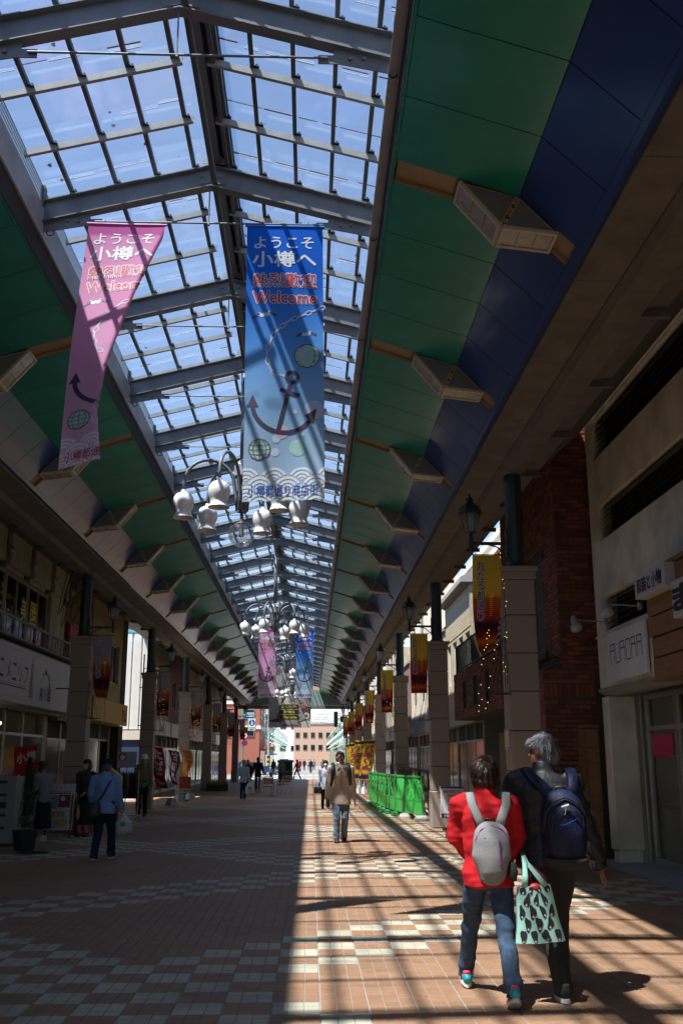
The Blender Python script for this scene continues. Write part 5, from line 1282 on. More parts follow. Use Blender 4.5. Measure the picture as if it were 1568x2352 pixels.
def person(label, x, y, heading=0.0, H=1.70, feet=((-.09, .12, 0, 0), (.09, -.18, 0, 0)), hands=((-.24, .05, .80), (.24, .05, .80)), hipz=.88, lean=0.0, turn=0.0, skin=None, hair=None, hairstyle='short',
           top=None, trouser=None, shoe=None, sole=None, hem=.80, puff=0.0, bulk=1.0, wr=.012, vox=.016, bvox=.010, skirt=False, collar=True, glasses=False, moustache=False, hat=None, elbow=(0, -1, -.15), shoes2=None, strands=None, wid=1.0, fist=False, sway=0.0, legs_w=1.0):
    k = H/1.70
    p = thing('person', label, 'person', (x, y, 0), heading); p.scale = (k, k, k)
    skin = skin or M_skin_l; hipc = Vector((sway, 0, hipz)); dz = hipz - .90
    Lp = lambda zz, yy=0: Vector((sway*(1-(zz-.9)/.8), lean*(zz-.9)/.55 + yy, zz+dz))
    chest, neck, head = Lp(1.26), Lp(1.45), Lp(1.585) + Vector((0, .02, 0))
    sh = [Lp(1.395) + Vector((s*.175*wid, 0, 0)) for s in (-1, 1)]
    hp = [Vector((sway + s*.088, 0, hipz-.03)) for s in (-1, 1)]
    legs = []
    for i in (0, 1):
        fx, fy, fz, pit = feet[i]; ank = Vector((fx, fy, fz+.085)); kn = ik(hp[i], ank, .41, .40, (0, 1, .05)); legs.append((hp[i], kn, ank))
    arms = []
    for i in (0, 1):
        s = -1 if i == 0 else 1; w = Vector(hands[i]); w.z += dz
        e = ik(sh[i], w, .285, .255, (s*.45 + elbow[0]*s, elbow[1], elbow[2])); arms.append((sh[i], e, w))
    rz = Matrix.Rotation(-turn, 3, 'Z')
    # body: one continuous mesh, head, neck, core, limbs, hands
    b = MB()
    def H_(dx, dy, dzz): return tuple(head + rz @ Vector((dx, dy, dzz)))
    b.loft([neck + Vector((0, -.01, -.10)), neck, head + Vector((0, -.012, -.06))], [.062, .054, .054], 12)
    b.ball(tuple(head + rz @ Vector((0, -.012, .018))), (.074, .090, .098), 16, 12)
    b.loft([H_(0, .018, -.03), H_(0, .028, -.075), H_(0, .035, -.112)], [(.062, .062), (.052, .055), (.030, .032)], 12)
    b.loft([H_(0, .070, .035), H_(0, .092, -.005), H_(0, .094, -.022), H_(0, .07, -.032)], [.010, .013, .018, .012], 8)
    b.loft([H_(-.022, .076, -.055), H_(0, .086, -.056), H_(.022, .076, -.055)], [.007, .009, .007], 6)
    for s in (-1, 1): b.ball(H_(s*.077, -.005, .002), (.012, .020, .033), 8, 6)
    b.loft([hipc, Lp(1.1), chest, neck], [(.12, .08), (.11, .07), (.13, .08), (.055, .05)], 10, side=(1, 0, 0))
    for (a, c, d) in legs: b.loft([a + Vector((0, 0, .05)), c, d, d + Vector((0, .02, -.05))], [.066, .045, .034, .034], 10)
    for i, (a, e, w) in enumerate(arms):
        s = -1 if i == 0 else 1
        b.loft([a - Vector((s*.06, 0, 0)), a, e, w], [.05, .045, .036, .027], 10)
        d = (w-e).normalized(); side = d.cross(Vector((0, 1, 0))) if abs(d.y) < .8 else d.cross(Vector((0, 0, 1))); side.normalize()
        fwd = side.cross(d); fwd.normalize()      # palm faces roughly inwards
        pl = w + d*.085
        b.loft([w - d*.01, w + d*.035, pl], [(.017, .028), (.016, .038), (.014, .038)], 10, side=tuple(side))
        for q in range(4):
            off = fwd*(.030 - .0205*q); ln = (.072, .080, .075, .058)[q]; base = pl + off - d*.012; cu = .9 if fist else .45
            inn = side*(-s if side.x > 0 else s)
            t1 = base + d*ln*.5 + inn*ln*.10*cu; t2 = t1 + d*ln*.32*(1-cu*.4) + inn*ln*.34*cu; t3 = t2 + d*ln*.16*(1-cu) + inn*ln*.26*cu
            if fist: t1 = base + d*ln*.38 + inn*ln*.22; t2 = t1 + d*ln*.08 + inn*ln*.36; t3 = t2 - d*ln*.26 + inn*ln*.10
            b.loft([base, t1, t2, t3], [.0095, .009, .0085, .0065], 7)
        th = w + d*.028 + fwd*.030; b.loft([th, th + fwd*.024 + d*.026, th + fwd*.026 + d*.058], [.012, .011, .0085], 7)
    body = finish(remesh(b, bvox, 1), 'body', skin, p)
    # eyes and brows
    m = MB()
    for s in (-1, 1): m.ball(H_(s*.030, .071, .018), (.013, .008, .006), 8, 5); m.loft([H_(s*.014, .077, .038), H_(s*.032, .076, .042), H_(s*.050, .064, .036)], [.004, .005, .003], 5)
    if moustache: m.loft([H_(-.035, .074, -.042), H_(0, .088, -.037), H_(.035, .074, -.042)], [.005, .009, .005], 6)
    m.loft([H_(-.020, .080, -.056), H_(0, .088, -.057), H_(.020, .080, -.056)], [.002, .003, .002], 5)
    part('face_features', m, M_eye, body)
    if glasses:
        m = MB()
        for s in (-1, 1):
            m.tube([H_(s*.033 + .024*cos(a), .083, .014 + .019*sin(a)) for a in [2*pi*q/12 for q in range(13)]], .0025, 5); m.tube([H_(s*.057, .08, .02), H_(s*.075, .03, .022), H_(s*.08, -.01, .015)], .0025, 5)
        m.tube([H_(-.010, .085, .018), H_(.010, .085, .018)], .0022, 5); part('glasses', m, M_lens, p)
    # trousers
    if trouser:
        t = MB()
        if not skirt:
            t.loft([Vector((sway, 0, hipz+.13)), Vector((sway, -.005, hipz+.02)), Vector((sway, -.008, hipz-.07)), Vector((sway, 0, hipz-.12))], [(.145*bulk, .10*bulk), (.165*bulk, .115*bulk), (.160*bulk, .11*bulk), (.11, .075)], 18, side=(1, 0, 0))
            for (a, c, d) in legs:
                up = a + Vector((0, 0, .02)); mid = a.lerp(c, .5); low = c.lerp(d, .5); cu = d + (c-d).normalized()*-.005 + Vector((0, 0, -.035))
                t.loft([up, mid, c, low, d, cu], [.092*bulk*legs_w, .080*bulk*legs_w, .067*legs_w, .063*legs_w, .060*legs_w, .062*legs_w], 14)
        else:
            t.loft([Vector((sway, 0, hipz+.12)), Vector((sway, 0, hipz-.05)), Vector((sway, 0, .55)), Vector((sway, 0, .26))], [(.14, .10), (.18, .13), (.20, .15), (.22, .17)], 18, side=(1, 0, 0))
        me = remesh(t, vox, 2); wrinkle(me, wr*.8, 9, (1, 1, 1.7), 3, None if skirt else (lambda c: .5 + 1.2*max(0, 1-abs(c.z-.12)/.15) + max(0, 1-abs(c.z-.48)/.12)))
        finish(me, 'trousers' if not skirt else 'skirt', trouser, p)
    # jacket
    if top:
        j = MB(); w_ = wid*bulk
        def tor(z): return Lp(z, -.008)
        rows = [(hem, .178 if hem > .76 else .190, .130 if hem > .76 else .185), (hem+.10, .178, .125 if hem > .76 else .178), (1.00, .150, .108 if hem > .76 else .140), (1.12, .160, .115), (1.25, .182, .125), (1.34, .185, .118), (1.405, .150, .092), (1.44, .085, .072)]
        j.loft([tor(z) for z, a, c in rows], [(a*w_, c*w_) for z, a, c in rows], 22, side=(1, 0, 0))
        if collar: j.loft([neck + Vector((0, -.01, -.02)), neck + Vector((0, -.008, .03)), neck + Vector((0, 0, .065))], [.086, .078, .074], 16)
        for i, (a, e, w) in enumerate(arms):
            s = -1 if i == 0 else 1; d = (w-e).normalized()
            j.loft([a - Vector((s*.05, 0, -.005)), a + Vector((s*.012, 0, -.01)), a.lerp(e, .5), e, e.lerp(w, .5), w - d*.015], [.07*bulk, .080*bulk, .068*bulk, .062*bulk, .054*bulk, .046*bulk], 14)
        me = remesh(j, vox, 3)
        if puff > 0:
            for v in me.vertices:
                c = v.co; ph = (c.z*1.0 + .25*abs(c.x))*2*pi/.115
                v.co = c + v.normal*(puff*(abs(sin(ph*.5))**.35 - .75)*(1 if c.z < 1.38+dz or abs(c.x) > .13 else .1))
            me.update()
        wrinkle(me, wr, 8, (1, 1, .8), 1.7); wrinkle(me, wr*.35, 22, (.6, .6, 1.3), 6.1); finish(me, 'jacket', top, p)
    # shoes
    for i, (a, c, d) in enumerate(legs):
        fx, fy, fz, pit = feet[i]; R = Matrix.Rotation(pit, 3, 'X'); org = Vector((fx, fy, fz))
        def F(dx, dy, dzz): return org + Vector((0, 0, .02)) + R @ Vector((dx, dy, dzz - .02))
        sh_ = MB(); sh_.loft([F(0, -.085, .05), F(0, -.06, .055), F(0, .02, .052), F(0, .09, .040), F(0, .155, .032), F(0, .185, .026)], [(.026, .034), (.037, .046), (.041, .048), (.044, .034), (.038, .024), (.018, .012)], 12, side=(1, 0, 0)); sh_.loft([F(0, -.035, .06), F(0, -.035, .115)], [(.038, .048), (.040, .05)], 12)
        sho = finish(remesh(sh_, .010, 1), 'shoe', (shoe or M_shoe_k), p)
        so = MB(); so.loft([F(0, 0, .000), F(0, 0, .026)], [(.046, .145), (.043, .140)], 20, side=(1, 0, 0)); so.map(lambda X, Y, Z: (X, Y, Z)); n0 = len(so.v)
        so.v = [tuple(Vector(v_) + R @ Vector((0, .045, 0))) for v_ in so.v]; part('sole', so, sole or M_sole_w, sho)
        if shoes2: 
            q = MB(); q.loft([F(0, -.094, .045), F(0, -.065, .060), F(0, -.02, .060)], [(.024, .030), (.040, .044), (.043, .046)], 12, side=(1, 0, 0)); finish(remesh(q, .010, 1), 'heel_panel', shoes2, sho)
    # hair
    if hair:
        h = MB(); B_ = lambda dx, dy, dzz, r: h.ball(tuple(head + rz @ Vector((dx, dy, dzz))), r, 16, 12)
        if hairstyle == 'bald': B_(0, -.035, .015, (.079, .078, .080))
        else:
            B_(0, -.022, .036, (.086, .096, .098)); B_(0, -.045, -.012, (.080, .070, .088))
            if hairstyle == 'bob': B_(0, -.028, .030, (.100, .104, .110)); B_(0, -.05, -.03, (.095, .077, .09)); B_(0, -.025, .060, (.092, .098, .085))
            if hairstyle in ('bob', 'long'):
                for s in (-1, 1): B_(s*.058, -.012, -.03, (.032, .062, .085))
                B_(0, -.05, -.05, (.076, .058, .085))
            if hairstyle == 'long': h.loft([head + Vector((0, -.05, 0)), head + Vector((0, -.065, -.14)), head + Vector((0, -.06, -.28))], [(.085, .055), (.095, .045), (.06, .02)], 14, side=(1, 0, 0))
            if hairstyle != 'short': B_(0, .030, .078, (.072, .060, .040))
            else: B_(0, .028, .074, (.066, .052, .035))
        me = remesh(h, max(.008, bvox*.8), 1); ri = rz.inverted()
        hl = (.085 if moustache else .058 if hairstyle == 'short' else .045)
        wrinkle(me, .014, 34, (1, 1, .22), 5); wrinkle(me, .012, 13, (1, 1, .4), 9)
        for v in me.vertices:
            q = ri @ (v.co - head)
            if q.z < hl and q.y > .012: q.y = .012 + (q.y-.012)*.12; q.x *= .98; v.co = head + rz @ q
        me.update(); ho = finish(me, 'hair', hair, p)
        if strands:
            rs = random.Random(31); crown = head + rz @ Vector((.01, -.045, .135)); fcs = [f for f in me.polygons]; q1 = MB(); q2 = MB()
            for w_i in range(2600):
                f = rs.choice(fcs); c = f.center; n_ = f.normal; lq = ri @ (c - head)
                if (lq.y > -.01 and lq.z < .055) or lq.z < -.085: continue
                t_ = (c - crown) + Vector((rs.gauss(0, .02), rs.gauss(0, .02), rs.gauss(0, .01) - .03)); t_ = t_ - n_*t_.dot(n_)
                if t_.length < 1e-4: continue
                t_.normalize(); sd_v = n_.cross(t_); L_ = rs.uniform(.025, .060) * (1 if lq.z > -.03 else .55); wv_ = rs.uniform(.0008, .0020); a0 = c + n_*.001; a1 = c + t_*L_*.5 + n_*rs.uniform(.004, .010) + sd_v*rs.gauss(0, .003); a2 = c + t_*L_ + n_*rs.uniform(-.002, .008) + sd_v*rs.gauss(0, .006)
                (q1 if rs.random() < .6 else q2).add([a0 - sd_v*wv_, a0 + sd_v*wv_, a1 + sd_v*wv_, a1 - sd_v*wv_, a2], [(0, 1, 2, 3), (3, 2, 4)])
            part('hair_strands', q1, strands[0], ho, stuff=True); part('hair_strands', q2, strands[1], ho, stuff=True)
    if hat:
        kind, hm, bm_ = hat; m = MB(); c = tuple(head + Vector((0, -.012, .045)))
        if kind == 'cap': m.lathe([(.102, 0), (.104, .03), (.095, .075), (.06, .105), (0, .115)], c, 18, False); m.loft([head + Vector((0, .07, .055)), head + Vector((0, .13, .045)), head + Vector((0, .165, .035))], [(.08, .012), (.075, .010), (.05, .008)], 12, side=(1, 0, 0))
        else:
            m.lathe([(.150, -.025), (.148, -.018), (.100, .012), (.098, .05), (.085, .095), (.05, .112), (0, .116)], c, 20, False); m.lathe([(.150, -.027), (.100, .004)], c, 20, False)
        part('hat', m, hm, p, smooth=True)
        if bm_: q = MB(); q.lathe([(.104, .010), (.103, .035)], c, 20, False); part('hat_band', q, bm_, p)
    p['_n'] = 0; del p['_n']
    return p, dict(neck=neck, sh=sh, arms=arms, k=k)
def fabric(name, col, scale=60, var=.12, rough=.85, bump=.25, bscale=180): return mat(name, col, rough, var, scale, bump, bscale, spec=.25)
F_red = fabric('red_fleece', (.52, .012, .018), 40, .14); F_denim = fabric('blue_denim', (.045, .075, .125), 30, .35); F_down = mat('black_down', (.019, .0185, .023), .5, .2, 12, .25, 40, spec=.4); F_char = fabric('charcoal_trousers', (.045, .042, .040), 50)
F_beige = fabric('beige_cotton', (.60, .47, .36), 40); F_jeans2 = fabric('pale_jeans', (.14, .19, .25), 24, .4); F_blue = fabric('light_blue_shirt', (.16, .30, .60), 40); F_navy = fabric('navy_trousers', (.014, .02, .05), 40); F_blk = fabric('black_cloth', (.014, .013, .014), 40)
F_vest = fabric('khaki_vest', (.20, .17, .09), 40); F_grey = fabric('grey_cloth', (.20, .21, .23), 40); F_card = fabric('argyle_cardigan', (.05, .045, .04), 18, .9); F_pale = fabric('pale_blue_top', (.30, .36, .44), 40); F_dred = fabric('dark_red_jacket', (.20, .015, .03), 40)

# the couple in the foreground
wom, wi = person('woman in a red fleece and jeans walking away with a light grey rucksack', 1.265, 7.42, radians(-2), 1.63, feet=((-.135, .40, .03, .22), (.105, -.36, .035, -.42)), hands=((-.09, .27, .99), (.17, .27, .96)), hipz=.865, lean=.02, turn=radians(-5), hair=M_hair_b, strands=(mat('strand_brown', (.03, .014, .008), .4, .2), mat('strand_light_brown', (.085, .042, .022), .4, .2)), hairstyle='bob', top=F_red, trouser=F_denim,
    shoe=mat('pink_trainer', (.62, .06, .12), .5, .3, 14), shoes2=mat('teal_heel', (.02, .34, .42), .5, .3, 14), hem=.80, wr=.024, vox=.0115, bvox=.0085, bulk=1.05, wid=1.0, elbow=(.75, -1, -.3), fist=True, legs_w=.98)
man, mi_ = person('grey haired man in a black padded jacket walking away beside the woman in red', 1.755, 7.68, radians(-2), 1.79, feet=((.0, -.33, .0, -.05), (.10, .24, .0, 0)), hands=((-.20, .22, .95), (.375, .02, .775)), hipz=.885, lean=.02, turn=radians(-52), hair=M_hair_g, strands=(mat('strand_grey', (.13, .13, .135), .45, .2), mat('strand_silver', (.34, .34, .35), .45, .2)), hairstyle='short', top=F_down, trouser=F_char,
    shoe=fabric('black_mesh_shoe', (.03, .03, .032), 90, .4), hem=.80, puff=.018, wr=.006, vox=.0115, bvox=.0085, bulk=1.27, wid=1.0, elbow=(.9, -.8, -.2), skin=mat('skin_ruddy', (.28, .12, .075), .5, .1, 30), glasses=True, fist=True, legs_w=1.05)
def swoosh(fn, W_, mb):
    up = [(0, .42), (.06, .30), (.16, .26), (.30, .34), (.62, .62), (1.0, 1.0)]; lo = [(1.0, 1.0), (.55, .42), (.30, .16), (.15, .08), (.05, .14), (0, .42)]
    pts = [(a*W_, b*W_*.42) for a, b in up[:-1] + lo[:-1]]; poly(mb, pts, fn)
def backpack(label, owner, cx, cz, w, h, d, cloth_m, strap_m, zip_m, back_y, k, taper, style):
    t = thing('backpack', label, 'backpack', owner.location[:], owner.rotation_euler.z)
    b = MB(); n = 22
    def row(z, ws, dd, yo): return (z, ws, dd, yo)
    prof = [(0, .55*taper), (.06, .82*taper), (.2, .98*taper), (.45, 1.0), (.7, .97), (.86, .86), (.95, .66), (1.0, .42)]
    dp = [.45, .75, .98, 1.0, .92, .75, .55, .35]
    b.loft([(cx, back_y - d*.5*dp[i] - .015*(1-dp[i]), cz + h*z) for i, (z, s) in enumerate(prof)], [(w/2*s, d/2*dp[i]) for i, (z, s) in enumerate(prof)], n, side=(1, 0, 0))
    # square the section a little
    me = remesh(b, .012, 2); wrinkle(me, .008, 9, (1, 1, 1), 4); finish(me, 'pack_body', cloth_m, t)
    fy = lambda z: back_y - d*.98
    if style == 'grey':
        m = MB(); m.tube([(cx - w*.44, back_y - d*.55, cz+h*.52), (cx - w*.40, back_y-d*.66, cz+h*.74), (cx-w*.26, back_y-d*.66, cz+h*.89), (cx, back_y-d*.58, cz+h*.955), (cx+w*.26, back_y-d*.66, cz+h*.89), (cx+w*.41, back_y-d*.66, cz+h*.74), (cx+w*.46, back_y-d*.55, cz+h*.50)], .007, 6); m.box(cx+w*.155, cx+w*.185, fy(0)-.006, fy(0)+.02, cz+h*.32, cz+h*.72); part('purple_zip', m, zip_m, t)
        m = MB(); f = on_front(cx-w*.22, fy(0)-.001); poly(m, [(0, cz+h*.745), (.011, cz+h*.745), (.011, cz+h*.762), (0, cz+h*.762)], f)
        for q in range(2): poly(m, [(.015, cz+h*(.755-.012*q)), (.075, cz+h*(.758-.012*q)), (.075, cz+h*(.760-.012*q)), (.015, cz+h*(.757-.012*q))], f)
        part('maker_mark', m, M_ink, t)
        m = MB(); m.loft([(cx+w*.5, back_y-d*.45, cz+h*.05), (cx+w*.53, back_y-d*.45, cz+h*.2), (cx+w*.50, back_y-d*.45, cz+h*.36)], [(.03, .05), (.035, .055), (.02, .05)], 10, side=(1, 0, 0)); part('side_pocket', m, F_char, t, smooth=True)
    else:
        m = MB(); m.tube([(cx - w*.47, back_y - d*.62, cz+h*.45), (cx - w*.42, back_y-d*.78, cz+h*.70), (cx-w*.28, back_y-d*.86, cz+h*.86), (cx, back_y-d*.80, cz+h*.93), (cx+w*.28, back_y-d*.86, cz+h*.86), (cx+w*.43, back_y-d*.78, cz+h*.70)], .007, 6); m.tube([(cx-w*.34, back_y-d*.95, cz+h*.40), (cx-w*.30, back_y-d*1.0, cz+h*.66), (cx-w*.12, back_y-d*1.0, cz+h*.75), (cx+w*.2, back_y-d*1.0, cz+h*.76), (cx+w*.36, back_y-d*.96, cz+h*.66), (cx+w*.38, back_y-d*.92, cz+h*.55)], .005, 6); part('zip', m, M_black, t)
        m = MB(); m.tube([(cx-.03, back_y-d*.99, cz+h*.80), (cx+.02, back_y-d*.99, cz+h*.83)], .009, 6); m.tube([(cx, back_y-d*1.02, cz+h*.80), (cx-.01, back_y-d*1.03, cz+h*.70)], .004, 5); part('zip_pull', m, M_alu, t)
        m = MB(); swoosh(on_front(cx-w*.16, back_y-d*1.012), .135, m); m.v = [(a, b_, c+cz+h*.545) for a, b_, c in m.v]; part('swoosh_logo', m, mat('logo_blue', (.02, .09, .50), .5, .05), t)
        m = MB(); m.loft([(cx, back_y-d*.42, cz-.012), (cx, back_y-d*.48, cz+h*.07), (cx, back_y-d*.5, cz+h*.13)], [(w*.36, d*.3), (w*.47, d*.5), (w*.49, d*.515)], 16, side=(1, 0, 0)); part('grey_base', m, F_char, t, smooth=True)
    m = MB(); m.tube([(cx-.045, back_y-.02, cz+h*.97), (cx-.03, back_y-.03, cz+h*1.06), (cx+.03, back_y-.03, cz+h*1.06), (cx+.045, back_y-.02, cz+h*.97)], .009, 6); part('grab_handle', m, M_black, t, smooth=True)
    t.scale = (k, k, k)
    return t
M_greypack = fabric('heather_grey', (.25, .245, .235), 120, .22); M_purple = mat('purple_zip', (.20, .02, .28), .5, .1); M_navypack = mat('navy_nylon', (.006, .010, .042), .6, .25, 8, .2, 60, spec=.35)
def straps(t, pts_list, m, w):
    for pts in pts_list:
        mb = MB(); mb.loft(pts, [(w, .011)]*len(pts), 8, side=(1, 0, 0)); part('strap', mb, m, t, smooth=True)
bp1 = backpack('light grey rucksack with purple zips worn by the woman in red', wom, .01, .80, .285, .42, .15, M_greypack, M_greypack, M_purple, -.105, wi['k'], .75, 'grey')
straps(bp1, [[(s*.055+.01, -.15, 1.175), (s*.085+.01, -.150, 1.25), (s*.125+.01, -.135, 1.345), (s*.135+.01, -.075, 1.425), (s*.135+.01, .02, 1.405)] for s in (-1, 1)], M_greypack, .034)
bp2 = backpack('navy blue rucksack with a blue swoosh worn by the grey haired man', man, .075, .815, .315, .49, .19, M_navypack, M_navypack, M_black, -.150, mi_['k'], .95, 'navy')
straps(bp2, [[(.02, -.205, 1.25), (-.04, -.200, 1.33), (-.11, -.165, 1.405), (-.13, -.06, 1.46), (-.13, .04, 1.43)], [(.15, -.205, 1.27), (.165, -.200, 1.34), (.175, -.16, 1.41), (.175, -.06, 1.455), (.165, .04, 1.43)]], M_navypack, .040)
# tote bag with a plain generic print of dark leaf shapes and red dots
tb = thing('tote_bag', 'mint tote bag printed with dark shapes hanging from the arm of the woman in red', 'bag', (1.265, 7.22, 0), radians(-2))
def tfn(u, v, d=0.0):
    t = v/.37; w = .335 - .12*t**1.3; x = .295 + (u-.5)*w - .03*(t-.5); 
    return (x + .006*sin(14*v+9*u), .02 - .058*(1-(2*u-1)**2)**.5*(1.0-.6*t) + .012*sin(11*u+6*v)*(1-t*.5) - d, .395 + v*.98 + .02*(u-.5))
m = MB(); nu, nv = 16, 18
m.add([tfn(i/nu, .37*j/nv) for j in range(nv+1) for i in range(nu+1)], [(j*(nu+1)+i, j*(nu+1)+i+1, (j+1)*(nu+1)+i+1, (j+1)*(nu+1)+i) for j in range(nv) for i in range(nu)])
def tb_(u, v): p_ = tfn(u, v); return (p_[0], .02 + (.02 - p_[1])*.9 + .004, p_[2])
m.add([tb_(i/nu, .37*j/nv) for j in range(nv+1) for i in range(nu+1)], [(j*(nu+1)+i+1, j*(nu+1)+i, (j+1)*(nu+1)+i, (j+1)*(nu+1)+i+1) for j in range(nv) for i in range(nu)])
m.add([tfn(i/nu, 0) for i in range(nu+1)] + [tb_(i/nu, 0) for i in range(nu+1)], [(i, nu+1+i, nu+2+i, i+1) for i in range(nu)])
part('bag_body', m, fabric('mint_cotton', (.34, .60, .50), 30, .08), tb, smooth=True)
rn = random.Random(11); mk = MB(); mr_ = MB(); mw = MB()
for row in range(5):
    for c in range(4):
        u0 = .14 + .24*c + (.12 if row % 2 else 0); v0 = .045 + .078*row
        if u0 > .93 or v0 > .36: continue
        a = rn.uniform(-.9, .9); 
        pts = [(u0 + .125*(cos(q)*cos(a)*.55 - .8*sin(q)*sin(a))*(1+.22*sin(3*q+row)), v0 + .048*(cos(q)*sin(a)*.55 + sin(q)*cos(a)*.95)*(1+.22*sin(3*q+row))) for q in [2*pi*i/14 for i in range(14)]]
        pts = [(min(.985, max(.015, x_)), min(.365, max(.006, y_))) for x_, y_ in pts]
        poly(mk, pts, tfn, d=.0035); 
        e = (min(.97, max(.03, u0+.05*sin(a))), max(.01, v0-.03*cos(a))); disc(mw, e[0], e[1], .022, tfn, 8, d=.0045, sy=.36); disc(mr_, e[0]+.02, e[1]+.004, .012, tfn, 8, d=.005, sy=.36)
part('dark_print', mk, M_ink, tb, stuff=True); part('white_print', mw, M_whiteink, tb, stuff=True); part('red_dots', mr_, M_redink, tb, stuff=True)
for q, (yy, sx_) in enumerate(((-.005, 0), (.045, .03))):
    m = MB(); m.loft([(.215+sx_, yy, .755), (.225+sx_, yy+.01, .82), (.235, yy+.08, .905), (.24, .20, .965), (.25, yy+.10, .905), (.31+sx_, yy+.01, .82), (.36+sx_, yy, .755)], [(.022, .004), (.020, .004), (.016, .004), (.016, .004), (.016, .004), (.02, .004), (.022, .004)], 8, side=(1, 0, 0)); part('handle', m, fabric('mint_cotton', (.34, .60, .50)) if q == 0 else fabric('maroon_lining', (.16, .02, .04)), tb, smooth=True)
m = MB(); m.ball((.30, .02, .745), (.06, .03, .03), 8, 6); part('red_contents', m, M_redink, tb, smooth=True)

# walker facing us
wk, wki = person('man in a beige jacket and pale jeans walking towards the camera in the sunlit strip', .62, 20.85, radians(184), 1.77, feet=((-.07, -.05, 0, 0), (.09, .14, 0, 0)), hands=((-.27, .06, .80), (.27, .02, .80)), skin=M_skin_d, hair=M_hair_k, hairstyle='short', top=F_beige, trouser=F_jeans2, shoe=M_shoe_k, sole=M_shoe_k, hem=.72, wr=.016, vox=.013, bvox=.009, glasses=True, moustache=True, bulk=1.12, turn=radians(-18))
m = MB()
rk = thing('backpack', 'black rucksack on the back of the man in the beige jacket', 'backpack', wk.location[:], wk.rotation_euler.z); rk.scale = (wki['k'],)*3
for s in (-1, 1): mb = MB(); mb.loft([(s*.145, -.12, 1.40), (s*.15, -.03, 1.475), (s*.15, .07, 1.43), (s*.155, .135, 1.33), (s*.165, .135, 1.20), (s*.19, .08, 1.06), (s*.20, -.06, .98)], [(.034, .008)]*5 + [(.02, .008)]*2, 8, side=(1, 0, 0)); part('strap', mb, M_black, rk, smooth=True)
m = MB(); m.loft([(0, -.22, .92), (0, -.23, 1.1), (0, -.22, 1.35), (0, -.2, 1.44)], [(.13, .07), (.16, .10), (.15, .09), (.09, .05)], 14, side=(1, 0, 0)); part('pack_body', m, M_black, rk, smooth=True)
m = MB(); m.box(-.012, .012, .142, .150, .76, 1.38); 
for s in (-1, 1): m.box(min(s*.05, s*.15), max(s*.05, s*.15), .140, .152, 1.20, 1.215)
part('placket', m, fabric('beige_dark', (.42, .325, .245), 40), wk); 
m = MB()
for s in (-1, 1): m.add([(s*.02, .10, 1.44), (s*.09, .10, 1.475), (s*.115, .125, 1.40), (s*.045, .145, 1.365)], [(0, 1, 2, 3)]); m.add([(s*.02, .105, 1.44), (s*.09, .105, 1.475), (s*.115, .13, 1.40), (s*.045, .15, 1.365)], [(0, 1, 2, 3)])
part('collar', m, F_beige, wk)

# people in the shade on the left
bs, bsi = person('man in a pale blue shirt and black cap walking away with a plastic bag', -3.43, 17.45, radians(-6), 1.60, feet=((-.08, -.22, 0, -.15), (.10, .20, 0, 0)), hands=((-.24, .12, .92), (.29, .10, .80)), skin=M_skin_m, hair=M_hair_g, hairstyle='short', top=F_blue, trouser=F_navy, hem=.80, wr=.02, vox=.015, bvox=.011, bulk=1.16, hat=('cap', F_blk, None), legs_w=1.15, fist=True)
t = thing('shoulder_bag', 'black shoulder bag slung across the back of the man in the blue shirt', 'bag', bs.location[:], bs.rotation_euler.z)
m = MB(); m.loft([(-.17, -.15, .62), (-.17, -.16, .74), (-.16, -.14, .90)], [(.13, .07), (.16, .08), (.13, .05)], 14, side=(1, 0, 0)); part('bag_body', m, M_black, t, smooth=True)
m = MB(); m.loft([(-.10, -.15, .88), (.02, -.15, 1.06), (.11, -.135, 1.24), (.13, -.02, 1.345), (.10, .10, 1.28)], [(.018, .006)]*5, 6, side=(1, 0, .5)); part('strap', m, M_black, t)
def plastic_bag(label, x, y, z, h, w, m_, prt=None):
    t = thing('plastic_bag', label, 'bag', (x, y, z)); m = MB(); m.loft([(0, 0, 0), (.01, 0, -.05), (.02, 0, -h*.45), (.03, 0, -h*.85), (.03, 0, -h)], [(.012, .012), (.03, .02), (w*.45, w*.3), (w*.5, w*.34), (w*.35, w*.2)], 14, side=(1, 0, 0)); me = remesh(m, .014, 1); wrinkle(me, .02, 14, (1, 1, .8), 2); finish(me, 'bag_body', m_, t)
    if prt: q = MB(); disc(q, .0, -h*.5, w*.17, lambda u, v, d: (.02+u, -w*.36-.006, v), 10, sy=.8); part('print', q, prt, t)
    return t
M_plastic = mat('white_plastic', (.60, .62, .66), .35, .1, 6, .3, 20, translucent=.35)
plastic_bag('white plastic carrier bag with a green print held by the man in the blue shirt', -3.13, 17.52, .74, .36, .30, M_plastic, mat('green_print', (.05, .25, .14), .5))
person('woman in a dark patterned cardigan and long black skirt standing behind the menu board', -4.85, 22.5, radians(165), 1.61, feet=((-.08, 0, 0, 0), (.08, .03, 0, 0)), hands=((-.10, .22, .98), (.12, .22, .96)), hair=M_hair_k, hairstyle='bob', top=F_card, trouser=F_blk, skirt=True, hem=.78, vox=.018, bvox=.013, shoe=M_shoe_k, sole=M_shoe_k, turn=radians(15))
person('woman with dark hair and grey sleeves bending over the stall behind the potted conifer', -5.42, 21.3, radians(70), 1.58, feet=((-.08, 0, 0, 0), (.08, .03, 0, 0)), hands=((-.14, .34, .98), (.14, .36, .96)), lean=.10, hair=M_hair_k, hairstyle='long', top=F_grey, trouser=F_blk, skirt=True, hem=.82, vox=.018, bvox=.013, shoe=M_sole_w)
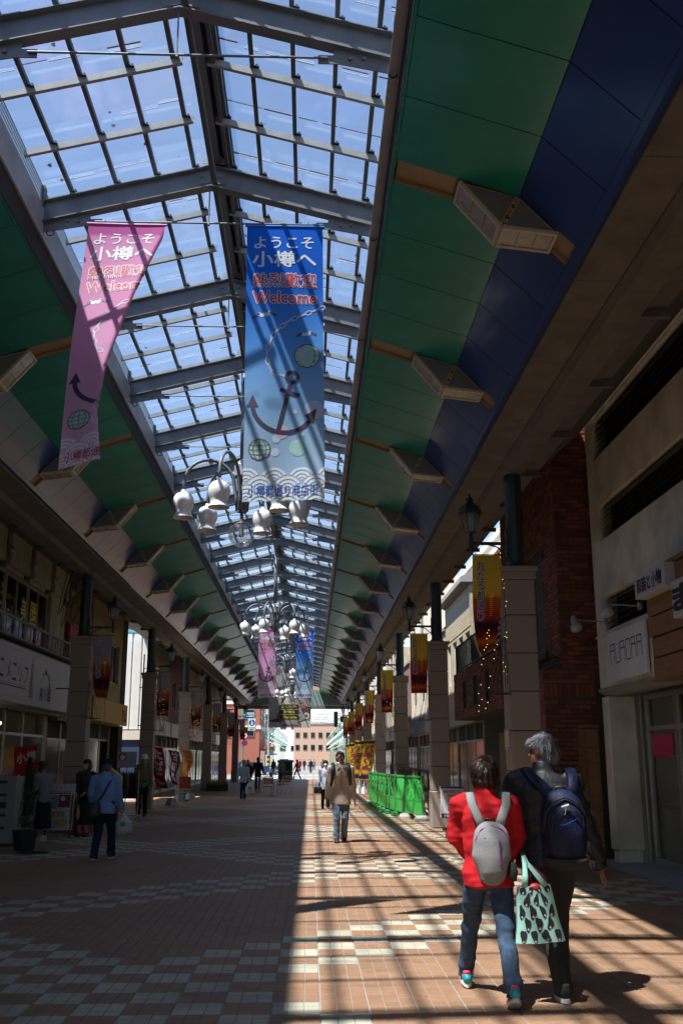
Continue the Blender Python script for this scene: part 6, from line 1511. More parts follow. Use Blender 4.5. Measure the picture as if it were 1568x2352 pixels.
person('man in a white hat and khaki vest walking towards the camera by the left pillars', -4.88, 30.3, radians(182), 1.74, feet=((-.08, -.08, 0, 0), (.08, .14, 0, 0)), hands=((-.25, .06, .82), (.26, .08, .80)), skin=M_skin_m, hair=M_hair_k, top=F_vest, trouser=F_blk, hem=.80, vox=.018, bvox=.013, hat=('brim', M_white, None), sole=M_shoe_k)
a_, ai = person('small woman in a straw hat and pale top carrying a large white bag', -2.75, 42.6, radians(184), 1.58, feet=((-.07, -.05, 0, 0), (.07, .1, 0, 0)), hands=((-.25, .06, .84), (.26, .10, .82)), skin=M_skin_m, hair=M_hair_k, top=F_pale, trouser=F_navy, hem=.76, vox=.02, bvox=.015, hat=('brim', mat('straw', (.30, .20, .08), .8, .2, 40), M_black))
plastic_bag('large white plastic bag with orange print carried by the small woman in the straw hat', -2.48, 42.4, .78, .60, .40, M_plastic, mat('orange_print', (.50, .12, .05), .5))
person('man in a dark suit walking away beside the outdoor tables', -2.80, 55.5, radians(5), 1.74, feet=((-.08, .25, 0, 0), (.08, -.25, 0, -.2)), hands=((-.30, -.15, .84), (.30, .18, .84)), hair=M_hair_k, top=F_blk, trouser=F_blk, hem=.74, vox=.022, bvox=.016, sole=M_shoe_k)
person('person with long black hair and dark coat left of the man in the dark suit', -3.05, 50.5, radians(160), 1.60, hair=M_hair_k, hairstyle='long', top=F_blk, trouser=F_blk, hem=.6, vox=.022, bvox=.016, sole=M_shoe_k)
person('woman in a grey jacket standing in front of the green booth', -1.95, 70.5, radians(180), 1.60, hair=mat('hair_brown', (.09, .035, .015), .5, .3, 50), hairstyle='bob', top=F_grey, trouser=F_denim, vox=.024, bvox=.016, sole=M_shoe_k)
person('pedestrian in a dark red jacket striding left past the arcade mouth', -1.1, 86.6, radians(80), 1.62, feet=((-.05, .3, 0, 0), (.05, -.32, 0, -.3)), hands=((-.2, .25, .9), (.2, -.2, .85)), hair=M_hair_k, hairstyle='bob', top=F_dred, trouser=F_blk, vox=.026, bvox=.018, sole=M_shoe_k)
msk, _ = person('person in a white face mask and pale coat behind the man in beige', .62, 34.5, radians(182), 1.58, hair=M_hair_k, hairstyle='bob', top=fabric('pale_lilac', (.46, .47, .56), 40), trouser=F_blk, vox=.022, bvox=.014, hem=.7)
msk.location.x = .52
m = MB(); m.ball((0, .115, 1.535), (.055, .03, .045), 10, 8); part('face_mask', m, M_white, msk, smooth=True)
t = thing('handbag', 'black handbag held by the masked person behind the man in the beige jacket', 'bag', (.27, 34.4, 0)); m = MB(); m.bbox(-.13, .13, -.06, .06, .50, .74, .03); part('bag_body', m, M_black, t); m = MB(); m.tube([(-.08, 0, .74), (-.05, 0, .86), (.05, 0, .86), (.08, 0, .74)], .012, 6); part('handle', m, M_black, t)
# far street
far = [(-4.2, 118, F_blk, F_blk, 'dark clothed pedestrian on the far left pavement beside the yellow pole'), (.1, 128, F_blk, F_blk, 'figure in black riding towards the camera in the far street'), (1.6, 130, F_grey, F_blk, 'figure in grey top and black trousers in the far street right of the rider'), (-2.8, 150, F_pale, F_navy, 'pale topped pedestrian far up the street nearest the left poles'), (-1.9, 152, M_white, F_blk, 'white shirted pedestrian far up the street beside the pale topped one'), (-.9, 160, F_blk, F_blk, 'dark pedestrian standing far up the street left of centre'), (-.2, 168, F_pale, F_grey, 'farthest pale pedestrian in the middle of the street'), (-3.6, 145, M_white, F_denim, 'pedestrian in white and denim far up the street on the left'), (.6, 158, F_grey, F_navy, 'grey and navy pedestrian far up the street behind the rider'), (-1.4, 140, F_dred, F_blk, 'pedestrian in dark red far up the street')]
for q, (x_, y_, tp, trs, lb) in enumerate(far): person(lb, x_, y_, radians(180 if q % 2 else 8), 1.66, hair=M_hair_k, top=tp, trouser=trs, vox=.034, bvox=.024, sole=M_shoe_k)

# ------------------------------------------------------------------ green site barriers
M_fence = mat('barrier_green', (.045, .42, .065), .45, .10, 6, dirt=.12)
posts = [(3.04, 27.9), (2.72, 29.06), (2.52, 30.26), (2.42, 31.45), (2.36, 32.65), (2.32, 33.85), (2.30, 35.05), (2.27, 36.25), (2.24, 37.45), (2.22, 38.6)]
def barrier(a, b, near, lab):
    t = thing('barrier_panel', lab, 'barrier', (a[0], a[1], 0), math.atan2(b[1]-a[1], b[0]-a[0]), 'green plastic barriers round the roadworks on the right')
    L = math.hypot(b[0]-a[0], b[1]-a[1]) - .03; z0, z1, zm = .16, 1.17, .50; m = MB()
    m.box(0, L, -.018, .018, z1-.05, z1); m.box(0, L, -.018, .018, z0, z0+.03); m.box(0, .045, -.02, .02, z0+.03, z1-.05); m.box(L-.045, L, -.02, .02, z0+.03, z1-.05); m.box(.045, L-.045, -.015, .015, zm, zm+.04); part('frame', m, M_fence, t)
    m = MB(); m.box(.045, L-.045, -.008, .008, z0+.03, zm); part('kick_panel', m, M_fence, t)
    H_ = z1-.05-zm-.04
    def bar(x0, zz0, x1, zz1, w, o): 
        q = MB(); q.beam((x0, o, zz0), (x1, o, zz1), .012, w, up=(0, 1, 0)) if False else q.beam((x0, o, zz0), (x1, o, zz1), w, .012, up=(0, 1, 0)); return q
    m = MB()
    if near:
        for k in range(16):
            x0 = .05 + (L-.1)*k/16
            dz_ = min(H_, (L-.05-x0)); m.v and None
            q = bar(x0, zm+.04, x0+dz_*.55, zm+.04+dz_, .012, .002); m.add(q.v, q.f)
    for (p, q_) in (((.06, 0), (L*.5, 1)), ((L*.5, 0), (L-.06, 1)), ((L*.5, 0), (.06, 1)), ((L-.06, 0), (L*.5, 1)), ((.06, .45), (L*.32, 1)), ((L*.68, 1), (L-.06, .45))):
        q = bar(p[0], zm+.04+H_*p[1], q_[0], zm+.04+H_*q_[1], .055, -.006); m.add(q.v, q.f)
    part('lattice', m, M_fence, t)
    m = MB(); m.box(-.01, .035, -.025, .025, .0, z1+.01); part('post', m, M_fence, t)
    m = MB()
    if near: m.lathe([(.24, 0), (.235, .06), (.17, .13), (.05, .14)], (0, 0, 0), 16)
    else: m.bbox(-.20, .20, -.12, .12, 0, .13, .02)
    part('foot', m, M_concrete if near else mat('barrier_foot', (.03, .25, .06), .5, .1), t)
for k, (a, b) in enumerate(zip(posts[:-1], posts[1:])): barrier(a, b, k < 2, 'green barrier panel, %s from the camera in the curved row' % ORD[k])
t = thing('sandbag_heap', 'cream woven sandbags stacked behind the nearest green barrier', 'sandbags', (3.25, 28.9, 0))
for k, (x_, y_, z_) in enumerate(((0, 0, .12), (.42, .1, .12), (.2, .05, .34), (-.25, .15, .34), (.5, .15, .36), (.1, .1, .56))):
    m = MB(); m.bbox(x_-.22, x_+.22, y_-.15, y_+.15, z_-.11, z_+.11, .06); q = remesh(m, .03, 2); wrinkle(q, .03, 9, (1, 1, 1), k); finish(q, 'sandbag', mat('woven_sack', (.50, .45, .33), .8, .15, 30), t)
m = MB(); m.beam((3.25, 28.2, 1.28), (3.02, 38.2, 1.42), .05, .06)
for k in range(6): x_ = 3.25-.23*k/5; y_ = 28.2+10*k/5; m.beam((x_, y_, 0), (x_, y_, 1.29+.026*k), .05, .05)
for k in range(60): x_ = 3.25-.23*k/59; y_ = 28.2+10*k/59; m.tube([(x_, y_, .75), (x_, y_+.1, 1.28)], .006, 4)
o = part('rusty_rail', m, mat('rusty_brown', (.09, .04, .025), .8, .4, 20)); tag(o, 'rusty brown railing standing behind the green barriers', 'railing')
m = MB(); m.box(3.28, 3.5, 27.95, 28.3, .32, .35); m.tube([(3.3, 28, 0), (3.3, 28, .33)], .015, 5); m.tube([(3.48, 28, 0), (3.48, 28, .33)], .015, 5); m.tube([(3.3, 28.25, 0), (3.3, 28.25, .33)], .015, 5); m.tube([(3.48, 28.25, 0), (3.48, 28.25, .33)], .015, 5)
o = part('yellow_stool', m, M_yel); tag(o, 'low yellow steel stand between the near barrier and the second right pillar', 'stand')
# cafe sign (kissaten)
t = thing('cafe_sign', 'white cafe stand sign with blue top edge and red characters reading HIKARI', 'stand sign', (0, 0, 0))
m = MB(); m.bbox(3.06, 3.60, 24.05, 24.30, .28, .99, .01); part('sign_box', m, mat('sign_white_clean', (.66, .66, .66), .4, .03), t)
m = MB(); f = on_front(3.06, 24.049); poly(m, [(-.0, .945), (.54, .945), (.54, .992), (0, .992)], f, d=.002); part('blue_edge', m, mat('sign_blue', (.03, .05, .40), .5), t)
m = MB(); poly(m, [(0, .28), (.54, .28), (.54, .385), (0, .385)], f, d=.002); part('maroon_band', m, mat('maroon', (.12, .008, .015), .5), t)
m = MB(); put_text(m, '自家焙煎の店', .07, .47, .84, .91, f, .02, d=.003); put_text(m, '純喫茶', .15, .38, .755, .805, f, .02, d=.003); put_text(m, '光', .17, .36, .57, .72, f, .03, d=.003)
f2 = lambda u, v, d=0.0: (3.059-d, 24.30-u, v); put_text(m, '純', .05, .2, .80, .88, f2, .02, d=.003); put_text(m, '喫', .05, .2, .70, .78, f2, .02, d=.003); put_text(m, '茶', .05, .2, .60, .68, f2, .02, d=.003); part('red_lettering', m, M_redink, t)
m = MB(); put_text(m, 'HIKARI', .07, .47, .30, .365, f, .02, d=.004); part('white_lettering', m, M_whiteink, t)
m = MB(); stroke(m, [(.17, .52), (.17, .45), (.36, .45)], .018, f, d=.003); stroke(m, [(.22, .50), (.32, .50)], .018, f, d=.003); part('emblem', m, M_ink, t)
m = MB(); m.box(3.1, 3.56, 24.08, 24.27, 0, .05); m.box(3.3, 3.36, 24.15, 24.2, .05, .28); part('stand', m, M_black, t)
m = MB(); m.bbox(2.86, 3.14, 21.6, 21.95, .10, .16, .01)
for x_ in (2.9, 3.1):
    for y_ in (21.66, 21.9): m.lathe([(.035, .0), (.035, .06), (.02, .1)], (x_, y_, 0), 8)
o = part('low_trolley', m, M_black); tag(o, 'small low black trolley on the floor in front of the cafe sign', 'trolley')
# pachinko banners
def nobori_yellow(x, y, lab, lean_):
    t = thing('stand_banner', lab, 'stand banner', (x, y, 0)); sh_ = lambda z: lean_*(z-.55)
    f = lambda u, v, d=0.0: (u - .30 + sh_(v), -d, v)
    m = MB(); m.add([f(0, .66), f(.60, .66), f(.60, 2.55), f(0, 2.55), f(0, .66, -.05), f(.60, .66, -.05), f(.60, 2.55, -.05), f(0, 2.55, -.05)], [(0, 1, 2, 3), (7, 6, 5, 4), (0, 4, 5, 1), (1, 5, 6, 2), (2, 6, 7, 3), (3, 7, 4, 0)]); part('sheet', m, mat('banner_yellow', (.62, .40, .015), .5, .06, translucent=0), t)
    m = MB(); n_ = MB(); f3 = f
    for k, ch in enumerate('パチンコ'): put_text(m, ch, .10, .50, 2.30-.37*(k+1)+.04, 2.30-.37*k, f3, .05, d=.003); put_text(n_, ch, .11, .49, 2.30-.37*(k+1)+.05, 2.30-.37*k-.01, f3, .015, d=.006)
    part('lettering_outline', m, M_ink, t); part('pink_lettering', n_, mat('hot_pink_ink', (.62, .03, .20), .5), t)
    m = MB(); poly(m, [(0, .70), (.6, .70), (.6, .86), (0, .86)], f, d=.003); poly(m, [(0, 2.36), (.6, 2.36), (.6, 2.48), (0, 2.48)], f, d=.003); part('black_band', m, M_ink, t)
    m = MB(); m.tube([f(.3, .2, -.03), f(.3, .7, -.03)], .02, 6); m.loft([(-.02, .03, 0), (-.02, .03, .06), (-.02, .03, .34)], [(.17, .14), (.165, .13), (.07, .06)], 4); part('base', m, M_white, t)
nobori_yellow(2.62, 49.5, 'yellow stand banner with pink letters on a white base leaning right, nearest of the row', .16); nobori_yellow(2.46, 51.3, 'yellow stand banner with pink letters standing just behind the leaning one', .05)
nobori_yellow(2.52, 58.5, 'yellow stand banner with pink letters farther along the right pillars', .0); nobori_yellow(2.55, 63.0, 'farthest yellow stand banner with pink letters by the right pillars', .0)
def bicycle(label, x, y, rot, col):
    t = thing('bicycle', label, 'bicycle', (x, y, 0), rot)
    for yy in (-.52, .52):
        m = MB(); R_ = .33; m.loft([(0, yy+R_*cos(a), .34+R_*sin(a)) for a in [2*pi*q/22 for q in range(23)]], [.018]*23, 6, False); w = part('wheel', m, M_black, t)
        m = MB(); 
        for q in range(10): a = 2*pi*q/10; m.tube([(0, yy, .34), (0, yy+.32*cos(a), .34+.32*sin(a))], .002, 3)
        m.tube([(-.04, yy, .34), (.04, yy, .34)], .02, 6); part('spokes', m, M_alu, w)
    m = MB(); P_ = [(0, -.52, .34), (0, -.05, .30), (0, -.20, .80), (0, .36, .86), (0, .40, .74), (0, .52, .34)]
    for a, b in ((0, 1), (1, 2), (0, 2), (1, 4), (2, 3), (3, 4), (4, 5)): m.tube([P_[a], P_[b]], .016, 6)
    part('frame', m, col, t)
    m = MB(); m.tube([(-.28, .22, .98), (-.20, .34, 1.02), (0, .36, 1.0), (.20, .34, 1.02), (.28, .22, .98)], .012, 6); m.tube([(0, .36, .86), (0, .36, 1.0)], .014, 6); part('handlebar', m, M_alu, t)
    m = MB(); m.loft([(0, -.32, .90), (0, -.2, .91), (0, -.06, .90)], [(.08, .03), (.07, .03), (.02, .02)], 8, side=(1, 0, 0)); m.tube([(0, -.2, .8), (0, -.2, .89)], .013, 6); part('saddle', m, M_black, t)
    m = MB(); m.box(-.16, .16, .42, .64, .78, .80)
    for q in range(5): m.box(-.16+.08*q-.004, -.16+.08*q+.004, .41, .65, .80, 1.0)
    m.box(-.17, .17, .41, .42, .98, 1.0); m.box(-.17, .17, .64, .65, .98, 1.0); part('basket', m, M_alu, t)
bicycle('dark bicycle parked behind the white base of the leaning yellow banner', 2.95, 50.5, radians(12), M_dred if 'M_dred' in globals() else M_red)
bicycle('second bicycle parked against the right hand pillars past the yellow banners', 2.8, 54.0, radians(-8), M_black)

# ------------------------------------------------------------------ left hand street furniture
t = thing('menu_board', 'A shaped menu board with navy katakana heading and food photos on the left', 'menu board', (-5.32, 22.05, 0))
def mf(u, v, d=0.0): tlt = .16; return (u-.36, -d - .12 + (v)*tlt, v)
m = MB(); m.add([mf(0, .17), mf(.70, .17), mf(.70, 1.10), mf(0, 1.10), mf(0, .17, -.03), mf(.70, .17, -.03), mf(.70, 1.10, -.03), mf(0, 1.10, -.03)], [(0, 1, 2, 3), (7, 6, 5, 4), (0, 4, 5, 1), (1, 5, 6, 2), (2, 6, 7, 3), (3, 7, 4, 0)]); part('board', m, M_signw, t)
m = MB(); put_text(m, 'アニメニリフ', .08, .62, .98, 1.06, mf, -.005, d=.003); poly(m, [(.06, .945), (.64, .945), (.64, .955), (.06, .955)], mf, d=.003); part('heading', m, M_inkblue, t)
def patch(n, c, *rs, disc_=None):
    m = MB()
    for r in rs: poly(m, [(r[0], r[2]), (r[1], r[2]), (r[1], r[3]), (r[0], r[3])], mf, d=.003+r[4] if len(r) > 4 else .003)
    part(n, m, mat(n, c, .5, .35, 14), t)
patch('sky_blue_print', (.16, .24, .38), (.04, .36, .60, .86)); patch('dark_red_print', (.10, .02, .03), (.37, .62, .62, .88)); patch('red_price_strip', (.45, .05, .06), (.06, .62, .895, .925), (.63, .66, .30, .86)); patch('pale_blue_print', (.30, .38, .46), (.04, .62, .20, .60))
patch('beer_print', (.48, .24, .02), *[(.06+.10*k, .13+.10*k, .42, .55, .002) for k in range(5)], (.34, .60, .24, .38, .002)); patch('foam_print', (.6, .6, .58), *[(.06+.10*k, .13+.10*k, .55, .58, .002) for k in range(5)]); patch('green_food_print', (.08, .20, .04), (.06, .22, .24, .30, .002))
m = MB(); disc(m, .16, .78, .05, mf, 12, d=.006); poly(m, [(.11, .62), (.22, .62), (.19, .73), (.13, .73)], mf, d=.006); disc(m, .46, .80, .05, mf, 10, d=.006); disc(m, .15, .335, .08, mf, 12, d=.006, sy=.45); part('pale_figures', m, mat('pale_figures', (.5, .47, .42), .5, .2, 20), t)
for u in (.04, .66):
    a, b = mf(u, 1.08, -.02), mf(u, 0, -.02); m = MB(); m.beam((a[0], a[1], a[2]), (b[0]*1.05, b[1]-.03, 0), .03, .03); part('leg', m, M_black, t); m = MB(); m.beam((a[0], a[1]+.02, a[2]), (a[0]*1.05, .42, 0), .03, .03); part('leg', m, M_black, t)
# planter with slim conifer
t = thing('potted_conifer', 'slim dark conifer in a square black planter at the left edge', 'potted plant', (-5.18, 19.15, 0)); m = MB(); m.loft([(0, 0, 0), (0, 0, .36)], [(.18, .18), (.235, .235)], 4); m.lathe([(.2, .33), (.0, .33)], (0, 0, 0), 4, False); part('planter', m, mat('planter_black', (.03, .028, .026), .6), t)
m = MB(); rn = random.Random(8)
for k in range(2600):
    z = rn.uniform(.38, 1.62); r = (.15*(1-((z-.38)/1.3))**.6 + .015)*sqrt(rn.random()); a = rn.uniform(0, 2*pi); x_, y_ = r*cos(a), r*sin(a); s_ = rn.uniform(.012, .03); d_ = Vector((cos(a)*.3, sin(a)*.3, 1)).normalized()*s_*2; w_ = Vector((-sin(a), cos(a), 0))*s_*.3
    p = Vector((x_, y_, z)); m.add([p-w_, p+w_, p+d_], [(0, 1, 2)])
o = part('foliage', m, mat('conifer_green', (.018, .04, .016), .7, .4, 30), t, stuff=True); m = MB(); m.tube([(0, 0, .3), (0, 0, 1.4)], [.018, .006], 6); part('stem', m, M_wood, t)
# grey cabinet with vents and blue case
t = thing('grey_cabinet', 'pale grey cabinet with row of vents standing at the left edge', 'cabinet', (0, 0, 0)); m = MB(); m.bbox(-6.02, -5.62, 19.9, 20.5, .06, 1.28, .015); part('casing', m, mat('cabinet_grey', (.24, .25, .25), .5, .06), t)
m = MB()
for k, z in enumerate((1.16, .92, .70, .55, .32)): m.box(-5.93, -5.78, 19.885, 19.899, z, z+.05 if k != 2 else z+.12)
part('vent', m, M_dark, t); m = MB(); m.box(-6.0, -5.64, 19.95, 20.45, 0, .06); part('plinth', m, M_black, t)
t = thing('blue_case', 'bright blue upright case beside the grey cabinet cut by the left picture edge', 'case', (0, 0, 0)); m = MB(); m.bbox(-6.5, -6.03, 19.85, 20.4, 0, 1.31, .01); part('casing', m, mat('case_blue', (.01, .12, .42), .4), t)
# red hanging cloth with white letters
t = thing('red_cloth_banner', 'small red cloth banner with white letters hanging in the left shopfront', 'banner', (-6.6, 23.9, 0)); f = on_front(-.24, 0); fq = lambda u, v, d=0.0: (u-.24+.02*sin(9*v), -d+.02*sin(8*u), v + .13*u)
cloth(fq, .52, .62, 6, 6, F_red, 'cloth', t).location.z = 1.24
m = MB(); put_text(m, '小', .05, .24, 1.50, 1.72, fq, .04, d=.004); put_text(m, '樽', .27, .48, 1.50, 1.74, fq, .03, d=.004); part('lettering', m, M_whiteink, t); m = MB(); m.tube([(-.3, 0, 1.86), (.33, 0, 1.95)], .01, 6); m.tube([(.31, 0, 0), (.31, 0, 1.96)], .012, 6); part('pole', m, mat('teal_pole', (.06, .16, .2)), t)
# stall table with goods behind the menu board
t = thing('stall_table', 'small stall table with cloth standing behind the menu board', 'table', (-5.25, 23.6, 0)); m = MB(); m.bbox(-.55, .45, -.3, .3, .86, .90, .006); part('tabletop', m, M_wood, t)
for x_ in (-.5, .4):
    for y_ in (-.25, .25): m = MB(); m.box(x_-.02, x_+.02, y_-.02, y_+.02, 0, .86); part('leg', m, M_wood, t)
for k, (x_, y_, w, h, c, lab) in enumerate(((-.15, 0, .22, .10, (.50, .03, .12), 'pink goods box on the left stall table'), (.18, .05, .14, .12, (.45, .10, .06), 'orange red goods box at the right end of the stall table'), (-.42, 0, .12, .14, (.10, .20, .16), 'dark green jar shaped tin at the left end of the stall table'), (.30, -.12, .08, .10, (.35, .35, .33), 'silvery wrapped packet in front on the stall table'))):
    m = MB(); m.bbox(-5.25+x_-w/2, -5.25+x_+w/2, 23.6+y_-.1, 23.6+y_+.1, .902, .902+h, .008); o = part('goods_box', m, mat('goods_%d' % k, c, .4, .2, 12)); tag(o, lab, 'box')
m = MB(); m.loft([(0, 0, 0), (0, 0, .2)], [(.24, .2), (.26, .22)], 12); o = part('pink_basket', m, mat('basket_pink', (.42, .02, .10), .5), None, (-5.1, 23.2, 0)); tag(o, 'pink basket on the floor under the stall table', 'basket')
t = thing('ochre_hut', 'small ochre roofed display hut beside the nearest left pillar', 'display box', (-5.0, 25.8, 0)); m = MB(); m.prism_y([(-.3, .95), (.3, .95), (.3, 1.2), (0, 1.42), (-.3, 1.2)], -.2, .2); part('hut_body', m, M_yel, t); m = MB()
for x_ in (-.25, .25): m.box(x_-.02, x_+.02, -.02, .02, 0, .95)
part('leg', m, M_wood, t)
# clothes rack with notice board
t = thing('clothes_rack', 'chrome clothes rack full of dark garments on castors on the left', 'clothes rack', (-5.15, 29.0, 0)); m = MB(); m.tube([(-.36, 0, .08), (-.36, 0, 1.30), (.36, 0, 1.30), (.36, 0, .08)], .014, 6)
for x_ in (-.36, .36): m.tube([(x_, -.25, .08), (x_, .25, .08)], .014, 6); m.ball((x_, -.25, .04), .035, 6, 5); m.ball((x_, .25, .04), .035, 6, 5)
m.tube([(-.36, 0, .1), (.36, 0, .1)], .012, 6); part('rail', m, M_alu, t)
rn = random.Random(21); cols = [(.03, .03, .05), (.05, .06, .12), (.20, .17, .12), (.02, .02, .02), (.12, .12, .14), (.25, .22, .18), (.06, .02, .02), (.03, .05, .04)]
for k in range(9): m = MB(); x_ = -.30+.075*k; m.loft([(x_, 0, 1.28), (x_, 0, 1.22), (x_+.01, 0, 1.0), (x_, 0, .55)], [(.012, .05), (.024, .17), (.03, .19), (.03, .2)], 10, side=(1, 0, 0)); part('garment', m, fabric('garment_%d' % (k % 8), cols[k % 8], 30), t, smooth=True)
t = thing('notice_board', 'framed white notice with a red square above the clothes rack on the left', 'notice board', (-5.2, 29.3, 0)); f = on_front(-.27, 0); m = MB(); m.box(-.27, .27, 0, .03, 1.38, 1.82); part('board', m, mat('notice_white', (.36, .36, .35), .5), t); m = MB(); poly(m, [(.04, 1.58), (.22, 1.58), (.22, 1.78), (.04, 1.78)], f, d=.003); part('red_print', m, M_red, t); m = MB(); disc(m, .14, 1.66, .06, f, 12, d=.005, sy=1.3); part('white_print', m, M_white, t)
m = MB(); m.tube([(0, .02, 0), (0, .02, 1.38)], .015, 6); part('post', m, M_alu, t)
# nobori flags
def nobori(label, x, y, txt, m_cloth, m_txt, w, h, z0, lean_, wave, base=True, group=None):
    t = thing('nobori_flag', label, 'flag', (x, y, 0)); f = lambda u, v, d=0.0: (-w + u + lean_*(2.2-(v+z0)) + wave*sin(5*v+3)*.04 + wave*.10*(1-u/w)*(1-v/h), -d + wave*.06*sin(7*u+4*v), z0+v+.05*(1-u/w)*wave)
    cloth(f, w, h, 8, 16, m_cloth, 'flag_cloth', t); m = MB(); n = len(txt)
    for k, ch in enumerate(txt): put_text(m, ch, w*.22, w*.80, h - h*.9*(k+1)/n, h - h*.9*k/n - .06, f, .04, d=.004)
    part('lettering', m, m_txt, t); m = MB(); p = lambda z: (.03 + lean_*(2.2-z), .01, z); m.tube([p(.12), p(z0+h+.12)], .012, 6); q = p(z0+h+.03); m.tube([q, (q[0]-w-.03, q[1], q[2]+.02)], .008, 5)
    for k in range(5): q = p(z0+.05+h*.9*k/4); m.box(q[0]-.04, q[0], -.005, .02, q[2]-.01, q[2]+.02)
    part('pole', m, M_alu, t)
    if base: m = MB(); c = p(0); m.loft([(c[0], 0, 0), (c[0], 0, .04), (c[0], 0, .25)], [(.24, .24), (.23, .23), (.14, .14)], 4); part('base', m, M_concrete, t)
    return t
nobori('red stand flag with large white letters for tobacco leaning on a concrete base', -5.42, 37.4, 'たばこ', fabric('flag_red', (.42, .012, .018), 30), M_whiteink, .50, 1.45, .58, .19, 1.0)
nobori('yellow orange stand flag with red letters for ramen on the left', -5.02, 43.6, 'ラーメン', fabric('flag_orange', (.55, .27, .02), 30), M_redink, .42, 1.35, .62, -.02, 1.6)
nobori('dark red stand flag with small white writing behind the tobacco flag', -5.25, 41.0, '甘味処', fabric('flag_dark_red', (.20, .015, .03), 30), M_whiteink, .42, 1.3, .60, .02, 1.8)
t = thing('food_stand_sign', 'upright sign with a red food photo over a white name plate on the left', 'stand sign', (-5.0, 41.6, 0)); m = MB(); m.bbox(-.24, .20, -.03, .03, .28, .93, .008); part('board', m, M_dark, t); f = on_front(-.24, -.031)
m = MB(); poly(m, [(.02, .50), (.42, .50), (.42, .91), (.02, .91)], f); part('photo_print', m, mat('meat_print', (.42, .05, .03), .4, .6, 16), t); m = MB(); poly(m, [(.02, .30), (.42, .30), (.42, .48), (.02, .48)], f); part('name_plate', m, mat('plate_yellow', (.55, .54, .40), .4), t); m = MB(); put_text(m, '五十番菜館', .05, .39, .355, .425, f, .02, d=.003); part('lettering', m, M_ink, t); m = MB(); m.box(-.2, .16, -.15, .15, 0, .04); m.box(-.04, 0, -.02, .02, .04, .28); part('stand', m, M_black, t)
# planter with yellow flowers
t = thing('flower_planter', 'dark long planter with low yellow flowers by the left pillars', 'planter', (-4.85, 54.3, 0)); m = MB(); m.bbox(-.55, .55, -.22, .22, 0, .34, .015); part('box', m, M_dark, t); m = MB(); rn = random.Random(4); fl = MB()
for k in range(320):
    p = Vector((rn.uniform(-.52, .52), rn.uniform(-.2, .2), .34)); q = p + Vector((rn.uniform(-.05, .05), rn.uniform(-.05, .05), rn.uniform(.06, .22))); w = Vector((.012, .006, 0)); m.add([p-w, p+w, q], [(0, 1, 2)])
    if k % 4 == 0: fl.ball(tuple(q), .022, 5, 3)
part('leaves', m, mat('leaf_green', (.05, .12, .03), .6, .3), t, stuff=True); part('flowers', fl, mat('flower_yellow', (.55, .38, .02), .6), t, stuff=True)
# outdoor chairs and tables
def make_chair():
    r = bpy.data.objects.new('outdoor_chair', None); COL.objects.link(r); m = MB()
    for x_ in (-.24, .24): m.tube([(x_, -.24, 0), (x_, -.25, .45), (x_*.95, -.30, .84)], .016, 6); m.tube([(x_, .24, 0), (x_, .22, .62), (x_, -.24, .64)], .014, 6)
    m.tube([(-.23, -.30, .84), (.23, -.30, .84)], .014, 6); m.tube([(-.24, .22, .42), (.24, .22, .42)], .014, 6); part('frame', m, M_alu, r)
    for k in range(5): m = MB(); m.box(-.22, .22, -.20+.085*k, -.13+.085*k, .43, .45); part('seat_slat', m, M_wood, r)
    for k in range(3): m = MB(); m.box(-.22, .22, -.305, -.285, .56+.09*k, .63+.09*k); part('back_slat', m, M_wood, r)
    return r
def make_table():
    r = bpy.data.objects.new('outdoor_table', None); COL.objects.link(r); m = MB(); m.lathe([(.34, .70), (.345, .72), (.33, .735), (0, .735)], (0, 0, 0), 20); part('tabletop', m, M_alu, r); m = MB(); m.tube([(0, 0, .03), (0, 0, .70)], .03, 8)
    for k in range(4): m.beam((0, 0, .03), (.28*cos(k*pi/2+.4), .28*sin(k*pi/2+.4), .02), .04, .03)
    part('pedestal', m, M_alu, r); return r
c0 = make_chair(); c0['category'] = 'chair'; c0['group'] = 'outdoor chairs in the far part of the arcade'; t0 = make_table(); t0['category'] = 'table'; t0['group'] = 'outdoor tables in the far part of the arcade'
for k, (x_, y_, r_, lb) in enumerate(((-1.85, 46.0, 0.0, 'aluminium slatted outdoor chair with its back to the camera, nearest of the group'), (-1.25, 49.5, .5, 'slatted outdoor chair turned half left, right of the nearest chair'), (-2.95, 49.8, -1.2, 'slatted outdoor chair beside the person with long black hair'), (-2.6, 62.0, 2.0, 'white looking outdoor chair near the green booth'))):
    o = c0 if k == 0 else dup(c0); o.location = (x_, y_, 0); o.rotation_euler.z = r_; o['label'] = lb
for k, (x_, y_, lb) in enumerate(((-1.75, 47.3, 'round aluminium outdoor table in front of the nearest slatted chair'), (-2.45, 50.6, 'round aluminium outdoor table left of the slatted chairs'))):
    o = t0 if k == 0 else dup(t0); o.location = (x_, y_, 0); o['label'] = lb
# green booth
t = thing('green_booth', 'small booth with teal roof and pale green side near the arcade mouth', 'booth', (-1.9, 79.5, 0)); m = MB(); m.bbox(-.62, .62, -.5, .5, 1.38, 1.58, .05); part('roof', m, mat('booth_teal', (.03, .22, .20), .5), t); m = MB(); m.box(.5, .55, -.45, .45, .05, 1.38); m.box(-.55, -.5, -.45, .45, .05, 1.38); part('side_panel', m, mat('booth_pale_green', (.30, .42, .30), .4, .05, translucent=.4), t); m = MB(); m.box(-.5, .5, .40, .45, .05, 1.38); part('back_panel', m, mat('booth_teal', (.03, .22, .2)), t); m = MB(); m.box(-.5, .5, -.42, -.2, .7, .75); part('counter', m, M_alu, t)

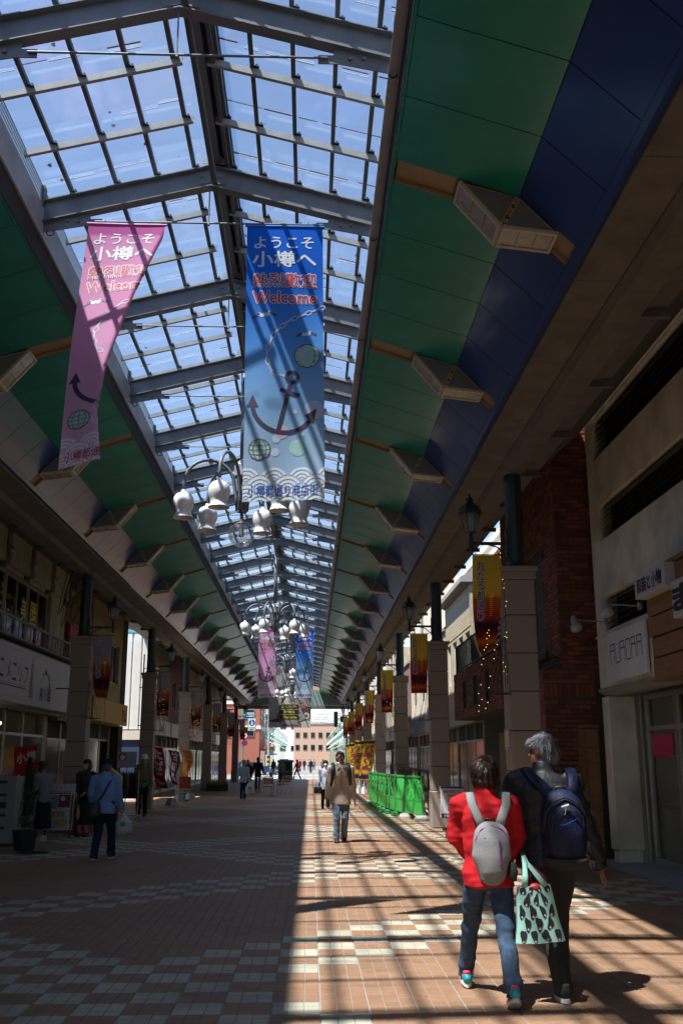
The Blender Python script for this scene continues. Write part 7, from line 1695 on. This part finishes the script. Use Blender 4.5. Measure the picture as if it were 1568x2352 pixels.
# ------------------------------------------------------------------ the street beyond the arcade
rd = MB(); rd.box(-40, 40, 88.02, 112, -.16, -.03); rd.box(-5.5, 4.2, 112.01, 420, -.16, -.034)
structure('road', rd, M_asphalt)
pv2 = MB(); pv2.box(-9.5, -5.52, 112.01, 420, -.16, .08); pv2.box(4.22, 8.5, 112.01, 420, -.16, .08); structure('pavement', pv2, mat('street_pavement', (.36, .33, .29), .85, .15, 2))
zb = MB()
for k in range(12): zb.box(-5.2+.82*k, -4.75+.82*k, 107.6, 111.2, -.0295, -.026)
for k in range(12): zb.box(-5.2+.82*k, -4.75+.82*k, 89.0, 92.4, -.0295, -.026)
o = part('zebra_crossing', zb, mat('road_white', (.75, .75, .73), .7, .1, 4)); o['kind'] = 'structure'
M_whitew = mat('sunlit_white', (.80, .79, .76), .8, .05); M_tanw = mat('tan_brick_wall', (.50, .33, .24), .85, .12, 3); M_teal = mat('teal_lamp_iron', (.05, .32, .25), .5, .15, 5); M_redbrick = mat('red_brick_wall', (.34, .11, .07), .85, .2, 14)
def far_building(label, x0, x1, y0, y1, h, m_, rows, name='street_building', band=None, faces=('front',), win_m=None):
    t = thing(name, label, 'building', (0, 0, 0)); m = MB(); m.box(x0, x1, y0, y1, 0, h); part('wall', m, m_, t); m = MB(); m.box(x0-.15, x1+.15, y0-.15, y1+.15, h, h+.4); part('roof', m, M_grey, t)
    nz, nx = rows
    for r in range(nz):
        z = 3.6 + (h-4.4)*r/max(1, nz) + .5; hh = min(1.5, (h-4.4)/max(1, nz)*.55)
        for k in range(nx):
            c = x0 + (x1-x0)*(k+.5)/nx; w = (x1-x0)/nx*.28
            if 'front' in faces: m = MB(); m.box(c-w, c+w, y0-.09, y0-.02, z, z+hh); wd = part('window', m, M_alu, t); m = MB(); m.box(c-w+.06, c+w-.06, y0-.11, y0-.092, z+.06, z+hh-.06); part('pane', m, win_m or M_window, wd)
        if 'left' in faces or 'right' in faces:
            ny = max(2, int((y1-y0)/4)); xs = x0 if 'left' in faces else x1; s_ = -1 if 'left' in faces else 1
            for k in range(ny):
                c = y0 + (y1-y0)*(k+.5)/ny; a, b = sorted((xs+s_*.02, xs+s_*.09)); m = MB(); m.box(a, b, c-.7, c+.7, z, z+hh); wd = part('window', m, M_alu, t); a, b = sorted((xs+s_*.092, xs+s_*.11)); m = MB(); m.box(a, b, c-.62, c+.62, z+.06, z+hh-.06); part('pane', m, win_m or M_window, wd)
    if band:
        for z in band: m = MB(); m.box(x0-.1, x1+.1, y0-.1, y1, z, z+.35); part('white_band', m, M_whitew, t)
    if 'left' in faces or 'right' in faces:
        xs = x0 if 'left' in faces else x1; s_ = -1 if 'left' in faces else 1; n = max(1, int((y1-y0)/6))
        for k in range(n): ya = y0 + (y1-y0)*k/n + .4; yb = y0 + (y1-y0)*(k+1)/n - .4; a, b = sorted((xs, xs+s_*.12)); m = MB(); m.box(a, b, ya, yb, .1, 2.6); part('shopfront', m, M_window, t); a, b = sorted((xs, xs+s_*.9)); m = MB(); m.box(a, b, ya, yb, 2.75, 3.0); part('awning', m, mat('awning_%d' % (k % 3), ((.30, .06, .05), (.05, .20, .22), (.45, .40, .30))[k % 3], .7), t)
    return t
far_building('red brick bank with white bands on the left corner across the road', -16, -5.6, 112.5, 124, 8.2, M_redbrick, (2, 4), 'brick_bank', (4.9, 7.6), ('front', 'right'))
far_building('white rendered building with slate gable on the left up the street', -15, -8.0, 124.5, 150, 9.5, M_whitew, (2, 3), faces=('right',))
far_building('cream building on the left further up the street', -15, -8.6, 150.5, 190, 8.0, M_palew, (2, 3), faces=('right',)); far_building('grey building on the left far up the street', -16, -8.9, 190.5, 250, 10, M_grey, (2, 3), faces=('right',))
far_building('tall cream stone building on the right corner across the road', 4.9, 15, 112.5, 130, 11.0, M_palew, (3, 3), 'corner_building', None, ('front', 'left'))
far_building('white building on the right up the street', 7.0, 16, 130.5, 165, 9.0, M_whitew, (2, 3), faces=('left',)); far_building('pale grey building on the right far up the street', 7.4, 16, 165.5, 215, 8.0, M_grey, (2, 3), faces=('left',)); far_building('cream building on the right at the far end of the street', 7.6, 16, 215.5, 270, 9.0, M_palew, (2, 3), faces=('left',))
far_building('brown brick block with two rows of windows closing the far end of the street', -4.5, 8, 280, 296, 11.0, M_tanw, (2, 6), 'end_block'); far_building('long white building behind the brown end block', -16, 16, 300, 315, 17.0, M_whitew, (2, 10), 'white_block')
far_building('orange brown house high on the slope behind the end block', -3, 3.4, 330, 340, 26, mat('orange_house', (.45, .24, .12), .8), (4, 4), 'hill_house'); far_building('tall white and blue apartment block on the slope at the back', 2.6, 12, 350, 362, 33, M_whitew, (6, 5), 'apartment_block', (16, 21, 26)); far_building('yellow shop building half way up the slope', 3.0, 9, 322, 328, 24, mat('yellow_house', (.60, .48, .06), .8), (3, 4), 'hill_house')
hl = MB(); n = 40; R_ = random.Random(6)
hv = []
for i in range(n+1):
    x_ = -320 + 640*i/n
    for j, (y_, z_) in enumerate(((370, 0), (430, 28), (520, 52), (640, 66))): hv.append((x_, y_ + 10*sin(i*.7), z_*(.75 + .25*sin(i*.5+j)) if j else -1))
hl.add(hv, [(i*4+j, (i+1)*4+j, (i+1)*4+j+1, i*4+j+1) for i in range(n) for j in range(3)]); structure('hills', hl, mat('hill_green', (.07, .11, .045), .9, .35, .05), True)
# tree clumps on the hill, read as one wood
wd = MB(); 
for k in range(9000):
    i = R_.uniform(0, n); x_ = -320+640*i/n
    if abs(x_) > 120: continue
    tt = R_.random(); y_ = 385+150*tt; z_ = 8+46*tt*(.8+.2*sin(i*.5)); p = Vector((x_, y_, z_+R_.uniform(0, 7))); a = R_.uniform(0, 6.28); w = Vector((cos(a), sin(a)*.4, R_.uniform(-.4, .6)))*R_.uniform(.8, 2.2); u_ = Vector((0, -.3, 1))*R_.uniform(.8, 2.0); wd.add([p-w, p+w, p+u_], [(0, 1, 2)])
o = part('hillside_wood', wd, mat('wood_green', (.045, .085, .03), .8, .4, .2), None); o['kind'] = 'stuff'; o['label'] = 'green wooded hillside behind the far buildings'; o['category'] = 'wood'
# green ornamental lamp posts
def make_lamp():
    r = bpy.data.objects.new('street_lamp', None); COL.objects.link(r); m = MB(); m.tube([(0, 0, 0), (0, 0, .6), (0, 0, .65), (0, 0, 5.6)], [.12, .10, .05, .035], 8); part('post', m, M_teal, r)
    m = MB(); m.loft([(.0+.75*cos(a)*(1-.25*q/24), 0, 6.1+.75*sin(a)*(1-.25*q/24)) for q, a in [(q, -pi/2+2*pi*1.35*q/24) for q in range(25)]], [.035]*25, 6); m.tube([(-.7, 0, 5.2), (.7, 0, 5.2)], .03, 5); m.tube([(0, 0, 5.4), (.5, 0, 4.6), (.75, 0, 4.3)], .025, 5); part('scroll', m, M_teal, r)
    for q, (a_, b_) in enumerate(((-.62, 5.0), (.62, 5.0), (-.35, 4.2), (.4, 3.9), (-.2, 6.9), (.9, 5.9))): m = MB(); m.ball((a_, 0, b_), (.19, .17, .12, .1, .1, .1)[q], 8, 6); part('globe', m, M_white, r)
    return r
l0 = make_lamp(); l0['category'] = 'street lamp'; l0['group'] = 'teal street lamps along the far street'; kk = 0
for s, xx, nm in ((-1, -5.9, 'left'), (1, 4.6, 'right')):
    for k in range(15):
        o = l0 if kk == 0 else dup(l0); kk += 1; o.location = (xx, 114+9.2*k, 0); o['label'] = 'teal scroll topped street lamp, %s from the arcade on the %s pavement' % (ORD[k], nm)
# poles and wires
for k, (x_, y_, h, mm, lb) in enumerate(((-4.6, 113, 8.5, M_concrete, 'concrete utility pole with yellow and black foot on the left across the road'), (-6.2, 139, 9, M_concrete, 'concrete utility pole farther up the left pavement'), (5.0, 150, 9, M_concrete, 'concrete utility pole on the right pavement'))):
    t = thing('utility_pole', lb, 'utility pole', (x_, y_, 0)); m = MB(); m.tube([(0, 0, 0), (0, 0, h)], [.15, .11], 10); part('pole', m, mm, t); m = MB()
    for q in range(3): m.beam((-.8, 0, h-.4-.5*q), (.8, 0, h-.4-.5*q), .07, .07)
    part('crossarm', m, M_grey, t)
    if k == 0:
        for q in range(6): m = MB(); m.lathe([(.158, .5+.25*q), (.157, .75+.25*q)], (0, 0, 0), 10, False); part('warning_band', m, M_yel if q % 2 == 0 else M_ink, t)
m = MB()
for q in range(5):
    for a, b in (((-4.6, 113), (5.0, 150)), ((-6.2, 139), (5.0, 150)), ((-4.6, 113), (-6.2, 139))):
        z_ = 8.3-.35*q; m.tube([(a[0]+(b[0]-a[0])*i/8, a[1]+(b[1]-a[1])*i/8, z_-.5*sin(pi*i/8)) for i in range(9)], .02, 4)
o = part('overhead_wires', m, M_cable); tag(o, 'overhead wires crossing the far street between the poles', 'wires')
# sign pole at the arcade mouth on the left
t = thing('sign_pole', 'teal sign pole with blue pedestrian sign and two round traffic signs at the arcade mouth', 'traffic sign', (-5.85, 88.6, 0)); m = MB(); m.tube([(0, 0, 0), (0, 0, 6.0)], .07, 10)
for z_ in (4.35, 4.85, 5.35): m.beam((-.35, 0, z_), (.9, 0, z_), .06, .06)
part('pole', m, M_teal, t); m = MB(); m.bbox(.42, 1.15, -.12, -.04, 4.0, 5.1, .05); part('sign_board', m, mat('sign_green_edge', (.15, .36, .30), .5), t); f = on_front(0, -.125)
m = MB(); poly(m, [(.49, 4.06), (1.08, 4.06), (1.08, 5.03), (.49, 5.03)], f); part('white_face', m, M_whitew, t); m = MB(); disc(m, .785, 4.72, .27, f, 24, d=.004); part('blue_disc', m, mat('traffic_blue', (.02, .05, .32), .4), t); m = MB(); disc(m, .76, 4.86, .05, f, 10, d=.008); poly(m, [(.70, 4.55), (.82, 4.55), (.80, 4.80), (.72, 4.80)], f, d=.008); disc(m, .88, 4.75, .035, f, 8, d=.008); poly(m, [(.85, 4.57), (.91, 4.57), (.90, 4.71), (.86, 4.71)], f, d=.008); part('white_figures', m, M_whitew, t)
m = MB(); put_text(m, '歩行者専用', .54, 1.03, 4.24, 4.34, f, .02, d=.004); put_text(m, '車両通行止', .54, 1.03, 4.10, 4.2, f, .02, d=.004); part('lettering', m, M_inkblue, t)
m = MB(); m.box(.10, .95, -.1, -.04, 5.2, 5.6); part('name_plate', m, mat('plate_paleblue', (.42, .55, .72), .5), t); m = MB(); put_text(m, '稲穂２丁目', .16, .89, 5.3, 5.5, f, .01, d=.003); part('plate_lettering', m, M_inkblue, t)
for z_, q in ((3.62, 0), (3.02, 1)):
    m = MB(); disc(m, .18, z_, .27, f, 20, d=.003); part('red_ring', m, mat('traffic_red', (.50, .02, .02), .4), t); m = MB(); disc(m, .18, z_, .20, f, 20, d=.006); part('disc_face', m, M_whitew if q == 0 else mat('traffic_blue', (.02, .05, .32)), t)
    m = MB(); (disc(m, .18, z_, .10, f, 12, d=.009) if q == 0 else stroke(m, [(.03, z_+.13), (.33, z_-.13)], .05, f, d=.009)); part('disc_mark', m, mat('traffic_blue', (.02, .05, .32)) if q == 0 else mat('traffic_red', (.5, .02, .02)), t)
m = MB(); m.box(0, .38, -.05, 0, 3.28, 3.36); part('small_plate', m, M_whitew, t)
# signal heads
t = thing('traffic_signal', 'dark backed traffic signal hung from the right hand post at the arcade mouth', 'traffic signal', (2.2, 86.5, 0)); m = MB(); m.bbox(-.20, .14, -.12, .12, 4.3, 5.6, .05); part('signal_head', m, mat('signal_back', (.03, .045, .045), .5), t); m = MB(); m.beam((.14, 0, 4.95), (.9, 0, 4.95), .06, .06); m.bbox(.35, .95, -.2, .2, 4.7, 5.2, .03); m.beam((.9, 0, 0), (.9, 0, 5.2), .12, .12); part('bracket', m, M_black, t)
t = thing('traffic_signal', 'red pedestrian signal on the concrete pole left across the road', 'traffic signal', (-4.2, 112.7, 0)); m = MB(); m.bbox(-.17, .17, -.1, .1, 2.6, 3.3, .02); part('signal_head', m, M_dark, t); f = on_front(0, -.101); m = MB(); disc(m, 0, 3.12, .11, f, 12); part('red_lamp', m, mat('signal_red', (.9, .1, .05), .4, emit=(1, .12, .03), estr=2.5), t); m = MB(); m.tube([(-.3, .05, 3.0), (-.15, .05, 3.0)], .03, 5); part('bracket', m, M_grey, t)
# cars
def car(label, x, y, rot, col, van=False):
    t = thing('parked_car', label, 'car', (x, y, -.03), rot); h = 1.85 if van else 1.45; m = MB()
    prof = [(-2.0, .35), (-2.05, .75), (-1.9, .95), (-1.0, 1.0), (-.45, h-.05), (1.2, h), (1.75, 1.02), (2.05, .9), (2.05, .35)]
    vs = []; 
    for s_, ins in ((-1, 0), (1, 0)): pass
    m.add([(s_*(.83 if z < 1.1 else .68), yy, z) for s_ in (-1, 1) for yy, z in prof], [list(range(8, -1, -1)), list(range(9, 18))] + [(i, i+1, i+10, i+9) for i in range(8)] + [(8, 0, 9, 17)]); part('body', m, col, t)
    m = MB(); m.add([(-.66, -1.0, 1.05), (.66, -1.0, 1.05), (.58, -.52, h-.12), (-.58, -.52, h-.12)], [(0, 1, 2, 3)]); m.v = [(a, b-.03, c) for a, b, c in m.v]; part('windscreen', m, M_window, t)
    for s_ in (-1, 1):
        m = MB(); m.add([(s_*.81, -.85, 1.05), (s_*.81, 1.5, 1.05), (s_*.71, 1.15, h-.12), (s_*.71, -.42, h-.12)], [(0, 1, 2, 3)]); m.v = [(a*1.02, b, c) for a, b, c in m.v]; part('side_window', m, M_window, t)
        for yy in (-1.25, 1.25): m = MB(); m.lathe([(.0, -.1), (.31, -.1), (.31, .1), (0, .1)], (0, 0, 0), 14, False); m.map(lambda a, b, c: (s_*.76 + c, yy + a, .31 + b)); w = part('wheel', m, M_black, t); m = MB(); m.lathe([(0, -.115), (.19, -.115), (.19, .115), (0, .115)], (0, 0, 0), 12, False); m.map(lambda a, b, c: (s_*.76 + c, yy + a, .31 + b)); part('rim', m, M_alu, w)
        m = MB(); m.bbox(s_*.6-.16, s_*.6+.16, -2.07, -2.02, .68, .84, .01); part('headlight', m, M_white, t)
car('dark blue car parked on the left corner across the road', -6.3, 110.2, radians(90), mat('car_blue', (.012, .03, .12), .25, .1, coat=.8)); car('dark car coming along the far street left of centre', -3.2, 132, 0, mat('car_dark', (.03, .035, .05), .25, .1, coat=.8)); car('white van behind the dark car in the far street', -3.5, 141, 0, mat('car_white', (.6, .6, .6), .3, .05, coat=.6), True)
t = thing('bicycle', 'bicycle ridden by the black clad figure in the far street', 'bicycle', (.1, 127.9, 0))
for yy in (-.5, .5): m = MB(); m.loft([(0, yy+.33*cos(a), .33+.33*sin(a)) for a in [2*pi*q/14 for q in range(15)]], [.025]*15, 5, False); part('wheel', m, M_black, t)
m = MB(); m.tube([(0, -.5, .33), (0, 0, .6), (0, .45, .85), (0, .5, .33)], .025, 5); m.tube([(-.25, .42, .95), (.25, .42, .95)], .02, 5); part('frame', m, M_black, t)
